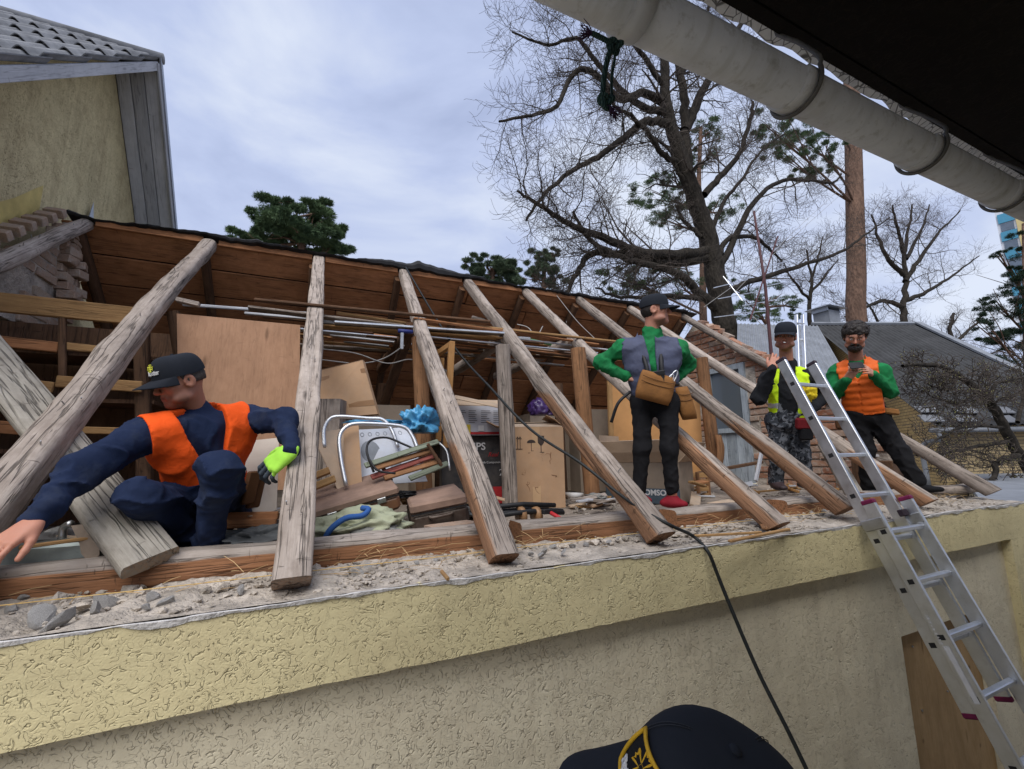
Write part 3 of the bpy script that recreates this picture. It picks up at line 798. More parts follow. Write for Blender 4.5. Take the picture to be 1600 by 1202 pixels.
# corrugated asbestos sheets on the near slope, in lapped courses
M['asbestos'] = m_plain('grey_asbestos_sheet', (.19, .195, .205), .92, 0, .35, 5, .5, 50)
def corrugated(name, x0, x1, s0, s1, lift0, lift1, origin, dvec, upv, mat, parent, pitch=.13, amp=.024, across=V(1, 0, 0), th=.007):
    n_ = max(8, int((x1 - x0) / pitch * 10)); xs_ = np.linspace(x0, x1, n_)
    h = amp * np.cos(xs_ / pitch * 2 * math.pi)
    rows = []
    for sv, lf in ((s0, lift0), (s1, lift1)):
        base = np.asarray(origin) + np.outer(xs_, across) + dvec * sv
        rows.append(base + np.outer(h + lf + th, upv)); rows.append(base + np.outer(h + lf, upv))
    v = np.concatenate([rows[0], rows[2], rows[3], rows[1]])
    f = [(k * n_ + i, k * n_ + i + 1, ((k + 1) % 4) * n_ + i + 1, ((k + 1) % 4) * n_ + i) for k in range(4) for i in range(n_ - 1)]
    f += [(0, n_, 2 * n_, 3 * n_), (n_ - 1, 4 * n_ - 1, 3 * n_ - 1, 2 * n_ - 1)]
    return mesh(name, v, f, mat, parent, smooth=False)
org = V(0, pk[1] + .02, pk[2] + .035)
for r_ in range(7):
    s0 = r_ * .62
    for c_ in range(6):
        x1 = XR + .03 - c_ * 1.04
        corrugated('roof_sheet', x1 - 1.1, x1, s0 - .06, s0 + .66, .012 + .004 * c_, .042 + .004 * c_, org, dn1, up1, M['asbestos'], hs)
mb = MB(); mb.obox(org + dn2 * 2.6 + V((-9 + XR) / 2, 0, -.005), V((9 + XR) / 2 + .02, 0, 0), dn2 * 2.65, up2 * .02); mb.build('rear_roof_slope', M['asbestos'], hs)
mb = MB(); mb.tube([V(XR + .04, pk[1] + .01, pk[2] + .06), V(-9, pk[1] + .01, pk[2] + .06)], .055, 10); mb.build('ridge_cap', M['asbestos'], hs, smooth=True)
a = P(3, 50, Z=pk[2] - .25); mb = MB(); mb.box(a + V(-.12, -.05, -.2), a + V(.02, .05, .1)); mb.build('roof_vent', M['galv'], hs)

# ------------------------------------------------------------------ eaves and gutter of the building behind the camera
ev = thing('eaves', (1.5, -.4, GZ), 'dark underside of a roof eaves with pale cracked sheet edge overhead', 'eaves')
GZ2 = .72; gy = P(1200, 107, Z=GZ2)[1]
fall = lambda x: (x - 2.0) * .014                  # the gutter runs with a slight fall
GX0 = P(846, -35, Y=gy)[0]
M['eaves_shade'] = m_wood('shade_black_board', (.009, .007, .006), (.004, .003, .003), (.03, .02, .015), crack=.3, bump=.2)  # near-black colour stands in for the shade under the eaves
a = P(1330, 85, Z=.86)
ye = P(1300, 103, Z=.84)[1]
nbd = 6
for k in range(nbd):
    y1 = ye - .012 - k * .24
    mb = MB(); mb.obox(V(3.0, y1 - .13, .858 + .0 * k), V(3.6, 0, 0), V(0, .117, 0), V(0, 0, .014), bev=.003); mb.build('soffit_board', M['eaves_shade'], ev)
mb = MB(); mb.box((-.6, ye - .024, .842), (6.6, ye, .90)); mb.build('fascia_board', M['eaves_shade'], ev)
s = NT('cracked_white_sheet'); c = s.co()
ck = s.voro(s.co(scale=(1, 1.0, 1)), 42, 'DISTANCE_TO_EDGE'); n2 = s.noise(c, 60, 4, .6)
crk = s.ramp(ck, [(.02, 1), (.06, 0)])
colr = s.mix(s.math('MULTIPLY', s.ramp(n2, [(.45, 0), (.7, 1)]), .4), (.88, .87, .84), (.62, .6, .56))
M['cracked_sheet'] = s.done(s.mix(s.math('MULTIPLY', crk, .8), colr, (.05, .045, .04)), .9, s.bump(crk, -.4, .004), 0, .1)
nn_ = 60; xs_ = np.linspace(-.6, 6.6, 260)
wv = .006 * np.sin(xs_ * 2 * math.pi / .13)
yf = P(1300, 121, Z=.90)[1] + .006 * vnoise(np.stack([xs_ * 12, xs_ * 0, xs_ * 0], 1), 6)
n = len(xs_)
v = np.concatenate([np.stack([xs_, 0 * xs_ + ye - .9, .93 + wv + .35], 1), np.stack([xs_, yf, .914 + wv], 1), np.stack([xs_, yf, .901 + wv], 1), np.stack([xs_, 0 * xs_ + ye - .9, .915 + wv + .35], 1)])
f = [(k * n + i, k * n + i + 1, ((k + 1) % 4) * n + i + 1, ((k + 1) % 4) * n + i) for k in range(4) for i in range(n - 1)]
mesh('roof_sheet', v, f, M['cracked_sheet'], ev)
mb = MB(); mb.box((-.6, -3.5, GZ), (6.6, ye - 1.45, .83)); mb.build('wall', M['stucco'], ev)
mb = MB(); mb.obox(V(3.0, -1.55, 1.72), V(3.6, 0, 0), V(0, 1.15, -.5), V(0, .006, .013)); mb.build('roof_slope', M['asbestos'], ev)
# gutter: half-round in painted sheet, spigot collars and brackets
gt = thing('rain_gutter', (GX0, gy, GZ2 - .06), 'stained grey round gutter running under the dark eaves', 'gutter')
s = NT('stained_gutter_paint'); c = s.co()
n1 = s.noise(c, 9, 6, .65); n2 = s.noise(c, 45, 5, .7); st = s.noise(s.co(scale=(14, 2, 2)), 2, 4, .6)
colr = s.mix(s.ramp(n1, [(.35, 0), (.7, 1)]), (.47, .50, .55), (.60, .63, .68))
colr = s.mix(s.math('MULTIPLY', s.ramp(n2, [(.54, 0), (.7, 1)]), .45), colr, (.2, .195, .18))
colr = s.mix(s.math('MULTIPLY', s.ramp(st, [(.5, 0), (.75, 1)]), .4), colr, (.21, .20, .16))
M['gutter'] = s.done(colr, .55, s.bump(n2, .12, .003), 0, .4)
def halfpipe(name, x0, x1, r, mat, parent, th=.003, a0=-100, a1=100, yoff=0, zoff=0, lip=True):
    n_ = 28; an = np.radians(np.linspace(a0, a1, n_)) - math.pi / 2
    v = []; 
    for x in (x0, x1):
        for rr in (r, r - th):
            v += [(x, gy + yoff + rr * math.cos(t), GZ2 + fall(x) + zoff + rr * math.sin(t)) for t in an]
    f = []
    for i in range(n_ - 1):
        f += [(i, i + 1, 2 * n_ + i + 1, 2 * n_ + i), (n_ + i + 1, n_ + i, 3 * n_ + i, 3 * n_ + i + 1), (i + 1, i, n_ + i, n_ + i + 1), (2 * n_ + i, 2 * n_ + i + 1, 3 * n_ + i + 1, 3 * n_ + i)]
    f += [(0, 2 * n_, 3 * n_, n_), (n_ - 1, 2 * n_ - 1, 4 * n_ - 1, 3 * n_ - 1)]
    return mesh(name, v, f, mat, parent, smooth=True)
M['dark_strap'] = m_plain('dark_bracket_strap', (.10, .10, .10), .7, 0, .3, 20, .1, 60)
GR = .041
halfpipe('trough', GX0, 6.5, GR, M['gutter'], gt)
mb = MB(); mb.tube([V(GX0 - .001, gy, GZ2 + fall(GX0)), V(GX0 + .004, gy, GZ2 + fall(GX0))], GR - .001, 28); mb.build('end_cap', M['gutter'], gt)
for px, py in ((985, -5), (1235, 118), (1432, 222), (1562, 288)):
    x = P(px, py, Y=gy)[0]
    halfpipe('collar', x - .018, x + .018, GR + .004, M['gutter'], gt, th=.006)
for px, py in ((1240, 121), (1436, 224), (1566, 290)):
    x = P(px, py, Y=gy)[0]
    an = np.radians(np.linspace(-105, 90, 18)) - math.pi / 2
    pts = [V(x, gy + (GR + .009) * math.cos(t), GZ2 + fall(x) + (GR + .009) * math.sin(t)) for t in an[::-1]]
    pts = [p for p in pts] + [V(x, gy - GR - .008, GZ2 + fall(x) + .03), V(x, (gy - GR + ye) / 2, .80), V(x, ye + .006, .85), V(x, ye + .006, .88)]
    mb = MB(); mb.tube(smoothpath(pts, 2), .0042, 7); mb.build('bracket', M['dark_strap'], gt, smooth=True)
# ------------------------------------------------------------------ lettering helper
def text_part(name, body, size, mat, parent, origin, ex, ey, ext=.0006, shear=0.0, bold=0.0, align='LEFT', spacing=1.0):
    cu = bpy.data.curves.new(name, 'FONT'); cu.body = body; cu.size = size; cu.extrude = ext; cu.shear = shear; cu.offset = bold
    cu.align_x = align; cu.resolution_u = 3; cu.space_character = spacing
    t = bpy.data.objects.new(name, cu); COL.objects.link(t)
    dg = bpy.context.evaluated_depsgraph_get()
    me = bpy.data.meshes.new_from_object(t.evaluated_get(dg)); me.name = name
    bpy.data.objects.remove(t, do_unlink=True)
    me.materials.clear()
    ex = nrm(ex); ez = nrm(np.cross(ex, nrm(ey))); ey = np.cross(ez, ex)
    Mx = Matrix.Identity(4)
    for i in range(3): Mx[i][0], Mx[i][1], Mx[i][2], Mx[i][3] = ex[i], ey[i], ez[i], origin[i]
    return link(name, me, mat, parent, Mx)

# ------------------------------------------------------------------ cartons and boxes in the attic
class Carton:
    """box given by its front bottom edge A-B, depth and height; face points are addressed as (u, v) on the front"""
    def __init__(s, name, A, B, depth, h, mat, label, cat='box', lid=True, tilt=0.0, bev=.004, group=None, sag=.006):
        A, B = np.asarray(A, float), np.asarray(B, float); A = A.copy(); B = B.copy(); B[2] = A[2]
        s.A = A; s.L = np.linalg.norm(B - A); s.ex = nrm(B - A); s.ez = V(0, 0, 1); s.ey = np.cross(s.ez, s.ex); s.h = h; s.d = depth
        c = A + s.ex * s.L / 2 + s.ey * depth / 2
        s.root = thing(name, c, label, cat, group)
        hx, hy, hz = s.L / 2, depth / 2, h / 2; k = 6
        v = []; f = []
        R = np.stack([s.ex, s.ey, s.ez], 1)
        # four bulging side panels and a base, open at the top when there is no lid
        t = np.linspace(-1, 1, k + 1)
        def panel(o, a, b):
            b0 = len(v); n_ = nrm(np.cross(a, b)); rr = np.random.RandomState(len(name) + b0)
            bl = rr.uniform(-1, 1.4) * sag
            for i in t:
                for j in t:
                    v.append(o + a * i + b * j + n_ * bl * (1 - i * i) * (1 - j * j))
            for i in range(k):
                for j in range(k):
                    q = b0 + i * (k + 1) + j; f.append((q, q + k + 1, q + k + 2, q + 1))
        cc = c + V(0, 0, hz)
        panel(cc - s.ey * hy, s.ex * hx, s.ez * hz); panel(cc + s.ey * hy, -s.ex * hx, s.ez * hz)
        panel(cc + s.ex * hx, s.ey * hy, s.ez * hz); panel(cc - s.ex * hx, -s.ey * hy, s.ez * hz)
        panel(cc - s.ez * hz, s.ex * hx, -s.ey * hy)
        if lid: panel(cc + s.ez * hz, s.ex * hx, s.ey * hy)
        mesh('body', v, f, mat, s.root)
    def fp(s, u, w, out=.004): return s.A + s.ex * s.L * u + s.ez * s.h * w - s.ey * (out + .004)
    def patch(s, name, u0, w0, u1, w1, mat, out=.0035):
        return mesh(name, [s.fp(u0, w0, out), s.fp(u1, w0, out), s.fp(u1, w1, out), s.fp(u0, w1, out)], [(0, 1, 2, 3)], mat, s.root)
    def text(s, body, u, w, size, mat, align='LEFT', bold=0.0, shear=0.0, spacing=1.0):
        return text_part('lettering', body, size, mat, s.root, s.fp(u, w, .005), s.ex, s.ez, bold=bold, align=align, shear=shear, spacing=spacing)
    def flap(s, side, length, ang, mat):
        """flap hinged on a top edge; ang 0 = closed flat, 180 = hanging outside"""
        top = s.A + s.ez * s.h
        o, a, inward = {'front': (top, s.ex * s.L, s.ey), 'back': (top + s.ey * s.d + s.ex * s.L, -s.ex * s.L, -s.ey),
                        'left': (top + s.ey * s.d, -s.ey * s.d, s.ex), 'right': (top + s.ex * s.L, s.ey * s.d, -s.ex)}[side]
        d = inward * math.cos(math.radians(ang)) + s.ez * math.sin(math.radians(ang))
        n_ = nrm(np.cross(a, d)) * .004; bow = n_ * 3
        v = []
        for k in (0, 1):
            for w_ in (0, .5, 1):
                for u_ in (0, 1): v.append(o + a * (u_ * .985 + .0075) + d * length * w_ + (bow if w_ == .5 else 0) + n_ * k)
        f = [(0, 1, 3, 2), (2, 3, 5, 4), (6, 8, 9, 7), (8, 10, 11, 9), (0, 6, 7, 1), (4, 5, 11, 10), (0, 2, 8, 6), (2, 4, 10, 8), (1, 7, 9, 3), (3, 9, 11, 5)]
        return mesh('flap', v, f, mat, s.root)
M['print_white'] = m_plain('white_print', (.62, .62, .63), .7, 0, .1, 20, .02, 60)
M['print_red'] = m_plain('red_print', (.42, .025, .03), .6, 0, .15, 20, .02, 60)
M['print_yellow'] = m_plain('yellow_print', (.62, .47, .05), .6, 0, .12, 20, .02, 60)
M['print_blue'] = m_plain('slate_blue_print', (.075, .105, .135), .75, 0, .15, 12, .05, 60)
M['carton_white'] = m_plain('dusty_white_carton', (.49, .50, .56), .7, 0, .1, 8, .06, 60, dust=.55)
M['carton_black'] = m_plain('black_carton', (.028, .028, .032), .65, 0, .3, 8, .08, 60, dust=.55)
M['carton_grey'] = m_plain('grey_brown_carton', (.27, .215, .165), .85, 0, .15, 7, .12, 50, dust=.55)

# tall brown carton with handling marks
A = P(793, 790, Y=3.16); B = P(884, 795, Y=2.98); A[2] = B[2] = FLOOR + .01
big = Carton('cardboard_box', A, B, .42, .62, M['cardboard'], 'tall brown cardboard box with printed arrows, umbrella and glass marks', lid=False, sag=.012)
big.flap('left', .17, 160, M['cardboard']); big.flap('front', .16, 12, M['cardboard_pale']); big.flap('back', .16, 20, M['cardboard_pale']); big.flap('right', .16, 35, M['cardboard'])
big.patch('tape_strip', .44, .0, .58, 1.0, m_plain('clear_tape', (.50, .33, .19), .35, 0, .08, 8, .05, 60))
def arrow(u):
    mb = MB()
    for du in (0, .045):
        mb.obox(big.fp(u + du, .80), big.ex * .0022, big.ey * .0005, big.ez * .045)
        for sgn in (-1, 1):
            mb.obox(big.fp(u + du + sgn * .011, .866), nrm(big.ex - sgn * big.ez * 1.6) * .011, nrm(big.ex * 1.6 + sgn * big.ez) * .002, big.ey * .0005)
    mb.obox(big.fp(u + .022, .725), big.ex * .03, big.ey * .0005, big.ez * .0022)
    mb.build('arrow_mark', M['ink'], big.root)
arrow(.19)
mb = MB(); c0 = big.fp(.43, .80)
arc = [c0 + big.ex * (.034 * math.cos(t)) + big.ez * (.034 * math.sin(t) * .75) for t in np.linspace(0, math.pi, 13)]
mb.add(arc + [a - big.ey * .001 for a in arc], [tuple(range(13)), tuple(range(13, 26))[::-1]])
mb.obox(c0 - big.ez * .03, big.ex * .0022, big.ey * .0005, big.ez * .035); mb.obox(c0 - big.ez * .062 + big.ex * .008, big.ex * .01, big.ey * .0005, big.ez * .0022); mb.obox(c0 - big.ez * .078, big.ex * .026, big.ey * .0005, big.ez * .0022)
mb.build('umbrella_mark', M['ink'], big.root)
mb = MB(); c0 = big.fp(.60, .80)
mb.add([c0 + big.ex * x + big.ez * y for x, y in ((-.026, .055), (.026, .055), (.024, .0), (.006, -.022), (-.006, -.022), (-.024, .0))], [(0, 1, 2, 3, 4, 5)][::1])
mb.obox(c0 - big.ez * .045, big.ex * .003, big.ey * .0005, big.ez * .026); mb.obox(c0 - big.ez * .074, big.ex * .024, big.ey * .0005, big.ez * .003)
mb.build('glass_mark', M['ink'], big.root)
M['mould'] = m_plain('dark_scuff', (.19, .10, .055), .95, 0, .3, 40, .02, 60)
rs = random.Random(3)
for k in range(9):
    u, w_ = rs.uniform(.15, .85), rs.uniform(.25, .66); pts = []
    for j in range(7):
        pts.append(big.fp(u, w_, .0025)); u += rs.uniform(-.05, .06); w_ += rs.uniform(-.05, .03)
    mb = MB(); mb.tube(pts, [.003, .0025, .0035, .002, .003, .002, .001], 4); mb.build('scuff', M['mould'], big.root)

# printed white carton on top of the black one
A = P(690, 800, Y=3.55); B = P(800, 800, Y=3.42); A[2] = B[2] = FLOOR + .01
phl = Carton('television_box', A, B, .5, P(740, 682, Y=3.5)[2] - A[2], M['carton_black'], 'black television carton with white lettering under the white printed carton', sag=.004)
phl.text('PHILIPS', .62, .80, .085, M['print_white'], 'RIGHT', bold=.0015)
phl.text('Real Flat', .95, .70, .05, M['print_red'], 'RIGHT', shear=.3)
phl.text('TV with Component Video', .97, .60, .026, M['print_white'], 'RIGHT')
phl.text('29', .88, .42, .075, M['print_white'], 'CENTER')
phl.patch('red_corner', .72, .02, .86, .26, M['print_red'])
A2 = P(703, 682, Y=3.47); B2 = P(790, 683, Y=3.38); A2[2] = B2[2] = phl.A[2] + phl.h + .006
lcd = Carton('printed_carton', A2, B2, .34, .245, M['carton_white'], 'dusty white printed carton with yellow label and red stripe', lid=True, sag=.004)
lcd.patch('red_stripe', .30, .03, .99, .11, M['print_red']); lcd.patch('yellow_label', .19, .05, .36, .36, M['print_yellow'], .0045); lcd.patch('white_label', .50, .14, .60, .33, M['print_white'], .0045)
for r_ in range(7):
    for c_ in range(4):
        u0 = .10 + c_ * .225; w0 = .42 + r_ * .066
        lcd.patch('print_line', u0, w0, u0 + random.Random(r_ * 4 + c_).uniform(.1, .19), w0 + .018, M['ink'] if (r_ + c_) % 3 else M['print_blue'], .0046)
lcd.flap('front', .12, 150 - 120, M['cardboard_pale']); 
pb = P(715, 628, Y=3.3); 
o = plank('loose_flap', P(709, 620, Y=3.36), P(790, 637, Y=3.2), .16, .008, M['cardboard_pale'], None, up=(0, -.3, 1)); props(o, 'bent strip of cardboard lying on the white printed carton', 'cardboard')

# carton behind the man with the tool belt
A = P(948, 783, Z=FLOOR + .01); B = P(1082, 790, Z=FLOOR + .01); B = A + nrm(B - A) * min(np.linalg.norm(B - A), .62)
tho = Carton('appliance_carton', A, B, .45, .33, M['carton_grey'], 'open brown carton with a dark blue printed band behind the man in green', lid=False)
tho.patch('printed_band', 0, .0, 1, .36, M['print_blue']); tho.text('THOMSON', .66, .20, .062, M['print_white'], 'CENTER', bold=.002)
tho.text('multimedia', .36, .11, .018, M['print_white'], 'CENTER')
tho.flap('front', .2, 118, M['cardboard_pale']); tho.flap('left', .24, 100, M['cardboard_pale']); tho.flap('right', .2, 128, M['cardboard_pale']); tho.flap('back', .22, 60, M['cardboard_pale'])
o = mesh('white_liner', *tubevf([P(985, 700, Y=3.2), P(980, 715, Y=3.2), P(972, 745, Y=3.2)], [.05, .06, .03], 7), M['plaster_white']); props(o, 'white foam packing poking out of the open carton', 'packing')

# further boxes in the dark
for (nm, px0, px1, py, Y, h, d, mt, lb) in (
        ('cardboard_box', 905, 965, 690, 4.0, .34, .3, 'carton_grey', 'dim brown carton behind the leaning post'),
        ('cardboard_box', 838, 905, 690, 4.3, .26, .3, 'carton_grey', 'dim brown carton at the back beside the grey post'),
        ('wooden_chest', 486, 530, 664, 3.15, .16, .3, 'wood_grey', 'small grey wooden chest under the taped cardboard panel'),
        ('cardboard_box', 540, 640, 690, 3.9, .3, .3, 'carton_grey', 'dim brown carton behind the chair frame')):
    A = P(px0, py, Y=Y); B = P(px1, py, Y=Y - .06); B[2] = A[2]
    zb = A[2]
    Carton(nm, V(A[0], A[1], FLOOR + .012), V(B[0], B[1], FLOOR + .012), d, zb - FLOOR + h, M[mt], lb)
o = mesh('board_sheet', *boxvf((-.0, -.004, -.0), (1, .004, 1)), M['cardboard_pale'])
bpy.data.objects.remove(o, do_unlink=True)
def sheet(name, pts, th, mat, label, cat, sub=1):
    """thin stiff sheet through three or four corner points"""
    p = [np.asarray(q, float) for q in pts]; n_ = nrm(np.cross(p[1] - p[0], p[-1] - p[0])) * th
    k = len(p); v = p + [q + n_ for q in p]
    f = [tuple(range(k)), tuple(range(k, 2 * k))[::-1]] + [((i + 1) % k, i, k + i, k + (i + 1) % k) for i in range(k)]
    return props(mesh(name, v, f, mat, pivot=True), label, cat)
sheet('plywood_sheet', [P(276, 490, Y=3.46), P(469, 508, Y=3.46), P(466, 765, Y=3.36), P(282, 770, Y=3.36)], .008, M['plywood'], 'large bare plywood sheet standing behind the crouching man', 'plywood')
sheet('fibreboard_panel', [P(955, 596, Y=3.7), P(1092, 602, Y=3.45), P(1100, 742, Y=3.4), P(958, 735, Y=3.65)], .012, M['fibreboard'], 'ochre fibreboard panel standing behind the man in green', 'panel')
o = plank('pale_batten', P(957, 745, Y=3.5), P(952, 590, Y=3.5), .05, .03, M['wood_ochre'], None, up=(0, -1, 0)); props(o, 'pale upright batten at the edge of the fibreboard panel', 'batten')
# flat carton with tape bands, leaning
tp = thing('flat_carton', P(540, 650, Y=3.3), 'flat brown carton with tape bands leaning behind the second rafter', 'box')
c4 = [P(492, 580, Y=3.35), P(566, 562, Y=3.2), P(590, 647, Y=3.15), P(490, 655, Y=3.3)]
n_ = nrm(np.cross(c4[1] - c4[0], c4[3] - c4[0])) * .05
if n_[1] < 0: n_ = -n_
v = c4 + [q + n_ for q in c4]
mesh('body', v, [(3, 2, 1, 0), (4, 5, 6, 7)] + [(i, (i + 1) % 4, 4 + (i + 1) % 4, 4 + i) for i in range(4)], M['cardboard'], tp)
for w0, w1 in ((.16, .24), (.74, .84)):
    q = [c4[0] + (c4[3] - c4[0]) * w0, c4[1] + (c4[2] - c4[1]) * w0, c4[1] + (c4[2] - c4[1]) * w1, c4[0] + (c4[3] - c4[0]) * w1]
    mesh('tape_band', [a - n_ * .05 for a in q], [(3, 2, 1, 0)], M['tape'], tp)
mesh('top_edge', [c4[0] - n_ * .1 + V(0, 0, .0), c4[1] - n_ * .1, c4[1] + n_ * 1.1 + V(0, 0, .012), c4[0] + n_ * 1.1 + V(0, 0, .012)], [(0, 1, 2, 3)], M['cardboard_pale'], tp)

# dumped cardboard pieces, printed sheet, blue plastic
sheet('cardboard_piece', [P(488, 678, Y=2.75), P(546, 668, Y=2.85), P(562, 755, Y=2.62), P(527, 764, Y=2.6)], .006, M['cardboard_pale'], 'curling cardboard piece beside the second rafter', 'cardboard')
sheet('cardboard_piece', [P(536, 662, Y=2.72), P(560, 660, Y=2.72), P(566, 758, Y=2.6), P(540, 760, Y=2.6)], .006, M['cardboard'], 'upright cardboard strip behind the chair tube', 'cardboard')
pr = thing('printed_sheet', P(600, 750, Y=2.8), 'white printed carton sheet with grey appliance picture and dial marks', 'cardboard')
c4 = [P(551, 672, Y=2.86), P(636, 668, Y=2.80), P(668, 752, Y=2.62), P(558, 760, Y=2.68)]
M['print_sheet'] = m_plain('pale_blue_print', (.50, .54, .62), .6, 0, .1, 9, .05, 60, dust=.55); M['print_grey'] = m_plain('grey_print', (.19, .21, .24), .6, 0, .25, 14, .05, 60)
def bil(u, w_, o=0.0):
    n__ = nrm(np.cross(c4[1] - c4[0], c4[3] - c4[0])); n__ = n__ if n__[1] < 0 else -n__
    return (c4[0] * (1 - u) + c4[1] * u) * (1 - w_) + (c4[3] * (1 - u) + c4[2] * u) * w_ + n__ * o
mesh('sheet', [bil(0, 0), bil(1, 0), bil(1, 1), bil(0, 1), bil(0, 0, -.006), bil(1, 0, -.006), bil(1, 1, -.006), bil(0, 1, -.006)], [(3, 2, 1, 0), (4, 5, 6, 7), (0, 1, 5, 4), (1, 2, 6, 5), (2, 3, 7, 6), (3, 0, 4, 7)], M['print_sheet'], pr)
for k in range(6):
    u = .16 + k * .135; pts = [bil(u + .03 * math.cos(t), .1 + .035 * math.sin(t), .002) for t in np.linspace(0, 2 * math.pi, 13)]
    mb = MB(); mb.tube(pts, .0014, 4, cap=False); mb.build('dial_print', M['print_grey'], pr)
mesh('picture', [bil(.1 + .16 * (1 + math.cos(t)) , .42 + .2 * math.sin(t), .002) for t in np.linspace(0, 2 * math.pi, 16, endpoint=False)][::-1], [tuple(range(16))], M['print_grey'], pr)
mesh('picture', [bil(.52, .5, .002), bil(.52, .72, .002), bil(.70, .72, .002), bil(.70, .5, .002)], [(0, 1, 2, 3)], M['print_grey'], pr)

def icos(sub=4):
    bm = bmesh.new(); bmesh.ops.create_icosphere(bm, subdivisions=sub, radius=1.0)
    v = np.array([x.co[:] for x in bm.verts]); f = [[y.index for y in x.verts] for x in bm.faces]; bm.free(); return v, f
IC = {k: icos(k) for k in (1, 2, 3, 4, 5)}
def crumple(name, c, rad, mat, label, cat, seed=0, amp=.16, sub=4, freq=3.0, flat=True, yaw=0.0, parent=None, smooth=True, sq=1.0):
    v, f = IC[sub]; v = v.copy()
    r = 1 + amp * (1 - 2 * np.abs(vnoise(v * freq, seed))) + amp * .5 * (1 - 2 * np.abs(vnoise(v * freq * 2.3, seed + 1))) + amp * .25 * vnoise(v * freq * 5, seed + 2)
    v = np.sign(v) * np.abs(v) ** sq * r[:, None] * np.asarray(rad)
    if flat: v[:, 2] = np.maximum(v[:, 2], -rad[2] * .55)
    ca, sa = math.cos(yaw), math.sin(yaw)
    v = np.stack([v[:, 0] * ca - v[:, 1] * sa, v[:, 0] * sa + v[:, 1] * ca, v[:, 2]], 1) + np.asarray(c)
    o = mesh(name, v, f, mat, parent, smooth=smooth, pivot=True)
    return props(o, label, cat) if label else o
M['blue_plastic'] = m_plain('blue_polythene', (.075, .30, .52), .35, 0, .25, 9, .3, 30, spec=.5)
M['rag_green'] = m_cloth('olive_blanket', (.34, .36, .25), fold=.6, dirt=.4); M['rag_grey'] = m_cloth('grey_canvas', (.25, .25, .24), fold=.6, dirt=.4); M['rag_blue'] = m_cloth('blue_webbing', (.035, .10, .30), fold=.3)
crumple('blue_bag', P(655, 664, Y=2.95), (.13, .10, .10), M['blue_plastic'], 'crumpled bright blue plastic bag behind the chair frame', 'plastic bag', 5, .3, 5, 2.6, yaw=.5)
crumple('blue_sheet', P(585, 660, Y=3.0), (.17, .08, .018), M['blue_plastic'], 'flat piece of blue plastic beside the chair tubes', 'plastic', 8, .2, 4, 3, yaw=-.2)
# folding chair of bent tube
ch = thing('folding_chair', P(580, 755, Y=2.7), 'folding chair frame of bent bright tube among the cartons', 'chair')
for pts, Yv in ((((507, 700), (506, 672), (514, 656), (530, 651), (575, 654), (598, 656), (612, 672), (622, 700)), 2.78), (((541, 760), (533, 720), (530, 685), (540, 668), (560, 662), (610, 664), (634, 669), (645, 683), (652, 700), (662, 735)), 2.66)):
    q = [P(x, y, Y=Yv - .0012 * (y - 650)) for x, y in pts]
    mb = MB(); mb.tube(smoothpath(q, 5), .0115, 9); mb.build('tube_frame', M['alu'], ch, smooth=True)
# slatted sled
sl_ = thing('wooden_sled', P(630, 760, Y=2.5), 'old slatted sled in peeling red and green paint with a black strap', 'sled')
M['red_slat'] = m_wood('red_painted_slat', (.34, .10, .08), (.19, .06, .05), (.3, .2, .12)); M['green_slat'] = m_wood('green_painted_slat', (.21, .24, .18), (.12, .13, .10), (.3, .2, .12))
for (a, b, mt) in (((570, 728), (685, 690), 'green_slat'), ((585, 732), (676, 703), 'wood_post'), ((580, 746), (682, 711), 'red_slat'), ((600, 747), (688, 720), 'wood_post'), ((640, 748), (700, 724), 'green_slat')):
    plank('slat', P(*a, Y=2.5), P(*b, Y=2.58), .034, .014, M[mt], sl_, up=(0, -.75, .6), seed=a[0])
for a, b in (((592, 722), (612, 752)), ((668, 694), (690, 728))):
    plank('cross_bar', P(*a, Y=2.53), P(*b, Y=2.56), .022, .012, M['wood_dark'], sl_, up=(0, -.75, .6))
mb = MB(); mb.tube(smoothpath([P(584, 738, Y=2.48), P(573, 705, Y=2.52), P(580, 688, Y=2.6), P(604, 684, Y=2.62), P(630, 694, Y=2.6), P(648, 702, Y=2.58)], 5), .007, 6); mb.build('strap', M['black'], sl_, smooth=True)
mb = MB(); mb.tube(smoothpath([P(575, 715, Y=2.5), P(590, 735, Y=2.46), P(618, 740, Y=2.45)], 5), .006, 6); mb.build('strap', M['black'], sl_, smooth=True)
mb = MB(); mb.tube(smoothpath([P(684, 690, Y=2.6), P(698, 705, Y=2.55), P(703, 735, Y=2.5)], 4), .006, 6); mb.build('runner', M['steel'], sl_, smooth=True)
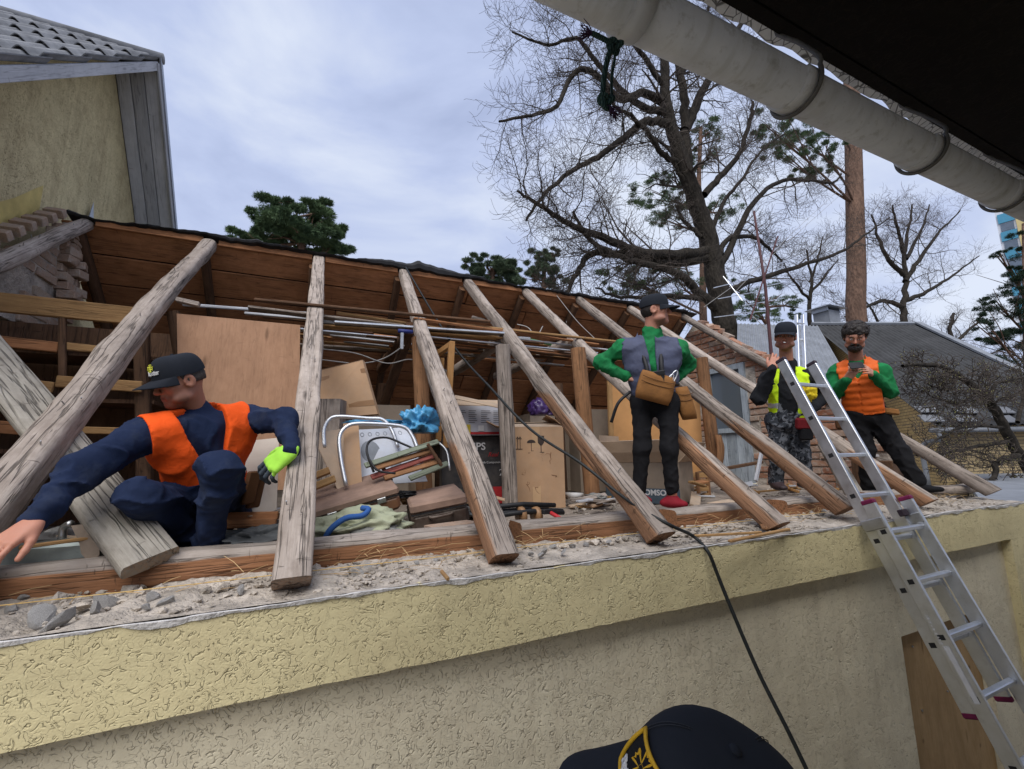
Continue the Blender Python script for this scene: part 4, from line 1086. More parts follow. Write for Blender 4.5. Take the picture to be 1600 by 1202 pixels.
# suitcases
M['suit_brown'] = m_plain('brown_fibre_suitcase', (.17, .075, .034), .5, 0, .2, 7, .15, 60, spec=.4, dust=.55); M['suit_dust'] = m_plain('dusty_suitcase_lid', (.25, .165, .125), .85, 0, .3, 7, .3, 50); M['suit_dark'] = m_plain('dark_suitcase', (.05, .032, .024), .55, 0, .3, 8, .2, 50, dust=.55)
def suitcase(FL, FR, back, h, label, side, lid, lock=True):
    FL, FR = np.asarray(FL, float), np.asarray(FR, float); ex = nrm(FR - FL); L = np.linalg.norm(FR - FL)
    ey = nrm(np.asarray(back, float) - ex * (np.asarray(back, float) @ ex)); ez = np.cross(ex, ey); D = .36
    c = FL + ex * L / 2 + ey * D / 2 - ez * h / 2
    t = thing('suitcase', c - ez * h / 2, label, 'suitcase')
    mb = MB(); mb.obox(c - ez * h * .18, ex * L / 2, ey * D / 2, ez * h * .32, bev=.02); mb.build('body', side, t)
    mb = MB(); mb.obox(c + ez * h * .33, ex * L / 2 * 1.003, ey * D / 2 * 1.004, ez * h * .17, bev=.018); mb.build('lid', lid, t)
    mb = MB(); mb.obox(c + ez * h * .148 - ey * (D / 2 + .001), ex * L / 2 * .99, ey * .003, ez * .003); mb.build('seam', M['black'], t)
    if lock:
        for u in (-.28, .28):
            q = c + ex * L * u - ey * (D / 2 + .004) + ez * h * .12
            mb = MB(); mb.obox(q, ex * .022, ey * .004, ez * .014, bev=.003); mb.tube([q - ey * .003, q - ey * .009], .009, 10); mb.build('lock', M['steel'], t)
    mb = MB(); mb.tube(smoothpath([c - ey * (D / 2) + ex * -.06, c - ey * (D / 2 + .03) + ex * -.045, c - ey * (D / 2 + .03) + ex * .045, c - ey * (D / 2) + ex * .06], 5), .008, 6); mb.build('handle', side, t, smooth=True)
    return t
suitcase(P(484, 800, Y=2.36), P(622, 760, Y=2.36), V(.08, .9, .22), .125, 'dusty brown suitcase with a metal lock lying on the rubbish', M['suit_brown'], M['suit_dust'])
suitcase(P(640, 790, Y=2.34), P(730, 772, Y=2.30), V(.25, .9, .12), .16, 'dark suitcase with dusty lid beside the brown one', M['suit_dark'], M['suit_dust'], False)
crumple('blanket_bundle', P(566, 826, Y=2.26), (.19, .13, .085), M['rag_green'], 'rolled olive blanket bundle lying on the sill', 'blanket', 4, .22, 5, 2.4, yaw=-.15)
crumple('canvas_bundle', P(575, 838, Y=2.17), (.15, .06, .05), M['rag_grey'], 'folded grey canvas in front of the olive blanket', 'canvas', 14, .16, 4, 4, yaw=-.15)
mb = MB(); mb.tube(smoothpath([P(505, 850, Y=2.15), P(516, 828, Y=2.12), P(540, 810, Y=2.12), P(566, 806, Y=2.13), P(576, 796, Y=2.17), P(565, 794, Y=2.2)], 5), .013, 6)
o = mb.build('webbing_strap', M['rag_blue'], smooth=True); props(o, 'blue webbing strap wound over the olive blanket', 'strap')
o = put_brick(BP[1], P(706, 828, Y=2.22), .2, None, name='loose_brick'); props(o, 'pale broken brick lying between the second pair of rafters', 'brick')
# bundle of black tubes and a crowbar
tb = thing('tube_bundle', P(815, 812, Y=2.36), 'bundle of black tubes bound with brown tape on the attic floor', 'tubes')
for k, (dy, dz) in enumerate(((0, .03), (.03, .035), (.012, .065), (-.025, .02), (.05, .02))):
    a = P(768, 812, Y=2.36) + V(0, dy, dz); b = P(852 + 4 * k, 806, Y=2.42) + V(.02 * k, dy, dz * .9)
    mb = MB(); mb.tube([a, (a + b) / 2 + V(0, 0, .006 * k), b], .0145, 9); mb.build('tube', M['black'], tb, smooth=True)
for px in (814, 838):
    c = P(px, 806, Y=2.39); mb = MB(); mb.tube([c + V(-.014, 0, .0), c + V(.014, .003, .003)], .052, 12); mb.build('tape_band', M['tape'], tb, smooth=True)
cb = thing('crowbar', P(870, 815, Y=2.16), 'long dark bar with a pale flat blade lying behind the sill', 'crowbar')
mb = MB(); mb.tube([P(786, 823, Y=2.16), P(925, 810, Y=2.16)], .007, 7); mb.build('shaft', M['black'], cb, smooth=True)
mb = MB(); a = P(943, 807, Y=2.16); mb.obox(a, V(.05, 0, .003), V(0, .03, 0), V(0, 0, .003), bev=.001); mb.build('blade', M['galv'], cb)
ht = thing('hammer', P(870, 808, Y=2.3), 'small hammer with a red handle beside the tube bundle', 'hammer')
mb = MB(); mb.tube([P(858, 800, Y=2.32), P(882, 814, Y=2.24)], .012, 8); mb.build('handle', M['print_red'], ht, smooth=True)
mb = MB(); mb.obox(P(858, 799, Y=2.32), V(.05, .01, 0), V(-.003, .014, 0), V(0, 0, .014), bev=.004); mb.build('head', M['black'], ht)
o = mesh('white_bowl', *tubevf([P(897, 781, Y=3.1), P(897, 776, Y=3.1), P(897, 770, Y=3.1)], [.03, .07, .075], 14), M['plaster_white'], smooth=True); props(o, 'upturned white bowl on the attic floor by the tall cardboard box', 'bowl')
crumple('purple_bag', P(848, 640, Y=3.5), (.12, .1, .1), m_plain('purple_plastic', (.06, .03, .13), .3, 0, .3, 12, .2, 40, spec=.5), 'dark purple bag on the rubbish behind the fourth rafter', 'bag', 3, .2, 4)
# leftovers near the gable
o = plank('tool_handle', P(1181, 752, Y=2.95), P(1190, 706, Y=3.0), .035, .025, M['white_board'], None, up=(0, -1, 0)); props(o, 'pale wooden tool handle standing in the rubble by the gable', 'handle')
o = plank('dark_plank', P(1090, 740, Y=3.3), P(1190, 722, Y=3.3), .05, .03, M['wood_dark'], None); props(o, 'dark plank lying across the rubble below the frame', 'plank')
crt = thing('slatted_crate', P(1092, 778, Y=2.95), 'small slatted crate of pale wood beside the open carton', 'crate')
for k in range(4):
    z = FLOOR + .03 + k * .06; plank('slat', P(1078, 770, Y=3.0) * V(1, 1, 0) + V(0, 0, z), P(1108, 770, Y=2.92) * V(1, 1, 0) + V(0, 0, z), .045, .012, M['wood_ochre'], crt, up=(0, -1, 0), seed=k)
for px in (1090, 1106): plank('corner_post', P(px, 770, Y=2.94) * V(1, 1, 0) + V(0, -.012, FLOOR), P(px, 770, Y=2.94) * V(1, 1, 0) + V(0, -.012, FLOOR + .24), .035, .02, M['wood_post'], crt, up=(0, -1, 0))
bp = beam('carved_bedpost', P(1128, 748, Y=3.12), P(1122, 680, Y=3.14), .09, .05, M['wood_post'], None, sq=2.2, jit=.25, rings=16, seg=14, seed=4); props(bp, 'carved brown bed post leaning by the fibreboard panel', 'bed post')
rs = random.Random(12)
for k in range(22):
    px, py = rs.uniform(1165, 1300), rs.uniform(748, 768)
    c = P(px, py, Z=FLOOR + .03 + rs.uniform(0, .04)); a = rs.uniform(0, 3.14); L = rs.uniform(.06, .16)
    d = V(math.cos(a) * L, math.sin(a) * L, rs.uniform(-.03, .03))
    o = plank('timber_offcut', c - d, c + d, rs.uniform(.03, .07), rs.uniform(.012, .03), M[rs.choice(['wood_ochre', 'wood_new', 'cardboard_pale', 'white_board'])], None, seed=k)
    props(o, 'short timber offcut in the heap round the boots by the gable', 'offcut', 'timber offcuts by the gable')
o = mesh('paper_stack', *chbox(.003, .09, .07, .012), M['print_white'], None, Matrix.Translation(Vector(P(1372, 712, Y=2.5).tolist())) @ Matrix.Rotation(.4, 4, 'Z')); props(o, 'white paper pad lying behind the man in the orange vest', 'paper')
o = mesh('dark_chest', *chbox(.006, .22, .16, .12), M['wood_dark'], None, Matrix.Translation(Vector((P(1375, 742, Y=2.5) + V(0, 0, .02)).tolist())) @ Matrix.Rotation(.2, 4, 'Z')); props(o, 'dark wooden chest under the white paper pad', 'chest')
o = beam('loose_block', P(1425, 768, Y=2.02), P(1528, 762, Y=1.92), .12, .07, M['wood_grey'], None, sq=6, jit=.08, rings=12, seed=8); props(o, 'short weathered block lying under the foot of the bearded man', 'timber')
o = plank('fallen_plank', P(1345, 790, Y=2.05), P(1290, 695, Y=2.5), .13, .03, M['wood_loose'], None, up=(-.5, -.6, .5)); props(o, 'grey plank leaning behind the ladder', 'plank')
# fallen rafter across the near corner
fb0 = P(238, 878, Y=1.93); fb1 = P(-45, 520, Y=2.95)
o = beam('fallen_rafter', fb0, fb1, .165, .055, M['wood_loose'], None, sq=9, jit=.03, rings=20, seg=20, seed=40, up=(.35, -.75, .55)); props(o, 'fallen grey rafter slanting down onto the sill beside the crouching man', 'timber')
# things in the near corner
mb = MB(); a = P(120, 872, Y=2.16); mb.obox(a + V(0, 0, .02), V(.17, 0, 0), V(0, .09, 0), V(0, 0, .045), bev=.01); o = mb.build('tin_tray', m_metal('dull_tin', (.33, .37, .36), .6, .2, .4)); props(o, 'dull green-grey tin box behind the sill in the near corner', 'tin box')
sp = thing('worn_spade', P(140, 880, Y=2.06), 'worn spade blade on a strap lying over the tin box', 'spade')
q = [P(*p, Y=2.05) for p in ((112, 822), (130, 820), (148, 838), (157, 852), (156, 868), (148, 877), (138, 877), (128, 866), (125, 850))]
nn2 = V(0, -.006, .002); mesh('blade', q + [a + nn2 for a in q], [tuple(range(9)), tuple(range(9, 18))[::-1]] + [(i, (i + 1) % 9, 9 + (i + 1) % 9, 9 + i) for i in range(9)], m_plain('rusty_tan_blade', (.30, .24, .19), .8, 0, .25, 12, .3, 50), sp)
mb = MB(); mb.tube(smoothpath([P(97, 842, Y=2.1), P(100, 824, Y=2.1), P(112, 818, Y=2.08)], 4), .012, 6); mb.build('socket', M['steel'], sp, smooth=True)
o = plank('lath', P(30, 856, Y=2.02), P(160, 838, Y=2.06), .018, .012, M['wood_ochre'], None); props(o, 'thin lath lying behind the reaching hand', 'lath')
sheet('pale_board', [P(378, 690, Y=2.62), P(436, 684, Y=2.6), P(432, 800, Y=2.45), P(360, 802, Y=2.45)], .008, m_plain('whitish_fibreboard', (.52, .46, .40), .85, 0, .15, 5, .1, 50), 'whitish torn board between the crouching man and the second rafter', 'board')
for k, (a, b, y_) in enumerate((((352, 808), (435, 806), 2.3), ((352, 820), (432, 817), 2.26), ((480, 765), (524, 748), 2.5), ((482, 748), (515, 735), 2.6))):
    o = plank('scrap_board', P(*a, Y=y_), P(*b, Y=y_), .035, .05, M['wood_board' if k < 2 else 'wood_ochre'], None, up=(0, -1, .2), seed=k)
    props(o, ('upper brown scrap board behind the crouching man', 'lower brown scrap board behind the crouching man', 'splintered pale board beside the suitcase', 'short pale board under the cardboard piece')[k], 'board')
crumple('grey_tarpaulin', P(400, 842, Y=2.2), (.16, .09, .04), m_plain('dark_grey_tarpaulin', (.085, .09, .092), .6, 0, .3, 8, .3, 30), 'dark grey tarpaulin crumpled between sill and scrap boards', 'tarpaulin', 17, .35, 5, 2.6)

# laths, pipes and mouldings stored across the ties
rs = random.Random(21)
looks = [('wood_board', 'brown'), ('wood_ochre', 'ochre'), ('white_board', 'white'), ('wood_dark', 'dark'), ('wood_grey', 'grey'), ('alu', 'metal')]
cnt = {}
for k in range(44):
    mt, wd = looks[[0, 0, 1, 3, 4, 2, 0, 3, 5, 1, 3][k % 11]]
    y = rs.uniform(3.55, 4.5); z = PR(788, 530)[2] - .02 + rs.uniform(0, .16) + (y - 3.6) * .05
    x0 = rs.uniform(-.85, 1.6); L = rs.uniform(1.2, 2.6)
    if k % 5 == 0: y = rs.uniform(3.42, 3.6)
    x1 = min(x0 + L, 3.6)
    sag_ = rs.uniform(-.05, .05)
    o = plank('stored_lath', V(x0, y, z + sag_ * .5), V(x1, y + rs.uniform(-.12, .12), z - sag_ * .5), rs.choice((.03, .045, .06, .09)), rs.choice((.012, .018)), M[mt], None, seed=k)
    props(o, f'{wd} lath in the long stack stored across the ties under the roof', 'lath', f'{wd} laths stored under the roof')
o = plank('long_pipe', P(285, 476, Y=3.75), P(480, 490, Y=3.75), .022, .022, M['white_board'], None, bev=.008); props(o, 'long pale rod lying above the plywood sheet', 'rod')
gp = beam('green_pole', P(812, 528, Y=3.9), P(880, 542, Y=3.9), .03, .03, m_plain('green_paint', (.04, .16, .05), .5), None, sq=2, jit=.01); props(gp, 'green painted pole among the stored laths', 'pole')
cl = thing('blue_clamp', P(640, 535, Y=3.25), 'steel clamp with a blue handle hanging by the third rafter', 'clamp')
mb = MB(); mb.tube([P(622, 517, Y=3.3), P(645, 519, Y=3.3)], .016, 8); mb.build('handle', m_plain('dark_blue_grip', (.02, .03, .15), .5), cl, smooth=True)
mb = MB(); mb.obox(P(628, 532, Y=3.3), V(.013, 0, 0), V(0, .008, 0), V(0, 0, .07), bev=.003); mb.build('jaw', M['steel'], cl)
# new yellow frame
fr = thing('new_wood_frame', P(690, 690, Y=3.2), 'frame of new yellow timber standing behind the third rafter', 'frame')
plank('upright', P(697, 700, Y=3.15), P(706, 534, Y=3.15), .045, .04, M['wood_new'], fr, up=(0, -1, 0)); plank('upright', P(685, 690, Y=3.5), P(690, 560, Y=3.5), .04, .04, M['wood_new'], fr, up=(0, -1, 0))
plank('rail', P(706, 538, Y=3.15), P(680, 556, Y=3.55), .04, .045, M['wood_new'], fr)
# cables inside
# stacked cartons and bundles in the dark at the back
rs = random.Random(91); tone = [('carton_grey', 'grey-brown'), ('cardboard', 'tan'), ('wood_dark', 'dark'), ('cardboard_pale', 'dusty')]
spots_ = [('behind the second rafter', .15, 3.9), ('behind the third rafter', .55, 4.1), ('behind the new yellow frame', 1.0, 4.2), ('behind the grey post', 1.45, 4.1), ('behind the tall cardboard box', 1.95, 4.0), ('behind the leaning post', 2.45, 4.2), ('behind the fibreboard panel', 3.0, 4.3)]
for k in range(21):
    wh, x_, y_ = spots_[k % 7]; lv = k // 7; mt, tn = tone[(k * 3 + lv) % 4]; L = rs.uniform(.28, .48); h = rs.uniform(.2, .3)
    A = V(x_ + rs.uniform(-.12, .12), y_ + rs.uniform(-.1, .2), FLOOR + .012 + lv * .27); ang = rs.uniform(-.5, .3)
    Carton('stored_box', A, A + V(math.cos(ang) * L, math.sin(ang) * L, 0), rs.uniform(.25, .4), h, M[mt], f'{tn} box {("at the bottom", "in the middle", "on top")[lv]} of the stack {wh}', 'box', lid=True, sag=.01)
# loose scrap filling the floor between the bigger things
rs = random.Random(44)
zones = [(488, 560, 740, 800, 2.55, 2.9, 'beside the suitcases'), (690, 760, 770, 825, 2.35, 2.9, 'behind the third rafter'), (640, 700, 745, 775, 2.6, 3.0, 'behind the sled'), (880, 960, 775, 800, 2.5, 3.2, 'by the tall cardboard box'), (1085, 1180, 745, 790, 2.4, 3.1, 'below the gable frame'), (60, 200, 840, 880, 2.12, 2.4, 'in the near corner'), (355, 440, 770, 845, 2.3, 2.7, 'behind the crouching man')]
mats_ = [('wood_board', 'brown board'), ('wood_ochre', 'ochre board'), ('cardboard', 'cardboard strip'), ('cardboard_pale', 'dusty cardboard strip'), ('wood_dark', 'dark board'), ('wood_grey', 'grey board'), ('white_board', 'white board')]
for k in range(74):
    x0, x1, y0, y1, Y0, Y1, where = zones[k % 7]; px, py, Y_ = rs.uniform(x0, x1), rs.uniform(y0, y1), rs.uniform(Y0, Y1)
    c = P(px, py, Y=Y_); c[2] = max(FLOOR + .02, min(c[2], FLOOR + .16)); mt, wd = rs.choice(mats_); L = rs.uniform(.05, .2); a_ = rs.uniform(-.7, .7) + (1.2 if rs.random() < .3 else 0)
    d = V(math.cos(a_) * L, math.sin(a_) * L, rs.uniform(-.25, .3) * L)
    o = plank('scrap_piece', c - d, c + d, rs.uniform(.02, .09), rs.uniform(.006, .022), M[mt], None, up=(rs.uniform(-.6, .6), rs.uniform(-.6, .3), 1), seed=k, warp=.008)
    props(o, f'{wd} lying in the rubbish {where}', 'scrap', f'{wd} scraps {where}')
for k, (px, py, Y_, r_, mt, lb) in enumerate(((512, 700, 2.9, .07, 'rag_grey', 'grey rag stuffed behind the cardboard pieces'), (735, 800, 2.55, .08, 'rag_grey', 'dark rag heap beside the tube bundle'), (700, 770, 2.75, .06, 'rag_green', 'olive rag behind the dark suitcase'), (1150, 765, 2.6, .07, 'felt', 'scrap of black felt below the gable frame'), (80, 850, 2.3, .09, 'rag_grey', 'grey rag behind the tin box'), (930, 778, 2.9, .06, 'rag_grey', 'small grey rag by the leaning post'), (625, 770, 2.6, .05, 'felt', 'black felt scrap under the sled'))):
    c = P(px, py, Y=Y_); c[2] = max(FLOOR + .03, min(c[2], FLOOR + .2)); crumple('rag', c, (r_ * 1.5, r_, r_ * .5), M[mt], lb, 'rag', k + 60, .32, 4, 2.8, yaw=k)
def cable(name, pts, r, mat, label, cat='cable', n=6, seg=6, parent=None):
    mb = MB(); mb.tube(smoothpath(pts, n), r, seg); o = mb.build(name, mat, parent, smooth=True)
    return props(o, label, cat) if label else o
M['cable_black'] = m_plain('black_cable', (.014, .016, .016), .5, 0, .2, 30, .05, 60); M['wire_grey'] = m_plain('grey_wire', (.30, .29, .28), .5, 0, .2, 30, .05, 60)
cable('hanging_wire', [P(500, 562, Y=3.6), P(560, 568, Y=3.6), P(600, 560, Y=3.6), P(632, 540, Y=3.5)], .005, M['wire_grey'], 'grey wire sagging beneath the stored laths', 'wire')
cable('hanging_wire', [P(498, 545, Y=3.6), P(555, 552, Y=3.6), P(605, 568, Y=3.6), P(645, 562, Y=3.6), P(700, 580, Y=3.7)], .005, M['wire_grey'], 'second grey wire looping behind the third rafter', 'wire')
cable('hanging_wire', [P(808, 507, Y=4.2), P(825, 512, Y=4.1), P(838, 526, Y=4.0), P(848, 510, Y=4.1)], .006, M['wire_grey'], 'short grey wire coil below the fifth rafter head', 'wire')

# ------------------------------------------------------------------ black cable over the wall
pts = [P(634, 418, Y=ry - .08), P(705, 535, Y=3.5), P(770, 610, Y=2.75), P(830, 672, Y=2.4), P(905, 722, Y=2.1), P(965, 770, Y=1.9), PR(1005, 798, .07), P(1050, 822, Z=ZT + .1), P(1083, 838, Y=1.66)]
pts2 = [P(1106, 862, Y=1.58), P(1120, 895, Y=1.56), P(1140, 945, Y=1.52), P(1185, 1050, Y=1.42), P(1240, 1160, Y=1.3), P(1300, 1290, Y=1.2), P(1370, 1460, Y=1.15)]
cable('black_cable', pts + pts2, .0085, M['cable_black'], 'black cable hanging from the ridge over the wall into the yard', 'cable', 8, 8)
cable('thin_wire', [P(870, 462, Y=ry - .05), P(900, 500, Y=4.2), P(925, 525, Y=4.0), P(935, 535, Y=3.9)], .004, M['wire_grey'], 'thin wire hanging below the fifth and sixth rafter heads', 'wire')
# mason's line stretched along the wall
lx = [(-60, 953, ), (240, 920), (480, 893), (760, 862), (1010, 832), (1330, 796)]
cable('mason_line', [P(x, y, Y=1.80) for x, y in lx], .0016, m_plain('straw_yellow_string', (.62, .42, .16), .8), 'yellow mason line stretched along the wall head', 'string', 3, 5)

# ------------------------------------------------------------------ rubble and straw
rs = np.random.RandomState(6)
def chunk(seed, sub=2):
    v, f = IC[sub]; r_ = np.random.RandomState(seed); v = v.copy()
    for _ in range(7):                                    # knock flats off a ball
        d = nrm(r_.normal(size=3)); lim = r_.uniform(.35, .75); ex_ = v @ d - lim; v = v - np.outer(np.maximum(ex_, 0), d)
    return v * (1 + .06 * vnoise(v * 4, seed))[:, None], f
CH = [chunk(200 + k) for k in range(10)]
chm = []
for k in range(10):
    me = bpy.data.meshes.new('mortar_chunk'); me.from_pydata(CH[k][0].tolist(), [], CH[k][1]); me.materials.append(M['plaster_edge']); me.update(); chm.append(me)
big_spots = [(20, 950, 1.9), (38, 935, 1.2), (95, 965, 2.6), (70, 965, 2.2), (170, 940, 2.4), (150, 952, 1.6), (240, 935, 1.7), (262, 940, 1.9), (375, 922, 1.4), (230, 948, 1.1), (560, 893, 2.0), (575, 888, 1.3), (590, 884, 1.2), (560, 882, 1.4), (605, 880, 1.3), (545, 886, 1.2),
             (850, 862, 1.3), (865, 855, 1.6), (845, 868, 1.1), (895, 853, 1.4), (915, 850, 1.5), (830, 866, 1.2), (950, 846, 1.3), (965, 842, 1.0), (880, 862, .9), (1090, 830, 1.1), (1270, 803, 1.8), (1290, 800, 2.0), (1250, 808, 1.6), (1310, 802, 1.2), (650, 880, 1.2), (680, 876, 1.1)]
for k, (px, py, sz) in enumerate(big_spots):
    c = P(px, py, Z=ZT + .02); sz *= .0145
    o = bpy.data.objects.new('mortar_chunk', chm[k % 10]); COL.objects.link(o)
    o.location = c.tolist(); o.rotation_euler = rs.uniform(0, 6, 3).tolist(); o.rotation_euler[0] *= .15; o.rotation_euler[1] *= .15
    o.scale = (sz * rs.uniform(.9, 1.5), sz * rs.uniform(.8, 1.2), sz * rs.uniform(.45, .8))
    where = 'near the crouching man' if px < 450 else 'between the second and third rafters' if px < 780 else 'between the third and fourth rafters' if px < 1030 else 'near the ladder'
    props(o, f'lump of broken grey mortar on the wall head {where}', 'mortar lump', f'mortar lumps {where}')
V_, F_ = [], []
def stuff_add(v, f):
    b = len(V_); V_.extend(v.tolist()); F_.extend([[i + b for i in q] for q in f])
iv, if_ = IC[1]
def scatter(n, xlo, xhi, ylo, yhi, zf, smin, smax):
    for _ in range(n):
        x = rs.uniform(xlo, xhi); y = rs.uniform(ylo, yhi)
        dens = .5 + .5 * math.sin(x * 3.1 + 1.0) + .35 * math.sin(x * 8.3)
        if rs.rand() > max(.15, dens): continue
        s_ = smin * (smax / smin) ** (rs.rand() ** 1.7)
        v = iv * (1 + .25 * rs.normal(size=(len(iv), 1))) * V(s_ * rs.uniform(.8, 1.6), s_ * rs.uniform(.8, 1.5), s_ * rs.uniform(.4, .9))
        a = rs.rand() * 6.28; R = np.array([[math.cos(a), -math.sin(a), 0], [math.sin(a), math.cos(a), 0], [0, 0, 1]])
        stuff_add(v @ R.T + V(x, y, zf(x, y) + s_ * .3), if_)
zl = lambda x, y: ZT + .006 + .010 * min(1, max(0, (y - 1.7) / .25))
scatter(5200, -1.6, 5.1, 1.63, 1.98, zl, .002, .013); scatter(2300, -1.4, 5.0, 1.80, 1.94, zl, .006, .022)
scatter(1600, -1.8, 5.0, 2.15, 3.6, lambda x, y: FLOOR, .004, .022)
o = mesh('rubble', V_, F_, M['mortar']); props(o, 'crumbs of mortar and plaster littering the wall head', 'rubble', kind='stuff')
V_, F_ = [], []
for _ in range(420):
    x = rs.uniform(-1.3, 4.9)
    if math.sin(x * 2.6 + .6) + .5 * math.sin(x * 7) < rs.uniform(-.9, .8): continue
    y = rs.uniform(1.74, 1.97); L = rs.uniform(.03, .17); a = rs.uniform(-.7, .7) + (0 if rs.rand() < .7 else 1.5); z = zl(x, y) + rs.uniform(.004, .05)
    p0 = V(x, y, z); p1 = p0 + V(math.cos(a), math.sin(a) * .5, rs.uniform(-.15, .4)) * L; pm = (p0 + p1) / 2 + V(0, 0, .04 * L)
    v, f = tubevf([p0, pm, p1], [.0011, .0012, .0008], 3, False); stuff_add(v, f)
o = mesh('straw', V_, F_, m_plain('dry_straw', (.50, .34, .17), .8, 0, .3, 3, .02, 60)); props(o, 'dry straw and stalks strewn in front of the sill', 'straw', kind='stuff')
for k, (a, b, w_) in enumerate((((1140, 846, ), (1232, 827), .02), ((1080, 838), (1190, 832), .012), ((1178, 790), (1195, 826), .03), ((690, 893), (700, 905), .012))):
    o = plank('wood_splinter', P(*a, Z=ZT + .035), P(*b, Z=ZT + .035), w_, .012, M['wood_ochre' if k != 2 else 'wood_post'], None, seed=k)
    props(o, ('long pale splinter at the foot of the fifth rafter', 'thin brown splinter on the wall head beside the cable', 'short split board propped at the fifth rafter foot', 'tiny pale splinter by the third rafter foot')[k], 'splinter')

# ------------------------------------------------------------------ ladder
ld = thing('extension_ladder', (3.5, .85, GZ), 'aluminium extension ladder leaning on the wall edge', 'ladder')
lx0 = 3.0; Lw = .345
def LP(z, off=0.0):                                        # a point on the ladder plane at height z
    y = 1.545 + (z + .42) * .385 - off; return y
ldir = nrm(V(0, .385, 1)); lnor = nrm(V(0, -1, .385))
def rail(x, za, zb, off, nm='rail'):
    a = V(x, LP(za), za) + lnor * off; b = V(x, LP(zb), zb) + lnor * off; c = (a + b) / 2; h = np.linalg.norm(b - a) / 2
    mb = MB(); mb.obox(c, V(.0125, 0, 0), lnor * .034, ldir * h, bev=.003); return mb.build(nm, M['alu'], ld)
M['rubber'] = m_plain('dark_rubber', (.03, .02, .03), .7)
for sec, (za, zb, off, xa, xb) in enumerate(((GZ + .02, -.335, .06, lx0 - .028, lx0 + Lw + .028), (-1.28, .625, -.012, lx0, lx0 + Lw))):
    for x in (xa, xb):
        r_ = rail(x, za, zb, off)
        e_ = V(x, LP(zb), zb) + lnor * off
        mb = MB(); mb.obox(e_ + ldir * .008, V(.0155, 0, 0), lnor * .037, ldir * .014, bev=.008); mb.build('rail_cap', M['purple_cap'] if sec == 0 else M['rubber'], r_)
        if sec: 
            e_ = V(x, LP(za), za) + lnor * off; mb = MB(); mb.obox(e_ - ldir * .008, V(.0155, 0, 0), lnor * .037, ldir * .014, bev=.008); mb.build('rail_cap', M['purple_cap'], r_)
    z = za + .13
    step = .262
    z = [GZ + .16, .455][sec]
    while (z < zb - .04) if sec == 0 else (z > za + .05):
        c = V((xa + xb) / 2, LP(z), z) + lnor * off
        mb = MB(); mb.obox(c, V((xb - xa) / 2 - .0125, 0, 0), nrm(V(0, 1, .05)) * .0155, V(0, 0, .012), bev=.004); rg = mb.build('rung', M['alu'], ld)
        mb = MB(); mb.obox(V(xa - .0131, c[1], c[2]), V(.0008, 0, 0), lnor * .014, ldir * .012); mb.build('rung_end', M['black'], rg)
        z += step * .93 if sec == 0 else -step * .93
for x in (lx0 - .028, lx0 + Lw + .028):
    z = -.44; c = V(x, LP(z), z) + lnor * .03; mb = MB(); mb.obox(c + V(.0, 0, 0), V(.019, 0, 0), lnor * .06, ldir * .03, bev=.004); mb.build('guide_bracket', M['steel'], ld)
    c = V(x + (.05 if x < lx0 + .15 else -.05), LP(-.40), -.40) + lnor * .03; mb = MB(); mb.obox(c, V(.03, 0, 0), lnor * .016, ldir * .02, bev=.004); mb.build('rung_hook', M['rubber'], ld)
c = V(lx0 - .0435, LP(-.86), -.86) + lnor * .06
mb = MB(); rk = random.Random(2); pz = 0.0
for k in range(13):                                        # worn print, too small to read
    pz += rk.uniform(.012, .02); mb.obox(c - ldir * pz - lnor * .012 + V(-.0006, 0, 0), V(.0005, 0, 0), lnor * rk.uniform(.004, .007), ldir * rk.uniform(.002, .0045))
mb.build('worn_print', M['print_white'], ld)
mb = MB(); mb.obox(V(lx0 - .0433, LP(-1.12), -1.12) + lnor * .06, V(.0006, 0, 0), lnor * .012, ldir * .12); mb.build('sticker', M['print_white'], ld)
mb = MB(); mb.obox(V(lx0 - .0433, LP(-1.72), -1.72) + lnor * .06, V(.0006, 0, 0), lnor * .022, ldir * .05); mb.build('sticker', M['rag_blue'], ld)
# ------------------------------------------------------------------ figures: signed-distance modelling, meshed with surface nets
def smin(a, b, k):
    if k <= 0: return np.minimum(a, b)
    h = np.clip(.5 + .5 * (b - a) / k, 0, 1); return b + (a - b) * h - k * h * (1 - h)
def cap(a, b, ra, rb=None):
    a, b = np.asarray(a, float), np.asarray(b, float); rb = ra if rb is None else rb; ab = b - a; L2 = ab @ ab + 1e-12
    def fn(p):
        t = np.clip((p - a) @ ab / L2, 0, 1); return np.linalg.norm(p - a - t[:, None] * ab, axis=1) - (ra + (rb - ra) * t)
    return fn
def ecap(a, b, ra, rb, fdir, flat):
    """tapered capsule squashed by 'flat' along fdir"""
    a, b = np.asarray(a, float), np.asarray(b, float); ab = b - a; L2 = ab @ ab + 1e-12; fd = nrm(fdir)
    def fn(p):
        t = np.clip((p - a) @ ab / L2, 0, 1); w_ = p - a - t[:, None] * ab; c = w_ @ fd
        n_ = np.sqrt(np.maximum((w_ * w_).sum(1) - c * c + (c / flat) ** 2, 1e-12)); return (n_ - (ra + (rb - ra) * t)) * min(1, flat ** .5)
    return fn
def ell(c, r, R=None):
    c = np.asarray(c, float); r = np.asarray(r, float)
    def fn(p):
        q = p - c
        if R is not None: q = q @ R
        k0 = np.linalg.norm(q / r, axis=1); k1 = np.linalg.norm(q / (r * r), axis=1) + 1e-9; return k0 * (k0 - 1) / k1
    return fn
def union(parts, k=.03):
    def fn(p):
        d = None
        for q in parts:
            f, kk = q if isinstance(q, tuple) else (q, k)
            e = f(p); d = e if d is None else smin(d, e, kk)
        return d
    return fn
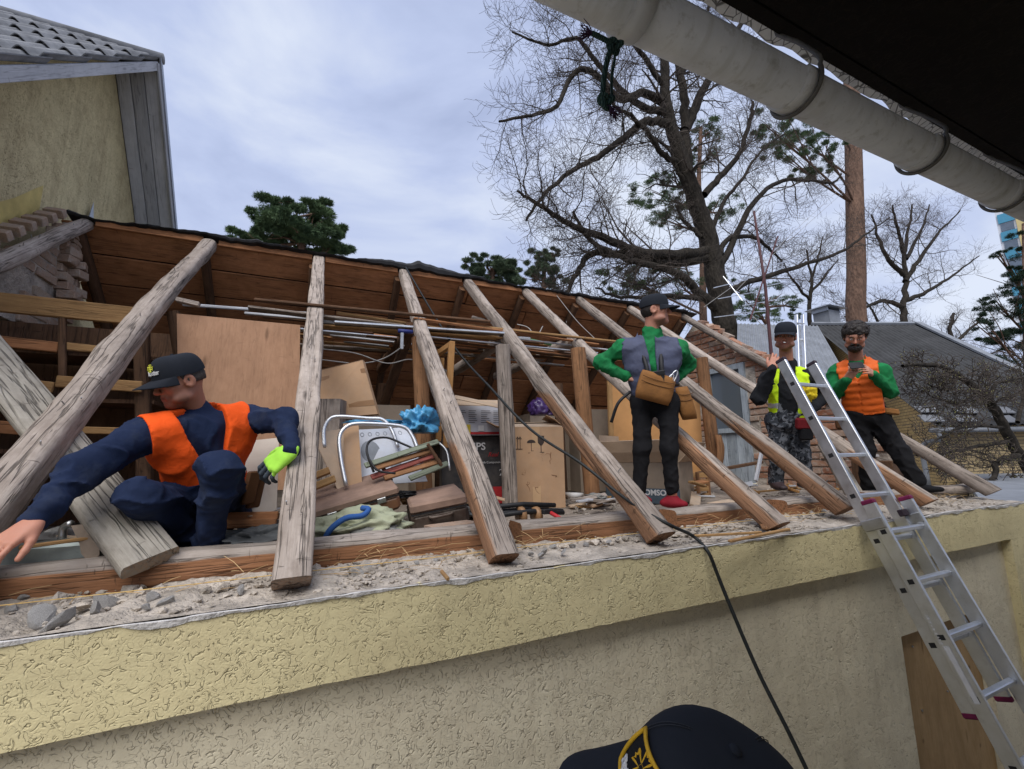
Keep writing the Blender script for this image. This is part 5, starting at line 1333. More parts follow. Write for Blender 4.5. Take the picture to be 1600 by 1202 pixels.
def surfnet(fn, lo, hi, h):
    lo = np.asarray(lo, float) - 2 * h; hi = np.asarray(hi, float) + 2 * h
    B_ = 4; H = h * B_
    nb_ = np.ceil((hi - lo) / H).astype(int) + 1; n = nb_ * B_
    cg = np.stack(np.meshgrid(*[np.arange(k + 1) for k in nb_], indexing='ij'), -1).reshape(-1, 3)
    cd = fn(lo + cg * H).reshape(nb_ + 1)
    near = np.abs(cd) < H * 1.9
    blk = np.zeros(nb_, bool)
    for i in (0, 1):
        for j in (0, 1):
            for k in (0, 1): blk |= near[i:i + nb_[0], j:j + nb_[1], k:k + nb_[2]]
    D = np.repeat(np.repeat(np.repeat(cd[:-1, :-1, :-1], B_, 0), B_, 1), B_, 2)
    mask = np.repeat(np.repeat(np.repeat(blk, B_, 0), B_, 1), B_, 2)
    idx = np.argwhere(mask)
    for s0 in range(0, len(idx), 400000):
        q = idx[s0:s0 + 400000]; D[q[:, 0], q[:, 1], q[:, 2]] = fn(lo + q * h)
    S = D < 0
    c8 = [(i, j, k) for i in (0, 1) for j in (0, 1) for k in (0, 1)]
    sh = tuple(n - 1); sub = lambda A_, o: A_[o[0]:o[0] + sh[0], o[1]:o[1] + sh[1], o[2]:o[2] + sh[2]]
    cntS = sum(sub(S, o).astype(np.int8) for o in c8)
    cell = np.argwhere((cntS > 0) & (cntS < 8))
    acc = np.zeros((len(cell), 3)); num = np.zeros(len(cell))
    dv = {o: D[cell[:, 0] + o[0], cell[:, 1] + o[1], cell[:, 2] + o[2]] for o in c8}
    for ax in range(3):
        for o in c8:
            if o[ax]: continue
            o2 = list(o); o2[ax] = 1; o2 = tuple(o2)
            a, b = dv[o], dv[o2]; cr_ = (a < 0) != (b < 0)
            t = np.where(cr_, a / np.where(cr_, a - b, 1), 0); pt = np.tile(np.array(o, float), (len(cell), 1)); pt[:, ax] += t
            acc += pt * cr_[:, None]; num += cr_
    vert = lo + (cell + acc / np.maximum(num, 1)[:, None]) * h
    ID = -np.ones(sh, np.int64); ID[cell[:, 0], cell[:, 1], cell[:, 2]] = np.arange(len(cell))
    faces = []
    for ax in range(3):
        o1, o2 = [(1, 2), (2, 0), (0, 1)][ax]
        sl0 = [slice(1, sh[k]) for k in range(3)]; sl0[ax] = slice(0, sh[ax])
        sl1 = list(sl0); sl1[ax] = slice(1, sh[ax] + 1)
        a = S[tuple(sl0)]; b = S[tuple(sl1)]
        e = np.argwhere(a != b)
        if not len(e): continue
        base = e + np.array([0 if k == ax else 1 for k in range(3)])
        neg = a[e[:, 0], e[:, 1], e[:, 2]]
        u = np.zeros(3, int); u[o1] = 1; w_ = np.zeros(3, int); w_[o2] = 1
        g = lambda q: ID[q[:, 0], q[:, 1], q[:, 2]]
        q4 = np.stack([g(base), g(base - u), g(base - u - w_), g(base - w_)], 1)
        q4[~neg] = q4[~neg][:, ::-1]
        faces.append(q4[(q4 >= 0).all(1)])
    return vert, (np.concatenate(faces) if faces else np.zeros((0, 4), int))
def npmesh(name, v, f, mats, parent=None, mi=None, col=None, smooth=True):
    c = (v.min(0) + v.max(0)) / 2; v = v - c
    me = bpy.data.meshes.new(name); me.vertices.add(len(v)); me.vertices.foreach_set('co', v.ravel())
    k = f.shape[1]; me.loops.add(len(f) * k); me.loops.foreach_set('vertex_index', f.ravel().astype(np.int32))
    me.polygons.add(len(f)); me.polygons.foreach_set('loop_start', np.arange(0, len(f) * k, k, dtype=np.int32)); me.polygons.foreach_set('loop_total', np.full(len(f), k, np.int32))
    if mi is not None: me.polygons.foreach_set('material_index', mi.astype(np.int32))
    if col is not None:
        a = me.attributes.new('tone', 'FLOAT_COLOR', 'POINT'); a.data.foreach_set('color', np.c_[col, np.ones(len(col))].astype(np.float32).ravel())
    me.update(); me.validate()
    return link(name, me, mats, parent, Matrix.Translation(Vector(c.tolist())), smooth)
def crease(p, seed, freq=16, amp=.006, stretch=(1, 1, 1)):
    """cloth folds: narrow ridges that wander, finer ones between them"""
    q = p * np.asarray(stretch); q = q + .03 * np.stack([vnoise(q * 9, seed + 5), vnoise(q * 9, seed + 6), vnoise(q * 9, seed + 7)], 1)
    r1 = np.clip(1 - np.abs(vnoise(q * freq, seed)), 0, 1) ** 2.5; r2 = np.clip(1 - np.abs(vnoise(q * freq * 2.1, seed + 1)), 0, 1) ** 2
    m = .55 + .45 * vnoise(p * 6, seed + 3)
    return amp * (1.7 * r1 * np.clip(m + .3, .2, 1.3) + .6 * r2 - .9)
def big_parts(v, f, share=.06):
    """drop loose crumbs that the cuts leave behind"""
    lab = np.arange(len(v))
    for _ in range(400):
        m = lab[f].min(1); new = lab.copy(); np.minimum.at(new, f.ravel(), np.repeat(m, f.shape[1])); new = new[new]
        if (new == lab).all(): break
        lab = new
    u, inv, n = np.unique(lab, return_inverse=True, return_counts=True); keep = (n >= share * n.max())[inv]
    idx = np.cumsum(keep) - 1; fk = keep[f].all(1); return v[keep], idx[f[fk]]
def bounds(pts, pad): p = np.array(pts); return p.min(0) - pad, p.max(0) + pad

s = NT('skin'); at = s.n('ShaderNodeAttribute', attribute_name='tone'); c = s.co(); n1 = s.noise(c, 60, 4, .6); n2 = s.noise(c, 18, 4, .6)
colr = s.mix(s.math('MULTIPLY', s.ramp(n2, [(.35, 0), (.7, 1)]), .25), at.outputs['Color'], (.33, .13, .09))
s.b.inputs['Subsurface Weight'].default_value = .06; s.b.inputs['Subsurface Radius'].default_value = (.01, .004, .002)
M['skin'] = s.done(colr, .55, s.bump(n1, .15, .002), 0, .4)
M['cap_cloth'] = m_cloth('black_navy_cap_cloth', (.018, .021, .028), fold=.08, weave=700)
M['navy'] = m_cloth('navy_workwear', (.013, .022, .055), fold=.35, dirt=.4, dirtcol=(.05, .06, .085))
M['hivis_orange'] = m_cloth('hi_vis_orange', (.86, .10, .012), .8, fold=.35, var=.12, dirt=.2, dirtcol=(.5, .09, .03)); M['hivis_yellow'] = m_cloth('hi_vis_yellow', (.55, .80, .02), .75, fold=.2, var=.06)
M['reflective'] = m_plain('reflective_tape', (.36, .37, .38), .45, 0, .1, 20, .05, 60, spec=.6)
M['fleece_green'] = m_cloth('green_fleece', (.014, .17, .055), .95, fold=.35, var=.22, dirt=.25, dirtcol=(.05, .10, .06)); M['vest_blue'] = m_cloth('slate_blue_padded_vest', (.072, .082, .135), .7, fold=.3, spec=.25)
M['vest_orange'] = m_cloth('orange_padded_vest', (.66, .115, .012), .65, fold=.3, spec=.3)
M['black_cloth'] = m_cloth('black_trousers', (.012, .012, .014), fold=.25); M['black_jumper'] = m_cloth('black_jumper', (.014, .015, .018), fold=.25)
s = NT('camouflage_cloth'); c = s.co(); n1 = s.noise(c, 24, 2, .5, .6); n2 = s.noise(c, 40, 2, .5, .4)
colr = s.mix(s.ramp(n1, [(.5, 0), (.53, 1)]), (.04, .045, .055), (.13, .14, .16)); colr = s.mix(s.ramp(n2, [(.56, 0), (.59, 1)]), colr, (.012, .013, .017))
M['camo'] = s.done(colr, .9, s.bump(s.noise(c, 30, 3, .5, .8), .25, .012), 0, .15)
M['leather'] = m_cloth('tan_canvas_tool_belt', (.27, .125, .042), .8, fold=.2, dirt=.4, dirtcol=(.12, .06, .03), weave=300); M['leather_dark'] = m_cloth('dark_leather', (.09, .042, .02), .6, fold=.2)
M['hair_dark'] = m_plain('dark_hair', (.018, .013, .011), .6, 0, .4, 90, .8, 160, spec=.4); M['hair_grey'] = m_plain('greying_hair', (.055, .045, .04), .7, 0, .4, 90, .8, 160)
M['glove_green'] = m_cloth('lime_glove_knit', (.36, .72, .08), .85, fold=.15, weave=260); M['glove_grey'] = m_cloth('grey_glove_coating', (.06, .075, .095), .6, fold=.1)
M['boot'] = m_plain('brown_rubber_boot', (.045, .030, .032), .5, 0, .25, 10, .15, 50); M['red_shoe'] = m_cloth('red_canvas_shoe', (.20, .012, .022), .7, fold=.1); M['gold'] = m_plain('gold_thread', (.62, .36, .02), .6, 0, .1, 60, .3, 300); M['white_thread'] = m_plain('white_thread', (.72, .72, .72), .7, 0, .08, 60, .2, 300)
M['stitch'] = m_plain('dark_stitching', (.024, .027, .034), .8, 0, .1, 60, .2, 300)
M['lime_thread'] = m_plain('lime_thread', (.62, .62, .06), .6, 0, .1, 60, .2, 300)

SKIN = np.array((.47, .235, .16))
class Head:
    """head frame: x to the person's left, y forward, z up; c = centre of the skull"""
    def __init__(s, c, fwd, up, scale=1.0):
        scale *= .86
        s.c = np.asarray(c, float); y = nrm(fwd); up = np.asarray(up, float); z = nrm(up - y * (up @ y)); x = np.cross(y, z)
        s.R = np.stack([-x, y, z], 1); s.R = np.stack([np.cross(y, z), y, z], 1); s.k = scale
    def box(s, lo, hi): return [s.w(x, y, z) for x in (lo[0], hi[0]) for y in (lo[1], hi[1]) for z in (lo[2], hi[2])]
    def w(s, *p): return s.c + s.R @ (np.array(p, float) * s.k)
    def wv(s, v): return s.c + (np.asarray(v) * s.k) @ s.R.T
    def loc(s, p): return (p - s.c) @ s.R / s.k
    def sdf(s, neck, beard=0.0, male=1.0):
        P_ = [ell((0, -.012, .03), (.076, .098, .092)), (ell((0, .025, -.05), (.056, .064, .07)), .03), (ell((0, .072, -.093), (.022, .02, .019)), .03),
              (ell((.044, .055, -.012), (.026, .028, .024)), .03), (ell((-.044, .055, -.012), (.026, .028, .024)), .03),
              (cap((-.034, .08, .028), (.034, .08, .028), .013), .02), (cap((0, .086, .022), (0, .110, -.022), .007, .0105), .012), (ell((0, .099, -.027), (.0165, .012, .008)), .008),
              (ell((.056, .035, -.07), (.02, .04, .02)), .03), (ell((-.056, .035, -.07), (.02, .04, .02)), .03)]
        base = union([(f, k) if not isinstance(f, tuple) else f for f, k in [(q if isinstance(q, tuple) else (q, .02)) for q in P_]])
        sock = [ell((sx * .031, .103, .006), (.019, .018, .012)) for sx in (-1, 1)]
        eyes = [ell((sx * .031, .0805, .004), (.0125, .0125, .0105)) for sx in (-1, 1)]
        lips = [cap((-.021, .086, -.052), (.021, .086, -.052), .0065), cap((-.018, .085, -.061), (.018, .085, -.061), .0072)]
        mouth = ell((0, .098, -.0565), (.022, .012, .0022))
        ears = [ell((sx * .079, -.008, .0), (.010, .026, .034)) for sx in (-1, 1)]; earh = [ell((sx * .087, .0, .002), (.008, .014, .02)) for sx in (-1, 1)]
        nk = s.loc(np.asarray(neck)[None])[0]
        nck = cap((0, -.028, -.05), nk, .052, .058)
        def fn(p):
            q = s.loc(p); d = base(q)
            for e in sock: d = -smin(-d, e(q), .012)
            for e in eyes: d = smin(d, e(q), .004)
            for e in lips: d = smin(d, e(q), .008)
            d = -smin(-d, mouth(q), .003)
            ed = np.minimum(ears[0](q), ears[1](q))
            for e in earh: ed = -smin(-ed, e(q), .006)
            d = smin(d, ed, .008); d = smin(d, nck(q), .025)
            return d * s.k
        return fn
    def tone(s, v, skin, beard=0.0, brow=(.03, .02, .015)):
        q = s.loc(v); col = np.tile(skin, (len(v), 1)).astype(float)
        def blend(m, c_): 
            nonlocal col
            m = np.clip(m, 0, 1)[:, None]; col = col * (1 - m) + np.asarray(c_, float) * m
        blend(.5 * np.exp(-(((np.abs(q[:, 0]) - .04) / .02) ** 2 + ((q[:, 2] + .02) / .02) ** 2)) * (q[:, 1] > .03), skin * V(1.1, .72, .68))
        blend(.55 * np.exp(-((q[:, 0] / .016) ** 2 + ((q[:, 2] + .025) / .014) ** 2)) * (q[:, 1] > .09), skin * V(1.05, .7, .65))
        st = np.clip((-.035 - q[:, 2]) / .02, 0, 1) * np.clip((q[:, 1] + .0) / .03, 0, 1)
        blend(st * (.42 + .6 * beard), skin * .3 if beard < .5 else (.022, .016, .013))
        blend((np.abs(q[:, 2] + .0565) < .012) * (np.abs(q[:, 0]) < .025) * (q[:, 1] > .08) * .75, skin * V(.8, .45, .42))
        blend((np.abs(q[:, 2] - .031 + np.abs(q[:, 0]) * .1) < .006) * (np.abs(np.abs(q[:, 0]) - .033) < .02) * (q[:, 1] > .05) * .9, brow)
        blend(.6 * np.exp(-(((np.abs(q[:, 0]) - .031) / .016) ** 2 + ((q[:, 2] - .006) / .011) ** 2)) * (q[:, 1] > .05), skin * V(.5, .42, .42))  # eye socket shadow painted into the skin tone
        blend(.45 * np.exp(-(((np.abs(q[:, 0]) - .033 - .35 * (-.035 - q[:, 2])) / .005) ** 2)) * (q[:, 2] < -.02) * (q[:, 2] > -.065) * (q[:, 1] > .05), skin * .55)  # cheek creases: shade painted as darker skin
        blend((np.abs(q[:, 2] + .0565) < .0022) * (np.abs(q[:, 0]) < .024) * (q[:, 1] > .08) * .9, skin * .18)  # dark mouth line, shade between the lips painted in
        e = np.sqrt((np.abs(q[:, 0]) - .031) ** 2 + (q[:, 2] - .004) ** 2); on = (q[:, 1] > .083) & (np.abs(q[:, 2] - .004) < .0065)
        blend((e < .0105) * on, (.55, .52, .5)); blend((e < .0058) * on, (.03, .02, .015))
        return col
def hand_sdf(wrist, fdir, back, curls, side=1, thumb=(35, 20), k=1.0, spread=4, tdir=(.75, .62, -.25)):
    k *= .86
    """wrist point, direction of the fingers, normal of the back of the hand; side=+1: thumb towards cross(fdir, back)"""
    y = nrm(fdir); z = np.asarray(back, float); z = nrm(z - y * (z @ y)); x = np.cross(y, z) * side; W_ = np.asarray(wrist, float)
    L = lambda a, b, c: W_ + (x * a + y * b + z * c) * k
    parts = []; pts = []
    bx = [.031, .0105, -.0105, -.030]; by = [.088, .092, .089, .080]; ln = [(.040, .024, .02), (.044, .028, .021), (.041, .026, .02), (.032, .019, .018)]; rr = [.0092, .0095, .009, .0078]
    for i in range(4):
        parts.append((cap(L(bx[i] * .62, .012, 0), L(bx[i], by[i], .002), .015 * k, .0115 * k), .014 * k))
        p = L(bx[i], by[i], .002); ang = 0; sp = math.radians((1.5 - i) * spread)
        for j in range(3):
            ang += math.radians(curls[i][j]); d = (y * math.cos(sp) + x * math.sin(sp)) * math.cos(ang) - z * math.sin(ang)
            e = p + d * ln[i][j] * k; parts.append((cap(p, e, rr[i] * (1 - .08 * j) * k, rr[i] * (.94 - .09 * j) * k), .004 * k)); pts.append(e); p = e
    t0 = L(.026, .022, -.006); td = nrm(x * tdir[0] + y * tdir[1] + z * tdir[2]); t1 = t0 + td * .043 * k
    td2 = nrm(td + nrm(y - z * .4 - x * .5) * math.tan(math.radians(thumb[0])) * .6); t2 = t1 + td2 * .032 * k
    td3 = nrm(td2 + nrm(y - z * .4 - x * .6) * math.tan(math.radians(thumb[1])) * .6); t3 = t2 + td3 * .026 * k
    parts += [(cap(t0, t1, .0155 * k, .0125 * k), .014 * k), (cap(t1, t2, .0115 * k, .0105 * k), .004 * k), (cap(t2, t3, .0105 * k, .0085 * k), .004 * k)]
    parts.append((ecap(L(0, .0, 0), L(0, .03, 0), .027 * k, .03 * k, z, .62), .014 * k))
    return union(parts), pts + [t3, L(0, -.01, 0), L(.045, .05, 0), L(-.045, .05, 0), L(0, .06, .03), L(0, .06, -.03)]
def make_cap(H, parent, patch=None, zc=.035, big=1.0):
    """baseball cap on head frame H"""
    n_ = 48; rings = 16; v = []
    for i in range(rings + 1):
        a = i / rings * math.pi / 2
        for j in range(n_):
            t = j / n_ * 2 * math.pi
            seam = 1 - .012 * math.exp(-((((t - math.pi / 6) % (math.pi / 3)) - math.pi / 6) / .035) ** 2)
            fr_ = max(0, math.sin(t))                                # front panels stand taller
            r = max(1e-4, math.cos(a) ** .48)
            x = .089 * r * math.cos(t) * seam; y = -.010 + .112 * r * math.sin(t) * seam + .006 * fr_ * math.sin(a)
            z = zc + (.096 + .012 * fr_ * r) * math.sin(a) * big + .004 * math.sin(3 * t + 1) * math.cos(a)
            v.append((x, y, z - .010 * fr_ * math.cos(a)))
    f = [(i * n_ + j, i * n_ + (j + 1) % n_, (i + 1) * n_ + (j + 1) % n_, (i + 1) * n_ + j) for i in range(rings) for j in range(n_)]
    cp = mesh('cap', H.wv(v), f, M['cap_cloth'], parent, smooth=True)
    # peak
    v = []; nu, nv = 21, 9
    for k in (0, 1):
        for i in range(nu):
            u = -1 + 2 * i / (nu - 1)
            for j in range(nv):
                w_ = j / (nv - 1); t = math.pi / 2 - u * 1.12
                x0, y0 = .0885 * math.cos(t), -.010 + .1115 * math.sin(t)
                ext = .084 * (1 - abs(u) ** 2.6) ** .6 if abs(u) < 1 else 0
                x = x0 * (1 + .04 * w_); y = y0 + ext * w_
                z = zc - .004 * max(0, math.sin(t)) - .016 * w_ - .024 * u * u * w_ - k * .004 + .003
                v.append((x, y, z))
    m_ = nu * nv; f = []
    for i in range(nu - 1):
        for j in range(nv - 1):
            q = i * nv + j; f += [(q, q + nv, q + nv + 1, q + 1), (m_ + q + 1, m_ + q + nv + 1, m_ + q + nv, m_ + q)]
    edge = [i * nv + nv - 1 for i in range(nu)]; f += [(a, b, m_ + b, m_ + a) for a, b in zip(edge[:-1], edge[1:])]
    mesh('peak', H.wv(v), f, M['cap_cloth'], cp, smooth=True)
    b = mesh('button', H.wv(np.array(IC[2][0]) * (.008, .008, .005) + (0, -.008, zc + .097 * big)), IC[2][1], M['cap_cloth'], cp, smooth=True)
    return cp
def cap_pt(H, a, zz, off=.002, big=1.0, zc=.034):
    """point on a cap crown: a = angle from the front towards the right, zz = 0..1 up the front"""
    el_ = zz * math.pi / 2 * .8; r = math.cos(el_) ** .48; t = math.pi / 2 - a; fr_ = max(0, math.sin(t))
    p = V(.089 * r * math.cos(t), -.010 + .112 * r * math.sin(t) + .006 * fr_ * math.sin(el_), zc + (.096 + .012 * fr_ * r) * math.sin(el_) * big - .010 * fr_ * math.cos(el_))
    return H.wv(p + nrm(p - V(0, -.01, .03)) * off)
def emblem(name, o, ex, ey, size, mat, parent, off=.001, r=.06):
    """four flared arms round a small square, drawn in line"""
    ez = nrm(np.cross(ex, ey)); pt = lambda x, y: np.asarray(o) + (nrm(ex) * x + nrm(ey) * y) * size + ez * off
    mb = MB()
    sq_ = [(-.16, -.16), (.16, -.16), (.16, .16), (-.16, .16)]
    mb.tube([pt(*q) for q in sq_ + sq_[:1]], r * size, 5)
    for a in range(4):
        c_, s_ = math.cos(a * math.pi / 2), math.sin(a * math.pi / 2)
        arm = [(-.16, .2), (-.42, .95), (-.12, .80), (0, .95), (.12, .80), (.42, .95), (.16, .2)]
        mb.tube([pt(x * c_ - y * s_, x * s_ + y * c_) for x, y in arm], r * size, 5)
    return mb.build(name, mat, parent)

G = .86                                                  # figure scale in scene units
class Person:
    def __init__(s, name, J, label, loc):
        s.J = {k: np.asarray(v, float) for k, v in J.items()}; s.root = thing('person', loc, label, 'person')
        j = s.J
        s.eu = nrm(j['sL'] - j['sR']); mid = (j['sL'] + j['sR']) / 2; s.mid = mid
        s.ew = nrm(mid - j['pel']); s.eu = nrm(s.eu - s.ew * (s.eu @ s.ew)); s.ev = np.cross(s.ew, s.eu)   # forward: person's left x ... checked below
        s.ev = nrm(np.cross(s.eu, s.ew)) * -1
        if 'face' in j and s.ev @ j['face'] < 0: s.ev = -s.ev
        s.half = np.linalg.norm(j['sL'] - j['sR']) / 2 / G - .012
        s.bv = []; s.bf = []; s.bc = []
    def t(s, p): q = (p - s.mid) / G; return np.stack([q @ s.eu, q @ s.ev, q @ s.ew], 1)      # torso frame: left, forward, up
    def tp(s, u, v, w_): return s.mid + (s.eu * u + s.ev * v + s.ew * w_) * G
    def torso_parts(s, g=0.0, sh=.068, chest=.135, waist=.125, flat=.68, belly=0.0):
        j = s.J; L = np.linalg.norm(s.mid - j['pel']) / G
        return [ecap(s.tp(0, .0, -.10), s.tp(0, .015, -L * .62), (chest + g) * G, (waist + g) * G, s.ev, flat), (ecap(s.tp(0, .015, -L * .55), j['pel'], (waist + g) * G, (.138 + g) * G, s.ev, .76), .05 * G),
                (cap(j['sR'] * .9 + s.mid * .1 - s.ew * .012, j['sL'] * .9 + s.mid * .1 - s.ew * .012, (sh + g) * G), .06 * G), (cap(s.tp(0, -.01, -.02), j['neck'] + s.ew * .0, (.075 + g) * G, (.06 + g) * G), .05 * G),
                (ecap(s.tp(-.07, .045, -.12), s.tp(.07, .045, -.12), (.085 + g) * G, (.085 + g) * G, s.ev, .75), .05 * G)]
    def arm(s, side, r=(.062, .05, .038), g=0.0): 
        j = s.J; a, b, c = j['s' + side], j['e' + side], j['w' + side]
        return [(cap(a, b, (r[0] + g) * G, (r[1] + g) * G), .05 * G), (cap(b, c, (r[1] + g) * G, (r[2] + g) * G), .035 * G)]
    def leg(s, side, r=(.092, .066, .046), g=0.0, end=1.0):
        j = s.J; a, b, c = j['h' + side], j['k' + side], j['a' + side]
        return [(cap(a, b, (r[0] + g) * G, (r[1] + g) * G), .05 * G), (cap(b, b + (c - b) * end, (r[1] + g) * G, (r[2] + g) * G), .035 * G)]
    def garment(s, name, fn, pts, pad, mat, h=.011, seed=0, amp=.006, freq=15, stretch=(1, 1, 1), parent=None, mi=None, mats=None):
        g = (lambda p: fn(p) - crease(p, seed, freq, amp, stretch)) if amp else fn
        lo, hi = bounds(pts, pad); v, f = surfnet(g, lo, hi, h)
        v, f = big_parts(v, f)
        m = None
        if mi is not None: m = mi(v[f].mean(1))
        return npmesh(name, v, f, mats or mat, parent or s.root, mi=m)
    def skinpart(s, fn, pts, pad, h, col=None, tonefn=None):
        lo, hi = bounds(pts, pad); v, f = surfnet(fn, lo, hi, h)
        c = tonefn(v) if tonefn else np.tile(col, (len(v), 1))
        b = sum(len(x) for x in s.bv); s.bv.append(v); s.bf.append(f + b); s.bc.append(c)
    def finish_body(s): return npmesh('body', np.concatenate(s.bv), np.concatenate(s.bf), M['skin'], s.root, col=np.concatenate(s.bc))
    def lens(s):
        j = s.J; d = lambda a, b: round(float(np.linalg.norm(j[a] - j[b])), 2)
        return dict(sh=d('sR', 'sL'), ua=(d('sR', 'eR'), d('sL', 'eL')), fa=(d('eR', 'wR'), d('eL', 'wL')), th=(d('hR', 'kR'), d('hL', 'kL')), shn=(d('kR', 'aR'), d('kL', 'aL')), trunk=round(float(np.linalg.norm(s.mid - j['pel'])), 2))
def shoe(per, ank, toe, mat, h=.008, sole=.03, wid=.042, name='shoe', shaft=0.0, mats=None):
    ank, toe = np.asarray(ank, float), np.asarray(toe, float); d = nrm((toe - ank) * V(1, 1, 0)); heel = ank - d * .048; zb = min(ank[2] - .075, toe[2]) if False else toe[2] - .03
    H_ = V(heel[0], heel[1], zb); T_ = V(toe[0], toe[1], zb); X_ = np.cross(d, V(0, 0, 1)); Mi = (H_ + T_) / 2
    p_ = [ecap(H_ + V(0, 0, .03), Mi + V(0, 0, .028), .033, .038, V(0, 0, 1), .75), (ecap(Mi + V(0, 0, .028), T_ - d * .03 + V(0, 0, .024), .039, .035, V(0, 0, 1), .65), .03), (cap(ank - V(0, 0, .0), Mi * .5 + H_ * .5 + V(0, 0, .045), .037, .036), .03)]
    if shaft: p_.append((cap(ank, ank + V(0, 0, shaft), .046, .054), .03))
    fn0 = union(p_, .03); fn = lambda p: np.maximum(fn0(p), zb - p[:, 2])
    lo, hi = bounds([H_, T_, ank + V(0, 0, shaft)], .075); v, f = surfnet(fn, lo, hi, h)
    return npmesh(name, v, f, mat, per.root)
CR, CD, CF = BASIS[:, 0], -BASIS[:, 1], BASIS[:, 2]           # camera right, up, forward in the world
def strap_on(per, name, fn, pts, r, mat, parent=None, flat=.5, n=8):
    q = smoothpath(pts, n); mb = MB(); mb.tube(q, r, 6); return mb.build(name, mat, parent or per.root, smooth=True)

# ---------------- crouching man in the orange vest
J = dict(neck=P(308, 656, Y=2.30), sR=P(226, 682, Y=2.16), sL=P(386, 656, Y=2.36), eR=P(125, 738, Y=1.99), wR=P(58, 812, Y=1.82),
         eL=P(446, 656, Y=2.22), wL=P(456, 702, Y=2.06), pel=P(322, 790, Y=2.44), hR=P(295, 795, Y=2.40), hL=P(352, 790, Y=2.42), kR=P(222, 778, Y=2.02), kL=P(345, 732, Y=1.98), aR=P(300, 842, Y=2.30), aL=P(328, 838, Y=2.14), face=-CF)
J['sR'][2] += .01
p1 = Person('person', J, 'crouching man in navy workwear, orange vest and black cap reaching to the corner', (J['pel'][0], J['pel'][1], FLOOR))
print('man1', p1.lens())
H1 = Head(P(281, 597, Y=2.20), -CR * .46 - CF * .86 - CD * .30, CD - CR * .10 - CF * .1, 1.0)
p1.skinpart(H1.sdf(J['neck']), H1.box((-.09, -.12, -.1), (.09, .13, .13)) + [J['neck']], .05, .0052, tonefn=lambda v: H1.tone(v, SKIN * V(.80, .72, .68), .25))
torso = union(p1.torso_parts(-.015) + p1.arm('R', g=-.008) + p1.arm('L', g=-.008) + p1.leg('R', g=-.02) + p1.leg('L', g=-.02), .02)
p1.skinpart(torso, [J[k] for k in ('sR', 'sL', 'eR', 'eL', 'wR', 'wL', 'pel', 'kR', 'kL', 'aR', 'aL')], .1, .02, SKIN)
hr, hp = hand_sdf(J['wR'] + nrm(J['wR'] - J['eR']) * .01, nrm(P(5, 848, Y=1.76) - J['wR']), nrm(CD * .9 - CF * .5 + CR * .1), [(14, 22, 12), (18, 26, 12), (20, 28, 14), (22, 28, 16)], side=-1, k=1.04, spread=1.5, tdir=(.5, .85, -.25))
p1.skinpart(hr, hp, .03, .0036, SKIN * V(1.05, .95, .92))
p1.finish_body()
jk = union(p1.torso_parts(.014) + p1.arm('R', (.069, .059, .043)) + p1.arm('L', (.068, .058, .043)), .035)
col1 = ecap(J['neck'] + p1.ew * -.02, J['neck'] + p1.ew * .03 + p1.ev * .01, .07, .066, p1.ev, .9)
def jacket1(p):
    d = smin(jk(p), col1(p), .02)
    d = np.maximum(d, -ell(H1.w(0, .0, -.07), (.05, .055, .06))(p))
    return np.maximum(d, (p - (J['pel'] - p1.ew * .06)) @ -p1.ew)
p1.garment('jacket', jacket1, [J[k] for k in ('sR', 'sL', 'eR', 'eL', 'wR', 'wL', 'pel', 'neck')], .11, M['navy'], .007, 5, .0095, 15)
tr = union(p1.leg('R', (.100, .078, .062)) + p1.leg('L', (.100, .078, .062)) + [(ecap(J['hR'], J['hL'], .11, .11, p1.ev, .95), .05), (ecap(J['pel'], J['pel'] + p1.ew * .12, .14, .15, p1.ev, .8), .05)], .04)
p1.garment('trousers', tr, [J[k] for k in ('pel', 'kR', 'kL', 'aR', 'aL', 'hR', 'hL')], .12, M['navy'], .007, 9, .010, 14)
vs = union(p1.torso_parts(.046, sh=.064), .04)
def vest1(p):
    d = vs(p) - crease(p, 21, 12, .006); q = p1.t(p)
    hole = np.minimum(cap(J['sR'] + p1.eu * -.06, J['eR'], .088, .08)(p), cap(J['sL'] + p1.eu * .06, J['eL'], .088, .08)(p)); d = np.maximum(d, -hole)
    op = np.abs(q[:, 0] + .01) - np.interp(-q[:, 2], [-.1, .0, .08, .17, .24, .5], [.105, .088, .062, .032, .003, .001])
    d = np.maximum(d, -np.maximum(op, -q[:, 1] + .0)); d = np.maximum(d, -cap(J['neck'] - p1.ew * .03, J['neck'] + p1.ew * .2, .076)(p))
    return np.maximum(np.maximum(d, -q[:, 2] - .47), np.abs(q[:, 0]) - p1.half - .015)
def vm(c): 
    q = p1.t(c); return ((np.abs(q[:, 2] + .275) < .022)).astype(int)
vpts = [J['sR'], J['sL'], J['pel'], J['neck']]
p1.garment('vest', vest1, vpts, .14, None, .0075, 0, 0, mi=vm, mats=[M['hivis_orange'], M['reflective']])
cp1 = make_cap(H1, p1.root, zc=.036)
o_ = cap_pt(H1, -.10, .50, .003, 1, .036); emblem('badge', o_, cap_pt(H1, -.2, .5, .003, 1, .036) - cap_pt(H1, 0, .5, .003, 1, .036), cap_pt(H1, -.1, .6, .003, 1, .036) - cap_pt(H1, -.1, .4, .003, 1, .036), .016, M['lime_thread'], cp1, .002, .10)
for k_, ch in enumerate('Добробат'):
    a = .30 - k_ * .105; o_ = cap_pt(H1, a, .25, .003, 1, .036)
    text_part('letter', ch, .021, M['white_thread'], cp1, o_, cap_pt(H1, a - .05, .25, .003, 1, .036) - o_, cap_pt(H1, a, .33, .003, 1, .036) - o_, ext=.001, bold=.0004)
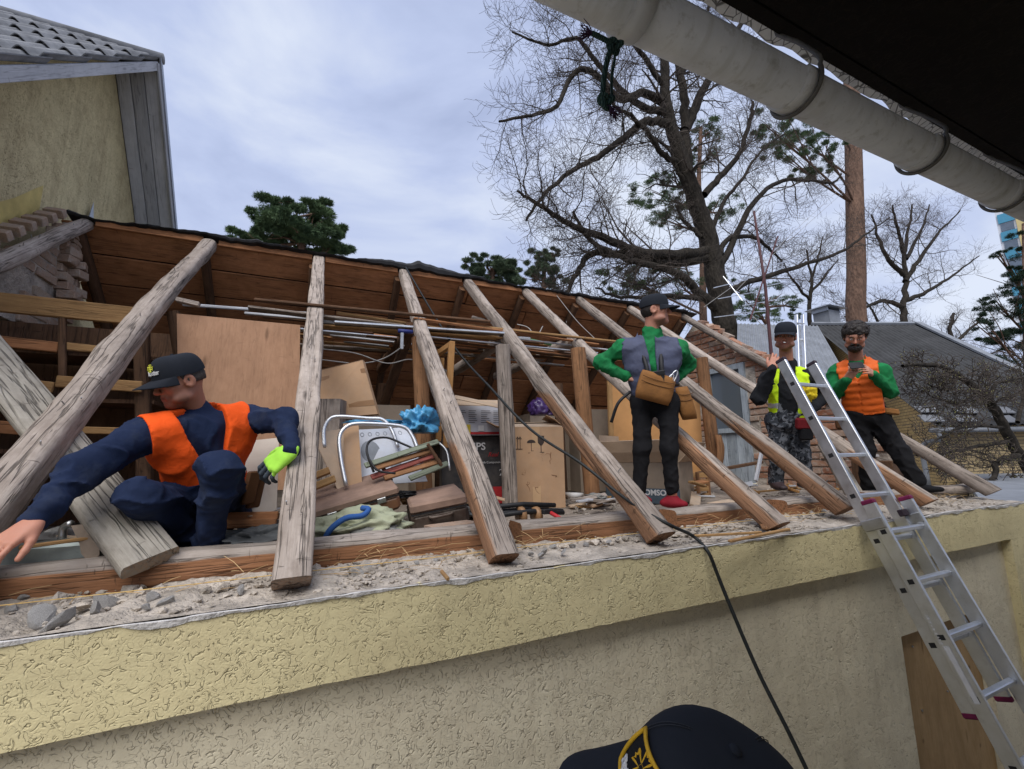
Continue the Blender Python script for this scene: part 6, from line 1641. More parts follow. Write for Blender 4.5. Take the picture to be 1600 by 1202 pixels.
hair = lambda p: np.maximum(ell((0, -.018, .018), (.083, .098, .088))(H1.loc(p)), np.maximum(H1.loc(p)[:, 1] - .015 - .3 * (H1.loc(p)[:, 2] - .0), np.maximum(-.012 - H1.loc(p)[:, 2], ell((0.0, .03, -.02), (.1, .03, .04))(H1.loc(p)) * -1)))
p1.garment('hair', hair, H1.box((-.08, -.11, -.06), (.08, .08, .1)), .02, M['hair_grey'], .006, 3, .0015, 90)
FDL = nrm(-CR * .72 - CD * .62 - CF * .2)
gl, gp_ = hand_sdf(J['wL'] + nrm(J['wL'] - J['eL']) * .005, FDL, nrm(-CF * .8 + CD * .5 - CR * .1), [(15, 35, 25), (18, 38, 25), (20, 38, 26), (24, 38, 26)], side=1, k=1.32, tdir=(.7, .6, -.35))
wl_, fd_ = J['wL'], FDL
p1.garment('glove', gl, gp_, .03, None, .0046, 0, 0, mi=lambda c: (((c - wl_) @ fd_ > .115)).astype(int), mats=[M['glove_green'], M['glove_grey']])
shoe(p1, J['aL'] - V(0, 0, .02), V(J['aL'][0] - .06, J['aL'][1] - .12, FLOOR + .035), M['black_cloth'], name='shoe')
shoe(p1, J['aR'] - V(0, 0, .02), V(J['aR'][0] - .05, J['aR'][1] - .1, FLOOR + .035), M['black_cloth'], name='shoe')
for k, (px, py) in enumerate(((392, 762), (400, 768))):
    c = P(px, py, Y=2.24 + .03 * k); mb = MB(); mb.obox(c, V(.022, .02, 0), V(-.008, .012, 0), V(.01, 0, .07), bev=.01); mb.build('tool_pouch', M['leather_dark'], p1.root)

# ---------------- man in green with the tool belt
Yb = float(CF @ P(1024, 618, Y=2.27))
J = dict(neck=P(1018, 522, D=Yb + .02), sR=P(972, 545, D=Yb + .05), sL=P(1060, 546, D=Yb - .03), eR=P(938, 566, D=Yb + .18), wR=P(976, 588, D=Yb + .0), eL=P(1076, 568, D=Yb + .14), wL=P(1056, 590, D=Yb + .06),
         pel=P(1024, 618, D=Yb + .02), hR=P(1004, 628, D=Yb + .02), hL=P(1044, 628, D=Yb - .04), kR=P(1003, 700, D=Yb - .04), kL=P(1046, 702, D=Yb - .10), aR=P(998, 768, D=Yb - .02), aL=P(1050, 774, D=Yb - .10), face=-CF)
p4 = Person('person', J, 'standing man in green fleece and slate blue vest with a tan tool belt', (J['pel'][0], J['pel'][1], FLOOR))
print('man4', p4.lens())
H4 = Head(P(1024, 486, D=Yb), CR * .92 - CF * .38 + CD * .06, CD + CR * .03)
p4.skinpart(H4.sdf(J['neck']), H4.box((-.09, -.12, -.1), (.09, .13, .13)) + [J['neck']], .05, .0058, tonefn=lambda v: H4.tone(v, SKIN * V(1.0, .95, .95), .1))
p4.skinpart(union(p4.torso_parts(-.015) + p4.arm('R', g=-.008) + p4.arm('L', g=-.008) + p4.leg('R', g=-.025) + p4.leg('L', g=-.025), .02), [J[k] for k in ('sR', 'sL', 'eR', 'eL', 'wR', 'wL', 'pel', 'kR', 'kL', 'aR', 'aL')], .1, .02, SKIN)
# bare ankle between trouser hem and shoe
p4.skinpart(cap(J['aL'] + V(0, 0, .09), J['aL'] - V(0, 0, .03), .036, .031), [J['aL'], J['aL'] + V(0, 0, .1)], .06, .006, SKIN * V(1.1, .8, .78))
hr, hp = hand_sdf(J['wR'], nrm(CR * .9 - CD * .15 - CF * .2), nrm(-CF * .7 + CD * .5), [(35, 50, 30), (38, 55, 30), (40, 55, 30), (40, 50, 30)], side=-1)
p4.skinpart(hr, hp, .03, .0042, SKIN)
p4.finish_body()
jk4 = union(p4.torso_parts(.018) + p4.arm('R', (.064, .058, .044)) + p4.arm('L', (.064, .058, .044)), .035)
col4 = ecap(J['neck'] - p4.ew * .02, J['neck'] + p4.ew * .006, .06, .053, p4.ev, .95)
p4.garment('fleece', lambda p: np.maximum(np.maximum(smin(jk4(p), col4(p), .02), -ell(H4.w(0, .0, -.07), (.052, .058, .07))(p)), (p - (J['pel'] + p4.ew * .02)) @ -p4.ew), [J[k] for k in ('sR', 'sL', 'eR', 'eL', 'wR', 'wL', 'pel', 'neck')], .1, M['fleece_green'], .008, 31, .0075, 19)
v4 = union(p4.torso_parts(.045, sh=.058, waist=.132), .04)
def vest4(p):
    q = p4.t(p); d = v4(p) - .005 * np.abs(np.sin(q[:, 2] * math.pi / .10)) + .003 - crease(p, 33, 16, .007)
    hole = np.minimum(cap(J['sR'] - p4.eu * .05, J['eR'], .088, .08)(p), cap(J['sL'] + p4.eu * .05, J['eL'], .088, .08)(p)); d = np.maximum(d, -hole)
    op = np.abs(q[:, 0]) - np.interp(-q[:, 2], [-.1, .05, .28, .32], [.04, .024, .018, .002]); d = np.maximum(d, -np.maximum(op, -q[:, 1]))
    d = np.maximum(d, -cap(J['neck'] - p4.ew * .02, J['neck'] + p4.ew * .2, .09)(p)); return np.maximum(np.maximum(d, -q[:, 2] - .40), np.abs(q[:, 0]) - p4.half - .02)
p4.garment('padded_vest', vest4, [J['sR'], J['sL'], J['pel'], J['neck']], .15, M['vest_blue'], .0095, 0, 0)
tr4 = union(p4.leg('R', (.084, .066, .052), end=.97) + p4.leg('L', (.084, .066, .050), end=.86) + [(ecap(J['hR'], J['hL'], .082, .082, p4.ev, .9), .04), (ecap(J['pel'], J['pel'] + p4.ew * .10, .118, .12, p4.ev, .8), .04)], .03)
p4.garment('trousers', tr4, [J[k] for k in ('pel', 'kR', 'kL', 'aR', 'aL', 'hR', 'hL')], .13, M['black_cloth'], .0085, 37, .0065, 17)
make_cap(H4, p4.root, zc=.034)
p4.garment('hair', lambda p: np.maximum(ell((0, -.018, .012), (.081, .097, .085))(H4.loc(p)), np.maximum(H4.loc(p)[:, 1] + .012 - .25 * H4.loc(p)[:, 2], -.05 - H4.loc(p)[:, 2])), H4.box((-.08, -.11, -.06), (.08, .06, .1)), .02, M['hair_dark'], .007, 3, .0015, 90)
shoe(p4, J['aL'] - V(0, 0, .02), J['aL'] * V(1, 1, 0) + (CR * .085 - CF * .03) * V(1, 1, 0) + V(0, 0, J['aL'][2] - .05), M['red_shoe'], .006)
shoe(p4, J['aR'] - V(0, 0, .02), J['aR'] * V(1, 1, 0) + (CR * .05 - CF * .08) * V(1, 1, 0) + V(0, 0, J['aR'][2] - .05), M['red_shoe'], .007)
# harness and belt pouches
fs = lambda u, w_, o=.0: p4.tp(u, np.interp(w_, [-.45, -.2, 0], [.165, .180, .115]) + o, w_)
for sg in (-1, 1):
    mb = MB(); q = smoothpath([p4.tp(sg * .085, -.02, .03), p4.tp(sg * .075, .07, .0), fs(sg * .055, -.12, .008), fs(sg * .05, -.25, .012), fs(sg * .045, -.38, .012)], 6)
    mb.tube(q, .015, 6); mb.build('harness_strap', M['black'], p4.root, smooth=True)
mb = MB(); mb.obox(fs(0, -.19, .018), p4.eu * .06, p4.ev * .008, p4.ew * .016, bev=.004); mb.build('chest_buckle', M['black'], p4.root)
bl = thing  # noqa
def pouch(c, w_, h, d, ang, mat, name='belt_pouch', skew=.0):
    ex = nrm(CR * math.cos(ang) - CD * math.sin(ang) * .6 ); ez = nrm(CD - ex * (CD @ ex)); ey = np.cross(ez, ex)
    if ey @ CF > 0: ey = -ey
    t_ = np.linspace(-1, 1, 9); v = []; f = []
    prof = [(-1, .55), (-.6, .95), (0, 1), (.7, .85), (1, .6)]
    for z, b in prof:
        for a in range(20):
            th = a / 20 * 2 * math.pi; cx, sy = math.cos(th), math.sin(th); kx = (abs(cx) ** 4 + abs(sy) ** 4) ** -.25
            v.append(np.asarray(c) + ex * (cx * kx * w_ / 2 * (.82 + .18 * b) + skew * z) + ey * (sy * kx * d / 2 * b) + ez * z * h / 2)
    f = [(i * 20 + j, i * 20 + (j + 1) % 20, (i + 1) * 20 + (j + 1) % 20, (i + 1) * 20 + j) for i in range(4) for j in range(20)] + [tuple(range(20))[::-1], tuple(range(80, 100))]
    o = mesh(name, v, f, mat, p4.root, smooth=True)
    mb = MB()
    for zz in (.30, .12):
        q = [np.asarray(c) + ex * x * w_ / 2 + ey * (d / 2 * 1.02) + ez * (zz * h - .01 * (1 - x * x)) for x in np.linspace(-.95, .95, 7)]
        mb.tube(q, .0022, 4)
    mb.build('seam', M['leather_dark'], o)
    return o
pouch(P(1024, 606, D=Yb - .13), .235, .185, .08, .42, M['leather'])
pouch(P(1070, 630, D=Yb - .06), .10, .22, .08, -.2, M['leather'], skew=-.02)
mb = MB(); q = [p4.J['pel'] + p4.ew * .10 + p4.eu * math.cos(a) * .15 + p4.ev * math.sin(a) * .12 - p4.ew * .04 * math.cos(a) for a in np.linspace(0, 2 * math.pi, 22)]; mb.tube(q, .016, 6, cap=False); mb.build('belt', M['black'], p4.root, smooth=True)
for k, (px, py) in enumerate(((1052, 590), (1046, 596))):
    c = P(px, py, D=Yb - .15); q = [c + CR * .018 * math.cos(a) + CD * .045 * math.sin(a) + CR * .02 * math.sin(a) for a in np.linspace(0, 2 * math.pi, 13)]; mb = MB(); mb.tube(q, .005, 6, cap=False); mb.build('carabiner', M['alu'], p4.root, smooth=True)
strap_on(p4, 'loose_strap', None, [P(985, 612, D=Yb), P(966, 630, D=Yb - .02), P(955, 660, D=Yb)], .011, M['black'])

# ---------------- smoking man in the yellow vest
Yc = float(CF @ P(1233, 652, Y=2.34))
J = dict(neck=P(1229, 572, D=Yc + .03), sR=P(1199, 592, D=Yc + .09), sL=P(1266, 588, D=Yc - .09), eR=P(1186, 622, D=Yc - .08), wR=P(1206, 576, D=Yc - .20), eL=P(1285, 620, D=Yc + .02), wL=P(1268, 640, D=Yc - .16),
         pel=P(1233, 652, D=Yc), hR=P(1217, 660, D=Yc + .03), hL=P(1250, 660, D=Yc - .03), kR=P(1216, 712, D=Yc), kL=P(1252, 712, D=Yc - .04), aR=P(1213, 752, D=Yc + .02), aL=P(1258, 750, D=Yc - .02), face=-CF)
p2 = Person('person', J, 'smoking man in black cap, yellow hi-vis vest and camouflage trousers behind the ladder', (J['pel'][0], J['pel'][1], FLOOR))
print('man2', p2.lens())
H2 = Head(P(1227, 527, D=Yc - .02), -CF * .80 - CR * .58 - CD * .05, CD + CR * .03, 1.06)
p2.skinpart(H2.sdf(J['neck']), H2.box((-.09, -.12, -.1), (.09, .13, .13)) + [J['neck']], .05, .0055, tonefn=lambda v: H2.tone(v, SKIN * V(.85, .78, .75), .35))
p2.skinpart(union(p2.torso_parts(-.015) + p2.arm('R', g=-.008) + p2.arm('L', g=-.008) + p2.leg('R', g=-.025) + p2.leg('L', g=-.025), .02), [J[k] for k in ('sR', 'sL', 'eR', 'eL', 'wR', 'wL', 'pel', 'kR', 'kL', 'aR', 'aL')], .1, .02, SKIN)
mo = H2.w(-.012, .12, -.052)
hr, hp = hand_sdf(J['wR'], nrm(CR * .50 + CD * .82 + CF * .22), nrm(-CF * .85 - CR * .35 + CD * .2), [(16, 24, 14), (20, 28, 14), (30, 40, 22), (36, 44, 24)], side=-1, tdir=(.5, .8, -.4), k=1.12)
p2.skinpart(hr, hp, .03, .0042, SKIN * V(.98, .9, .88))
hl, hpl = hand_sdf(J['wL'], nrm(-CD * .8 - CF * .5), nrm(CR * .6 - CF * .5), [(40, 50, 30)] * 4, side=-1)
p2.skinpart(hl, hpl, .03, .0046, SKIN)
p2.finish_body()
jk2 = union(p2.torso_parts(.02) + p2.arm('R', (.072, .06, .04)) + p2.arm('L', (.074, .062, .046)), .035)
col2 = ecap(J['neck'] - p2.ew * .02, J['neck'] + p2.ew * .015, .07, .064, p2.ev, .95)
jo = p2.garment('jumper', lambda p: np.maximum(np.maximum(smin(jk2(p), col2(p), .02), -ell(H2.w(0, .0, -.075), (.055, .06, .06))(p)), (p - (J['pel'] + p2.ew * -.0)) @ -p2.ew), [J[k] for k in ('sR', 'sL', 'eR', 'eL', 'wR', 'wL', 'pel', 'neck')], .1, M['black_jumper'], .009, 41, .008, 18)
text_part('lettering', 'Добробат', .022, M['white_thread'], jo, p2.tp(.03, .142, -.135), p2.eu, p2.ew)
v2 = union(p2.torso_parts(.034, sh=.062), .04)
def vest2(p):
    q = p2.t(p); d = v2(p) - crease(p, 43, 15, .006)
    hole = np.minimum(cap(J['sR'] - p2.eu * .045, J['eR'], .094, .08)(p), cap(J['sL'] + p2.eu * .045, J['eL'], .094, .08)(p)); d = np.maximum(d, -hole)
    op = np.abs(q[:, 0]) - np.interp(-q[:, 2], [-.1, .05, .4], [.062, .07, .082]); d = np.maximum(d, -np.maximum(op, -q[:, 1] - .02))
    d = np.maximum(d, -cap(J['neck'], J['neck'] + p2.ew * .2, .092)(p)); return np.maximum(np.maximum(d, -q[:, 2] - .46 + .05 * np.sin(q[:, 0] * 20)), np.abs(q[:, 0]) - p2.half - .012)
p2.garment('vest', vest2, [J['sR'], J['sL'], J['pel'], J['neck']], .14, None, .0085, 0, 0, mi=lambda c: (np.abs(p2.t(c)[:, 2] + .27) < .022).astype(int), mats=[M['hivis_yellow'], M['reflective']])
tr2 = union(p2.leg('R', (.094, .075, .066)) + p2.leg('L', (.094, .075, .066)) + [(ecap(J['hR'], J['hL'], .1, .1, p2.ev, .9), .05), (ecap(J['pel'], J['pel'] + p2.ew * .08, .135, .135, p2.ev, .8), .05)], .04)
p2.garment('trousers', tr2, [J[k] for k in ('pel', 'kR', 'kL', 'aR', 'aL', 'hR', 'hL')], .13, M['camo'], .009, 47, .009, 15)
make_cap(H2, p2.root, zc=.040)
p2.garment('hair', lambda p: np.maximum(ell((0, -.012, .012), (.083, .097, .088))(H2.loc(p)), np.maximum(H2.loc(p)[:, 1] - .025 - .45 * H2.loc(p)[:, 2], -.035 - H2.loc(p)[:, 2])), H2.box((-.08, -.11, -.06), (.08, .08, .1)), .02, M['hair_dark'], .007, 3, .0015, 90)
for a_, dx in (('aR', -.02), ('aL', .02)):
    shoe(p2, J[a_] - V(0, 0, .0), J[a_] * V(1, 1, 0) - CF * V(1, 1, 0) * .14 + CR * V(1, 1, 0) * dx + V(0, 0, J[a_][2] - .04), M['boot'], .0075, shaft=.09, name='boot')
c = P(1256, 662, D=Yc - .16); mb = MB(); mb.obox(c, CR * .06, CF * .03, CD * .045, bev=.015); mb.build('belt_pouch', m_cloth('dark_red_pouch', (.16, .015, .02), .85, fold=.3, dirt=.4, dirtcol=(.03, .02, .02)), p2.root); mb = MB(); mb.obox(c - CD * .08 + CR * .015, CR * .05, CF * .028, CD * .05, bev=.015); mb.build('belt_pouch', M['black_cloth'], p2.root)
ci = MB(); ci.tube([mo - CF * .0, mo - CF * .05 - CR * .045 - CD * .004], .004, 7); o = ci.build('cigarette', M['print_white'], smooth=True); props(o, 'cigarette at the mouth of the man in the yellow vest', 'cigarette')
crumple('work_glove', P(1264, 614, D=Yc - .22), (.055, .045, .062), m_cloth('yellow_glove_cloth', (.72, .55, .03), .85, fold=.4, dirt=.3), 'yellow work glove held by the man behind the ladder', 'glove', 9, .25, 4, 3, flat=False)

# ---------------- bearded man with a phone
Yd = float(CF @ P(1350, 642, Y=2.2))
J = dict(neck=P(1338, 567, D=Yd + .03), sR=P(1307, 582, D=Yd + .11), sL=P(1377, 579, D=Yd - .10), eR=P(1302, 618, D=Yd + .06), wR=P(1322, 594, D=Yd - .20), eL=P(1391, 612, D=Yd - .12), wL=P(1364, 585, D=Yd - .20),
         pel=P(1350, 642, D=Yd + .02), hR=P(1334, 652, D=Yd + .05), hL=P(1368, 650, D=Yd), kR=P(1352, 706, D=Yd + .0), kL=P(1402, 702, D=Yd - .1), aR=P(1358, 762, D=Yd + .02), aL=P(1434, 752, D=Yd - .22), face=-CF)
p3 = Person('person', J, 'bearded man in orange padded vest and green fleece looking at a phone', (J['pel'][0], J['pel'][1], FLOOR))
print('man3', p3.lens())
H3 = Head(P(1336, 526, D=Yd - .04), -CF * .72 - CD * .42 - CR * .52, CD - CF * .35 - CR * .2, 1.1)
p3.skinpart(H3.sdf(J['neck']), H3.box((-.09, -.12, -.1), (.09, .13, .13)) + [J['neck']], .05, .0058, tonefn=lambda v: H3.tone(v, SKIN * V(.92, .85, .82), .2))
p3.skinpart(union(p3.torso_parts(-.015) + p3.arm('R', g=-.008) + p3.arm('L', g=-.008) + p3.leg('R', g=-.025) + p3.leg('L', g=-.025), .02), [J[k] for k in ('sR', 'sL', 'eR', 'eL', 'wR', 'wL', 'pel', 'kR', 'kL', 'aR', 'aL')], .1, .02, SKIN)
ph = P(1338, 571, D=Yd - .28)
hr, hp = hand_sdf(J['wR'], nrm(ph + CR * .01 - J['wR']), nrm(-CD * .8 - CF * .5 - CR * .3), [(25, 35, 25)] * 4, side=1, tdir=(.5, .8, -.3))
p3.skinpart(hr, hp, .03, .0044, SKIN)
hl, hpl = hand_sdf(J['wL'], nrm(ph + CD * .02 + CR * .02 - J['wL']), nrm(-CF * .8 + CD * .35 + CR * .3), [(35, 45, 25), (38, 45, 25), (40, 45, 25), (40, 45, 25)], side=1)
p3.skinpart(hl, hpl, .03, .0044, SKIN)
p3.finish_body()
jk3 = union(p3.torso_parts(.018) + p3.arm('R', (.076, .064, .046)) + p3.arm('L', (.076, .064, .046)), .035)
p3.garment('fleece', lambda p: np.maximum(jk3(p), (p - (J['pel'] + p3.ew * .03)) @ -p3.ew), [J[k] for k in ('sR', 'sL', 'eR', 'eL', 'wR', 'wL', 'pel', 'neck')], .1, M['fleece_green'], .0085, 51, .008, 19)
v3 = union(p3.torso_parts(.056, sh=.054, chest=.138, waist=.136), .04)
def vest3(p):
    q = p3.t(p); d = v3(p) - .009 * np.abs(np.sin(q[:, 2] * math.pi / .068)) + .004 - crease(p, 53, 15, .005)
    hole = np.minimum(cap(J['sR'] - p3.eu * .05, J['eR'], .1, .085)(p), cap(J['sL'] + p3.eu * .05, J['eL'], .1, .085)(p)); d = np.maximum(d, -hole)
    op = np.abs(q[:, 0]) - np.interp(-q[:, 2], [-.1, .0, .06, .5], [.06, .045, .003, .0015]); d = np.maximum(d, -np.maximum(op, -q[:, 1]))
    d = np.maximum(d, -cap(J['neck'] + p3.ew * .02, J['neck'] + p3.ew * .2, .088)(p)); return np.maximum(np.maximum(d, -q[:, 2] - .43), np.abs(q[:, 0]) - p3.half)
p3.garment('padded_vest', vest3, [J['sR'], J['sL'], J['pel'], J['neck']], .15, M['vest_orange'], .0095, 0, 0)
tr3 = union(p3.leg('R', (.1, .084, .066)) + p3.leg('L', (.1, .084, .066)) + [(ecap(J['hR'], J['hL'], .105, .105, p3.ev, .9), .05), (ecap(J['pel'], J['pel'] + p3.ew * .12, .14, .14, p3.ev, .8), .05)], .04)
p3.garment('trousers', tr3, [J[k] for k in ('pel', 'kR', 'kL', 'aR', 'aL', 'hR', 'hL')], .13, M['black_cloth'], .009, 57, .008, 15)
def hair3(p):
    q = H3.loc(p); d = ell((0, -.02, .05), (.1, .115, .092))(q); d = smin(d, ell((0, -.045, .0), (.092, .085, .085))(q), .02)
    d = np.maximum(d, np.minimum(q[:, 1] - .03, .048 - q[:, 2])); return d - .007 * (1 - 2 * np.abs(vnoise(q * V(70, 70, 30), 5))) - .004 * vnoise(q * 140, 6)
p3.garment('hair', hair3, H3.box((-.1, -.13, -.1), (.1, .11, .15)), .03, M['hair_dark'], .0055, 0, 0)
def beard3(p):
    q = H3.loc(p); d = smin(ell((0, .045, -.085), (.062, .062, .05))(q), cap((-.025, .088, -.043), (.025, .088, -.043), .009)(q), .008)
    d = np.maximum(d, -ell((0, .1, -.0565), (.017, .02, .005))(q)); d = np.maximum(d, q[:, 2] + .034 - np.abs(q[:, 0]) * .55); return d - .003 * vnoise(q * 120, 8)
p3.garment('beard', beard3, H3.box((-.07, -.02, -.14), (.07, .12, -.02)), .02, M['hair_dark'], .005, 0, 0)
shoe(p3, J['aL'] - V(0, 0, .01), J['aL'] * V(1, 1, 0) + CR * V(1, 1, 0) * .17 - CF * V(1, 1, 0) * .03 + V(0, 0, J['aL'][2] - .06), M['black_cloth'], .0075)
shoe(p3, J['aR'] - V(0, 0, .01), J['aR'] * V(1, 1, 0) - CF * V(1, 1, 0) * .16 + V(0, 0, FLOOR + .04), M['black_cloth'], .0075)
mb = MB(); mb.obox(ph, nrm(CR + CD * .08) * .058, nrm(CF * .55 + CD * .8) * .03, nrm(CD * .55 - CF * .8) * .0045, bev=.003); o = mb.build('phone', M['black']); props(o, 'dark phone held by the bearded man', 'phone')
mb = MB(); mb.obox(P(1312, 658, D=Yd - .02), V(.03, .01, 0), V(-.01, .03, 0), V(0, 0, .07), bev=.012); mb.build('belt_pouch', M['leather_dark'], p3.root)
mb = MB(); mb.obox(P(1392, 643, D=Yd - .1), V(.05, -.03, -.01), V(.01, .02, 0), V(0, 0, .025), bev=.01); mb.build('belt_pouch', M['leather'], p3.root)

# ---------------- man below the camera: black cap and shoulders in the foreground
PZ = -1.92
hc = P(1086, 1284, D=.46); rv5 = nrm(hc)
b5 = lambda x, y, z: hc + V(x, y, z) * G
J = dict(neck=b5(.04, .04, -.20), sR=b5(.03, .24, -.29), sL=b5(.07, -.16, -.29), eR=b5(.06, .3, -.58), wR=b5(-.11, .22, -.76), eL=b5(.11, -.23, -.58), wL=b5(-.08, -.18, -.76),
         pel=b5(.08, .04, -.82), hR=b5(.08, .13, -.86), hL=b5(.08, -.05, -.86), kR=b5(.05, .14, -1.26), kL=b5(.07, -.06, -1.26), aR=b5(.08, .14, (PZ + .08 - hc[2]) / G), aL=b5(.1, -.06, (PZ + .08 - hc[2]) / G), face=V(-1, 0, 0))
p5 = Person('person', J, 'person in a black cap with gold-edged patch, seen from above at the wall', (J['pel'][0], J['pel'][1], PZ))
H5 = Head(hc, -CR * .93 + CD * .10 - rv5 * .26, CD + CR * .12 - rv5 * .42, 1.0)
H5s = Head(hc - H5.R[:, 2] * .022, H5.R[:, 1], H5.R[:, 2], .92)
p5.skinpart(H5s.sdf(J['neck']), H5.box((-.09, -.12, -.1), (.09, .13, .13)) + [J['neck']], .05, .006, tonefn=lambda v: H5.tone(v, SKIN, .15))
p5.skinpart(union(p5.torso_parts(-.015) + p5.arm('R', g=-.008) + p5.arm('L', g=-.008) + p5.leg('R', g=-.025) + p5.leg('L', g=-.025), .02), [J[k] for k in ('sR', 'sL', 'eR', 'eL', 'wR', 'wL', 'pel', 'kR', 'kL', 'aR', 'aL')], .1, .02, SKIN)
for sd_, k_ in (('R', -1), ('L', 1)):
    hr, hp = hand_sdf(J['w' + sd_], V(-.6, 0, -.7), V(-.6, 0, .6), [(25, 30, 20)] * 4, side=k_); p5.skinpart(hr, hp, .03, .006, SKIN)
p5.finish_body()
jk5 = union(p5.torso_parts(.02) + p5.arm('R', (.08, .068, .05)) + p5.arm('L', (.08, .068, .05)), .035)
p5.garment('jacket', lambda p: np.maximum(jk5(p), (p - J['pel']) @ -p5.ew), [J[k] for k in ('sR', 'sL', 'eR', 'eL', 'wR', 'wL', 'pel', 'neck')], .1, M['navy'], .014, 61, .007, 15)
tr5 = union(p5.leg('R', (.1, .08, .066)) + p5.leg('L', (.1, .08, .066)) + [(ecap(J['hR'], J['hL'], .105, .105, p5.ev, .9), .05)], .04)
p5.garment('trousers', tr5, [J[k] for k in ('pel', 'kR', 'kL', 'aR', 'aL', 'hR', 'hL')], .13, M['navy'], .016, 62, .008, 15)
for a_ in ('aR', 'aL'): shoe(p5, J[a_], J[a_] * V(1, 1, 0) + V(-.15, 0, PZ + .03), M['boot'], .012)
cp5 = make_cap(H5, p5.root, zc=.034, big=.8)
# gold-edged patch wrapped over the front panel
capsurf = lambda a, zz, off=.002: cap_pt(H5, a, zz, off, .8)
pa = [(-.55, .06), (.55, .06), (.52, .62), (0, .80), (-.52, .62)]
v = [capsurf(-.44 + .88 * i / 12, .06 + .54 * j / 8, .003) for i in range(13) for j in range(9)]
patch = mesh('patch', v, [(i * 9 + j, (i + 1) * 9 + j, (i + 1) * 9 + j + 1, i * 9 + j + 1) for i in range(12) for j in range(8)], M['black_cloth'], cp5, smooth=True)
bd = [capsurf(-.44 + .88 * i / 12, .06, .005) for i in range(13)] + [capsurf(.44, .06 + .54 * j / 8, .005) for j in range(1, 9)] + [capsurf(.44 - .88 * i / 12, .60, .005) for i in range(1, 13)] + [capsurf(-.44, .60 - .54 * j / 8, .005) for j in range(1, 9)]
mb = MB(); mb.tube(bd, .0022, 6); mb.build('gold_border', M['gold'], patch, smooth=True)
for k_, ch in enumerate('Добробат'):
    a = -.37 + k_ * .094
    o_ = capsurf(a, .13, .0042); ex = capsurf(a + .05, .13, .0042) - o_; ey = capsurf(a, .2, .0042) - o_
    if np.cross(ex, ey) @ (o_ - H5.w(0, -.01, .03)) < 0: o_ = capsurf(-a, .13, .0042); ex = capsurf(-a - .05, .13, .0042) - o_; ey = capsurf(-a, .2, .0042) - o_
    text_part('letter', ch, .0150, M['white_thread'], patch, o_, ex, ey, ext=.0008, bold=.0004)
o_ = capsurf(0, .42, .004); emblem('badge', o_, capsurf(.1, .42, .004) - capsurf(-.1, .42, .004), capsurf(0, .52, .004) - capsurf(0, .32, .004), .015, M['gold'], patch, .002, .08)
for sg in (-1, 1):
    c_ = capsurf(sg * 1.35, .5, .001); n_ = nrm(c_ - H5.w(0, -.01, .03)); e1_ = nrm(np.cross(n_, V(0, 0, 1))); e2_ = np.cross(n_, e1_)
    mb = MB(); mb.tube([c_ + (e1_ * math.cos(t) + e2_ * math.sin(t)) * .006 for t in np.linspace(0, 2 * math.pi, 13)], .0016, 5, cap=False); mb.build('eyelet', M['cap_cloth'], cp5, smooth=True)

for k_ in range(6):
    a = math.pi / 6 + k_ * math.pi / 3
    for off in (-.035, .035):
        mb = MB(); mb.tube([capsurf(a + off, z_, -.0002) for z_ in np.linspace(.04, 1.1, 14)], .0006, 4); mb.build('stitching', M['stitch'], cp5)
st = thing('trestle', (J['pel'][0], J['pel'][1], GZ), 'low timber trestle under the person in the black cap', 'trestle')
plank('deck_board', V(J['pel'][0] - .6, J['pel'][1] - .02, PZ - .02), V(J['pel'][0] + .6, J['pel'][1] - .02, PZ - .02), .5, .03, M['wood_loose'], st)
for sx_ in (-.5, .5):
    for sy_ in (-.2, .2): plank('leg', V(J['pel'][0] + sx_, J['pel'][1] + sy_, GZ), V(J['pel'][0] + sx_, J['pel'][1] + sy_, PZ - .036), .06, .05, M['wood_loose'], st, up=(0, 1, 0))
# ------------------------------------------------------------------ trees
def m_bark(name, light, dark, scale=6, bump=.8):
    s = NT(name); c = s.co(scale=(1, 1, .35)); n1 = s.noise(c, scale, 6, .65, .6); n2 = s.voro(c, scale * 2.2)
    col = s.mix(s.ramp(n1, [(.3, 0), (.7, 1)]), dark, light); col = s.mix(s.math('MULTIPLY', s.ramp(n2, [(.0, 1), (.25, 0)]), .4), col, tuple(np.array(dark) * .6))
    return s.done(col, .95, s.bump(s.math('ADD', n1, n2), bump, .05), 0, .1)
M['oak_bark'] = m_bark('oak_bark', (.05, .043, .035), (.018, .016, .014)); M['pine_bark'] = m_bark('pine_bark', (.20, .125, .09), (.085, .055, .042), 5)
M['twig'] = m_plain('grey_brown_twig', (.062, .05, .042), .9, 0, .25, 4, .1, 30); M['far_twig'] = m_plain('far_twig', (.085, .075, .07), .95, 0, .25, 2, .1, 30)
def m_needle(name, a, b):
    s = NT(name); c = s.co(); n1 = s.noise(c, 1.2, 4, .6); n2 = s.noise(c, 9, 3, .6)
    col = s.mix(s.ramp(n1, [(.3, 0), (.7, 1)]), a, b); col = s.mix(s.math('MULTIPLY', s.ramp(n2, [(.4, 0), (.7, 1)]), .5), col, tuple(np.array(b) * 1.3))
    return s.done(col, .8, None, 0, .2)
M['needle'] = m_needle('pine_needles', (.045, .08, .045), (.11, .165, .075)); M['needle_far'] = m_needle('far_pine_needles', (.05, .08, .055), (.11, .15, .085)); M['needle_dark'] = m_needle('dark_spruce_needles', (.010, .024, .015), (.026, .045, .025))
M['bud'] = m_plain('yellow_green_bud', (.26, .25, .09), .8, 0, .3, 4, .1, 30)
RMIN = .0045
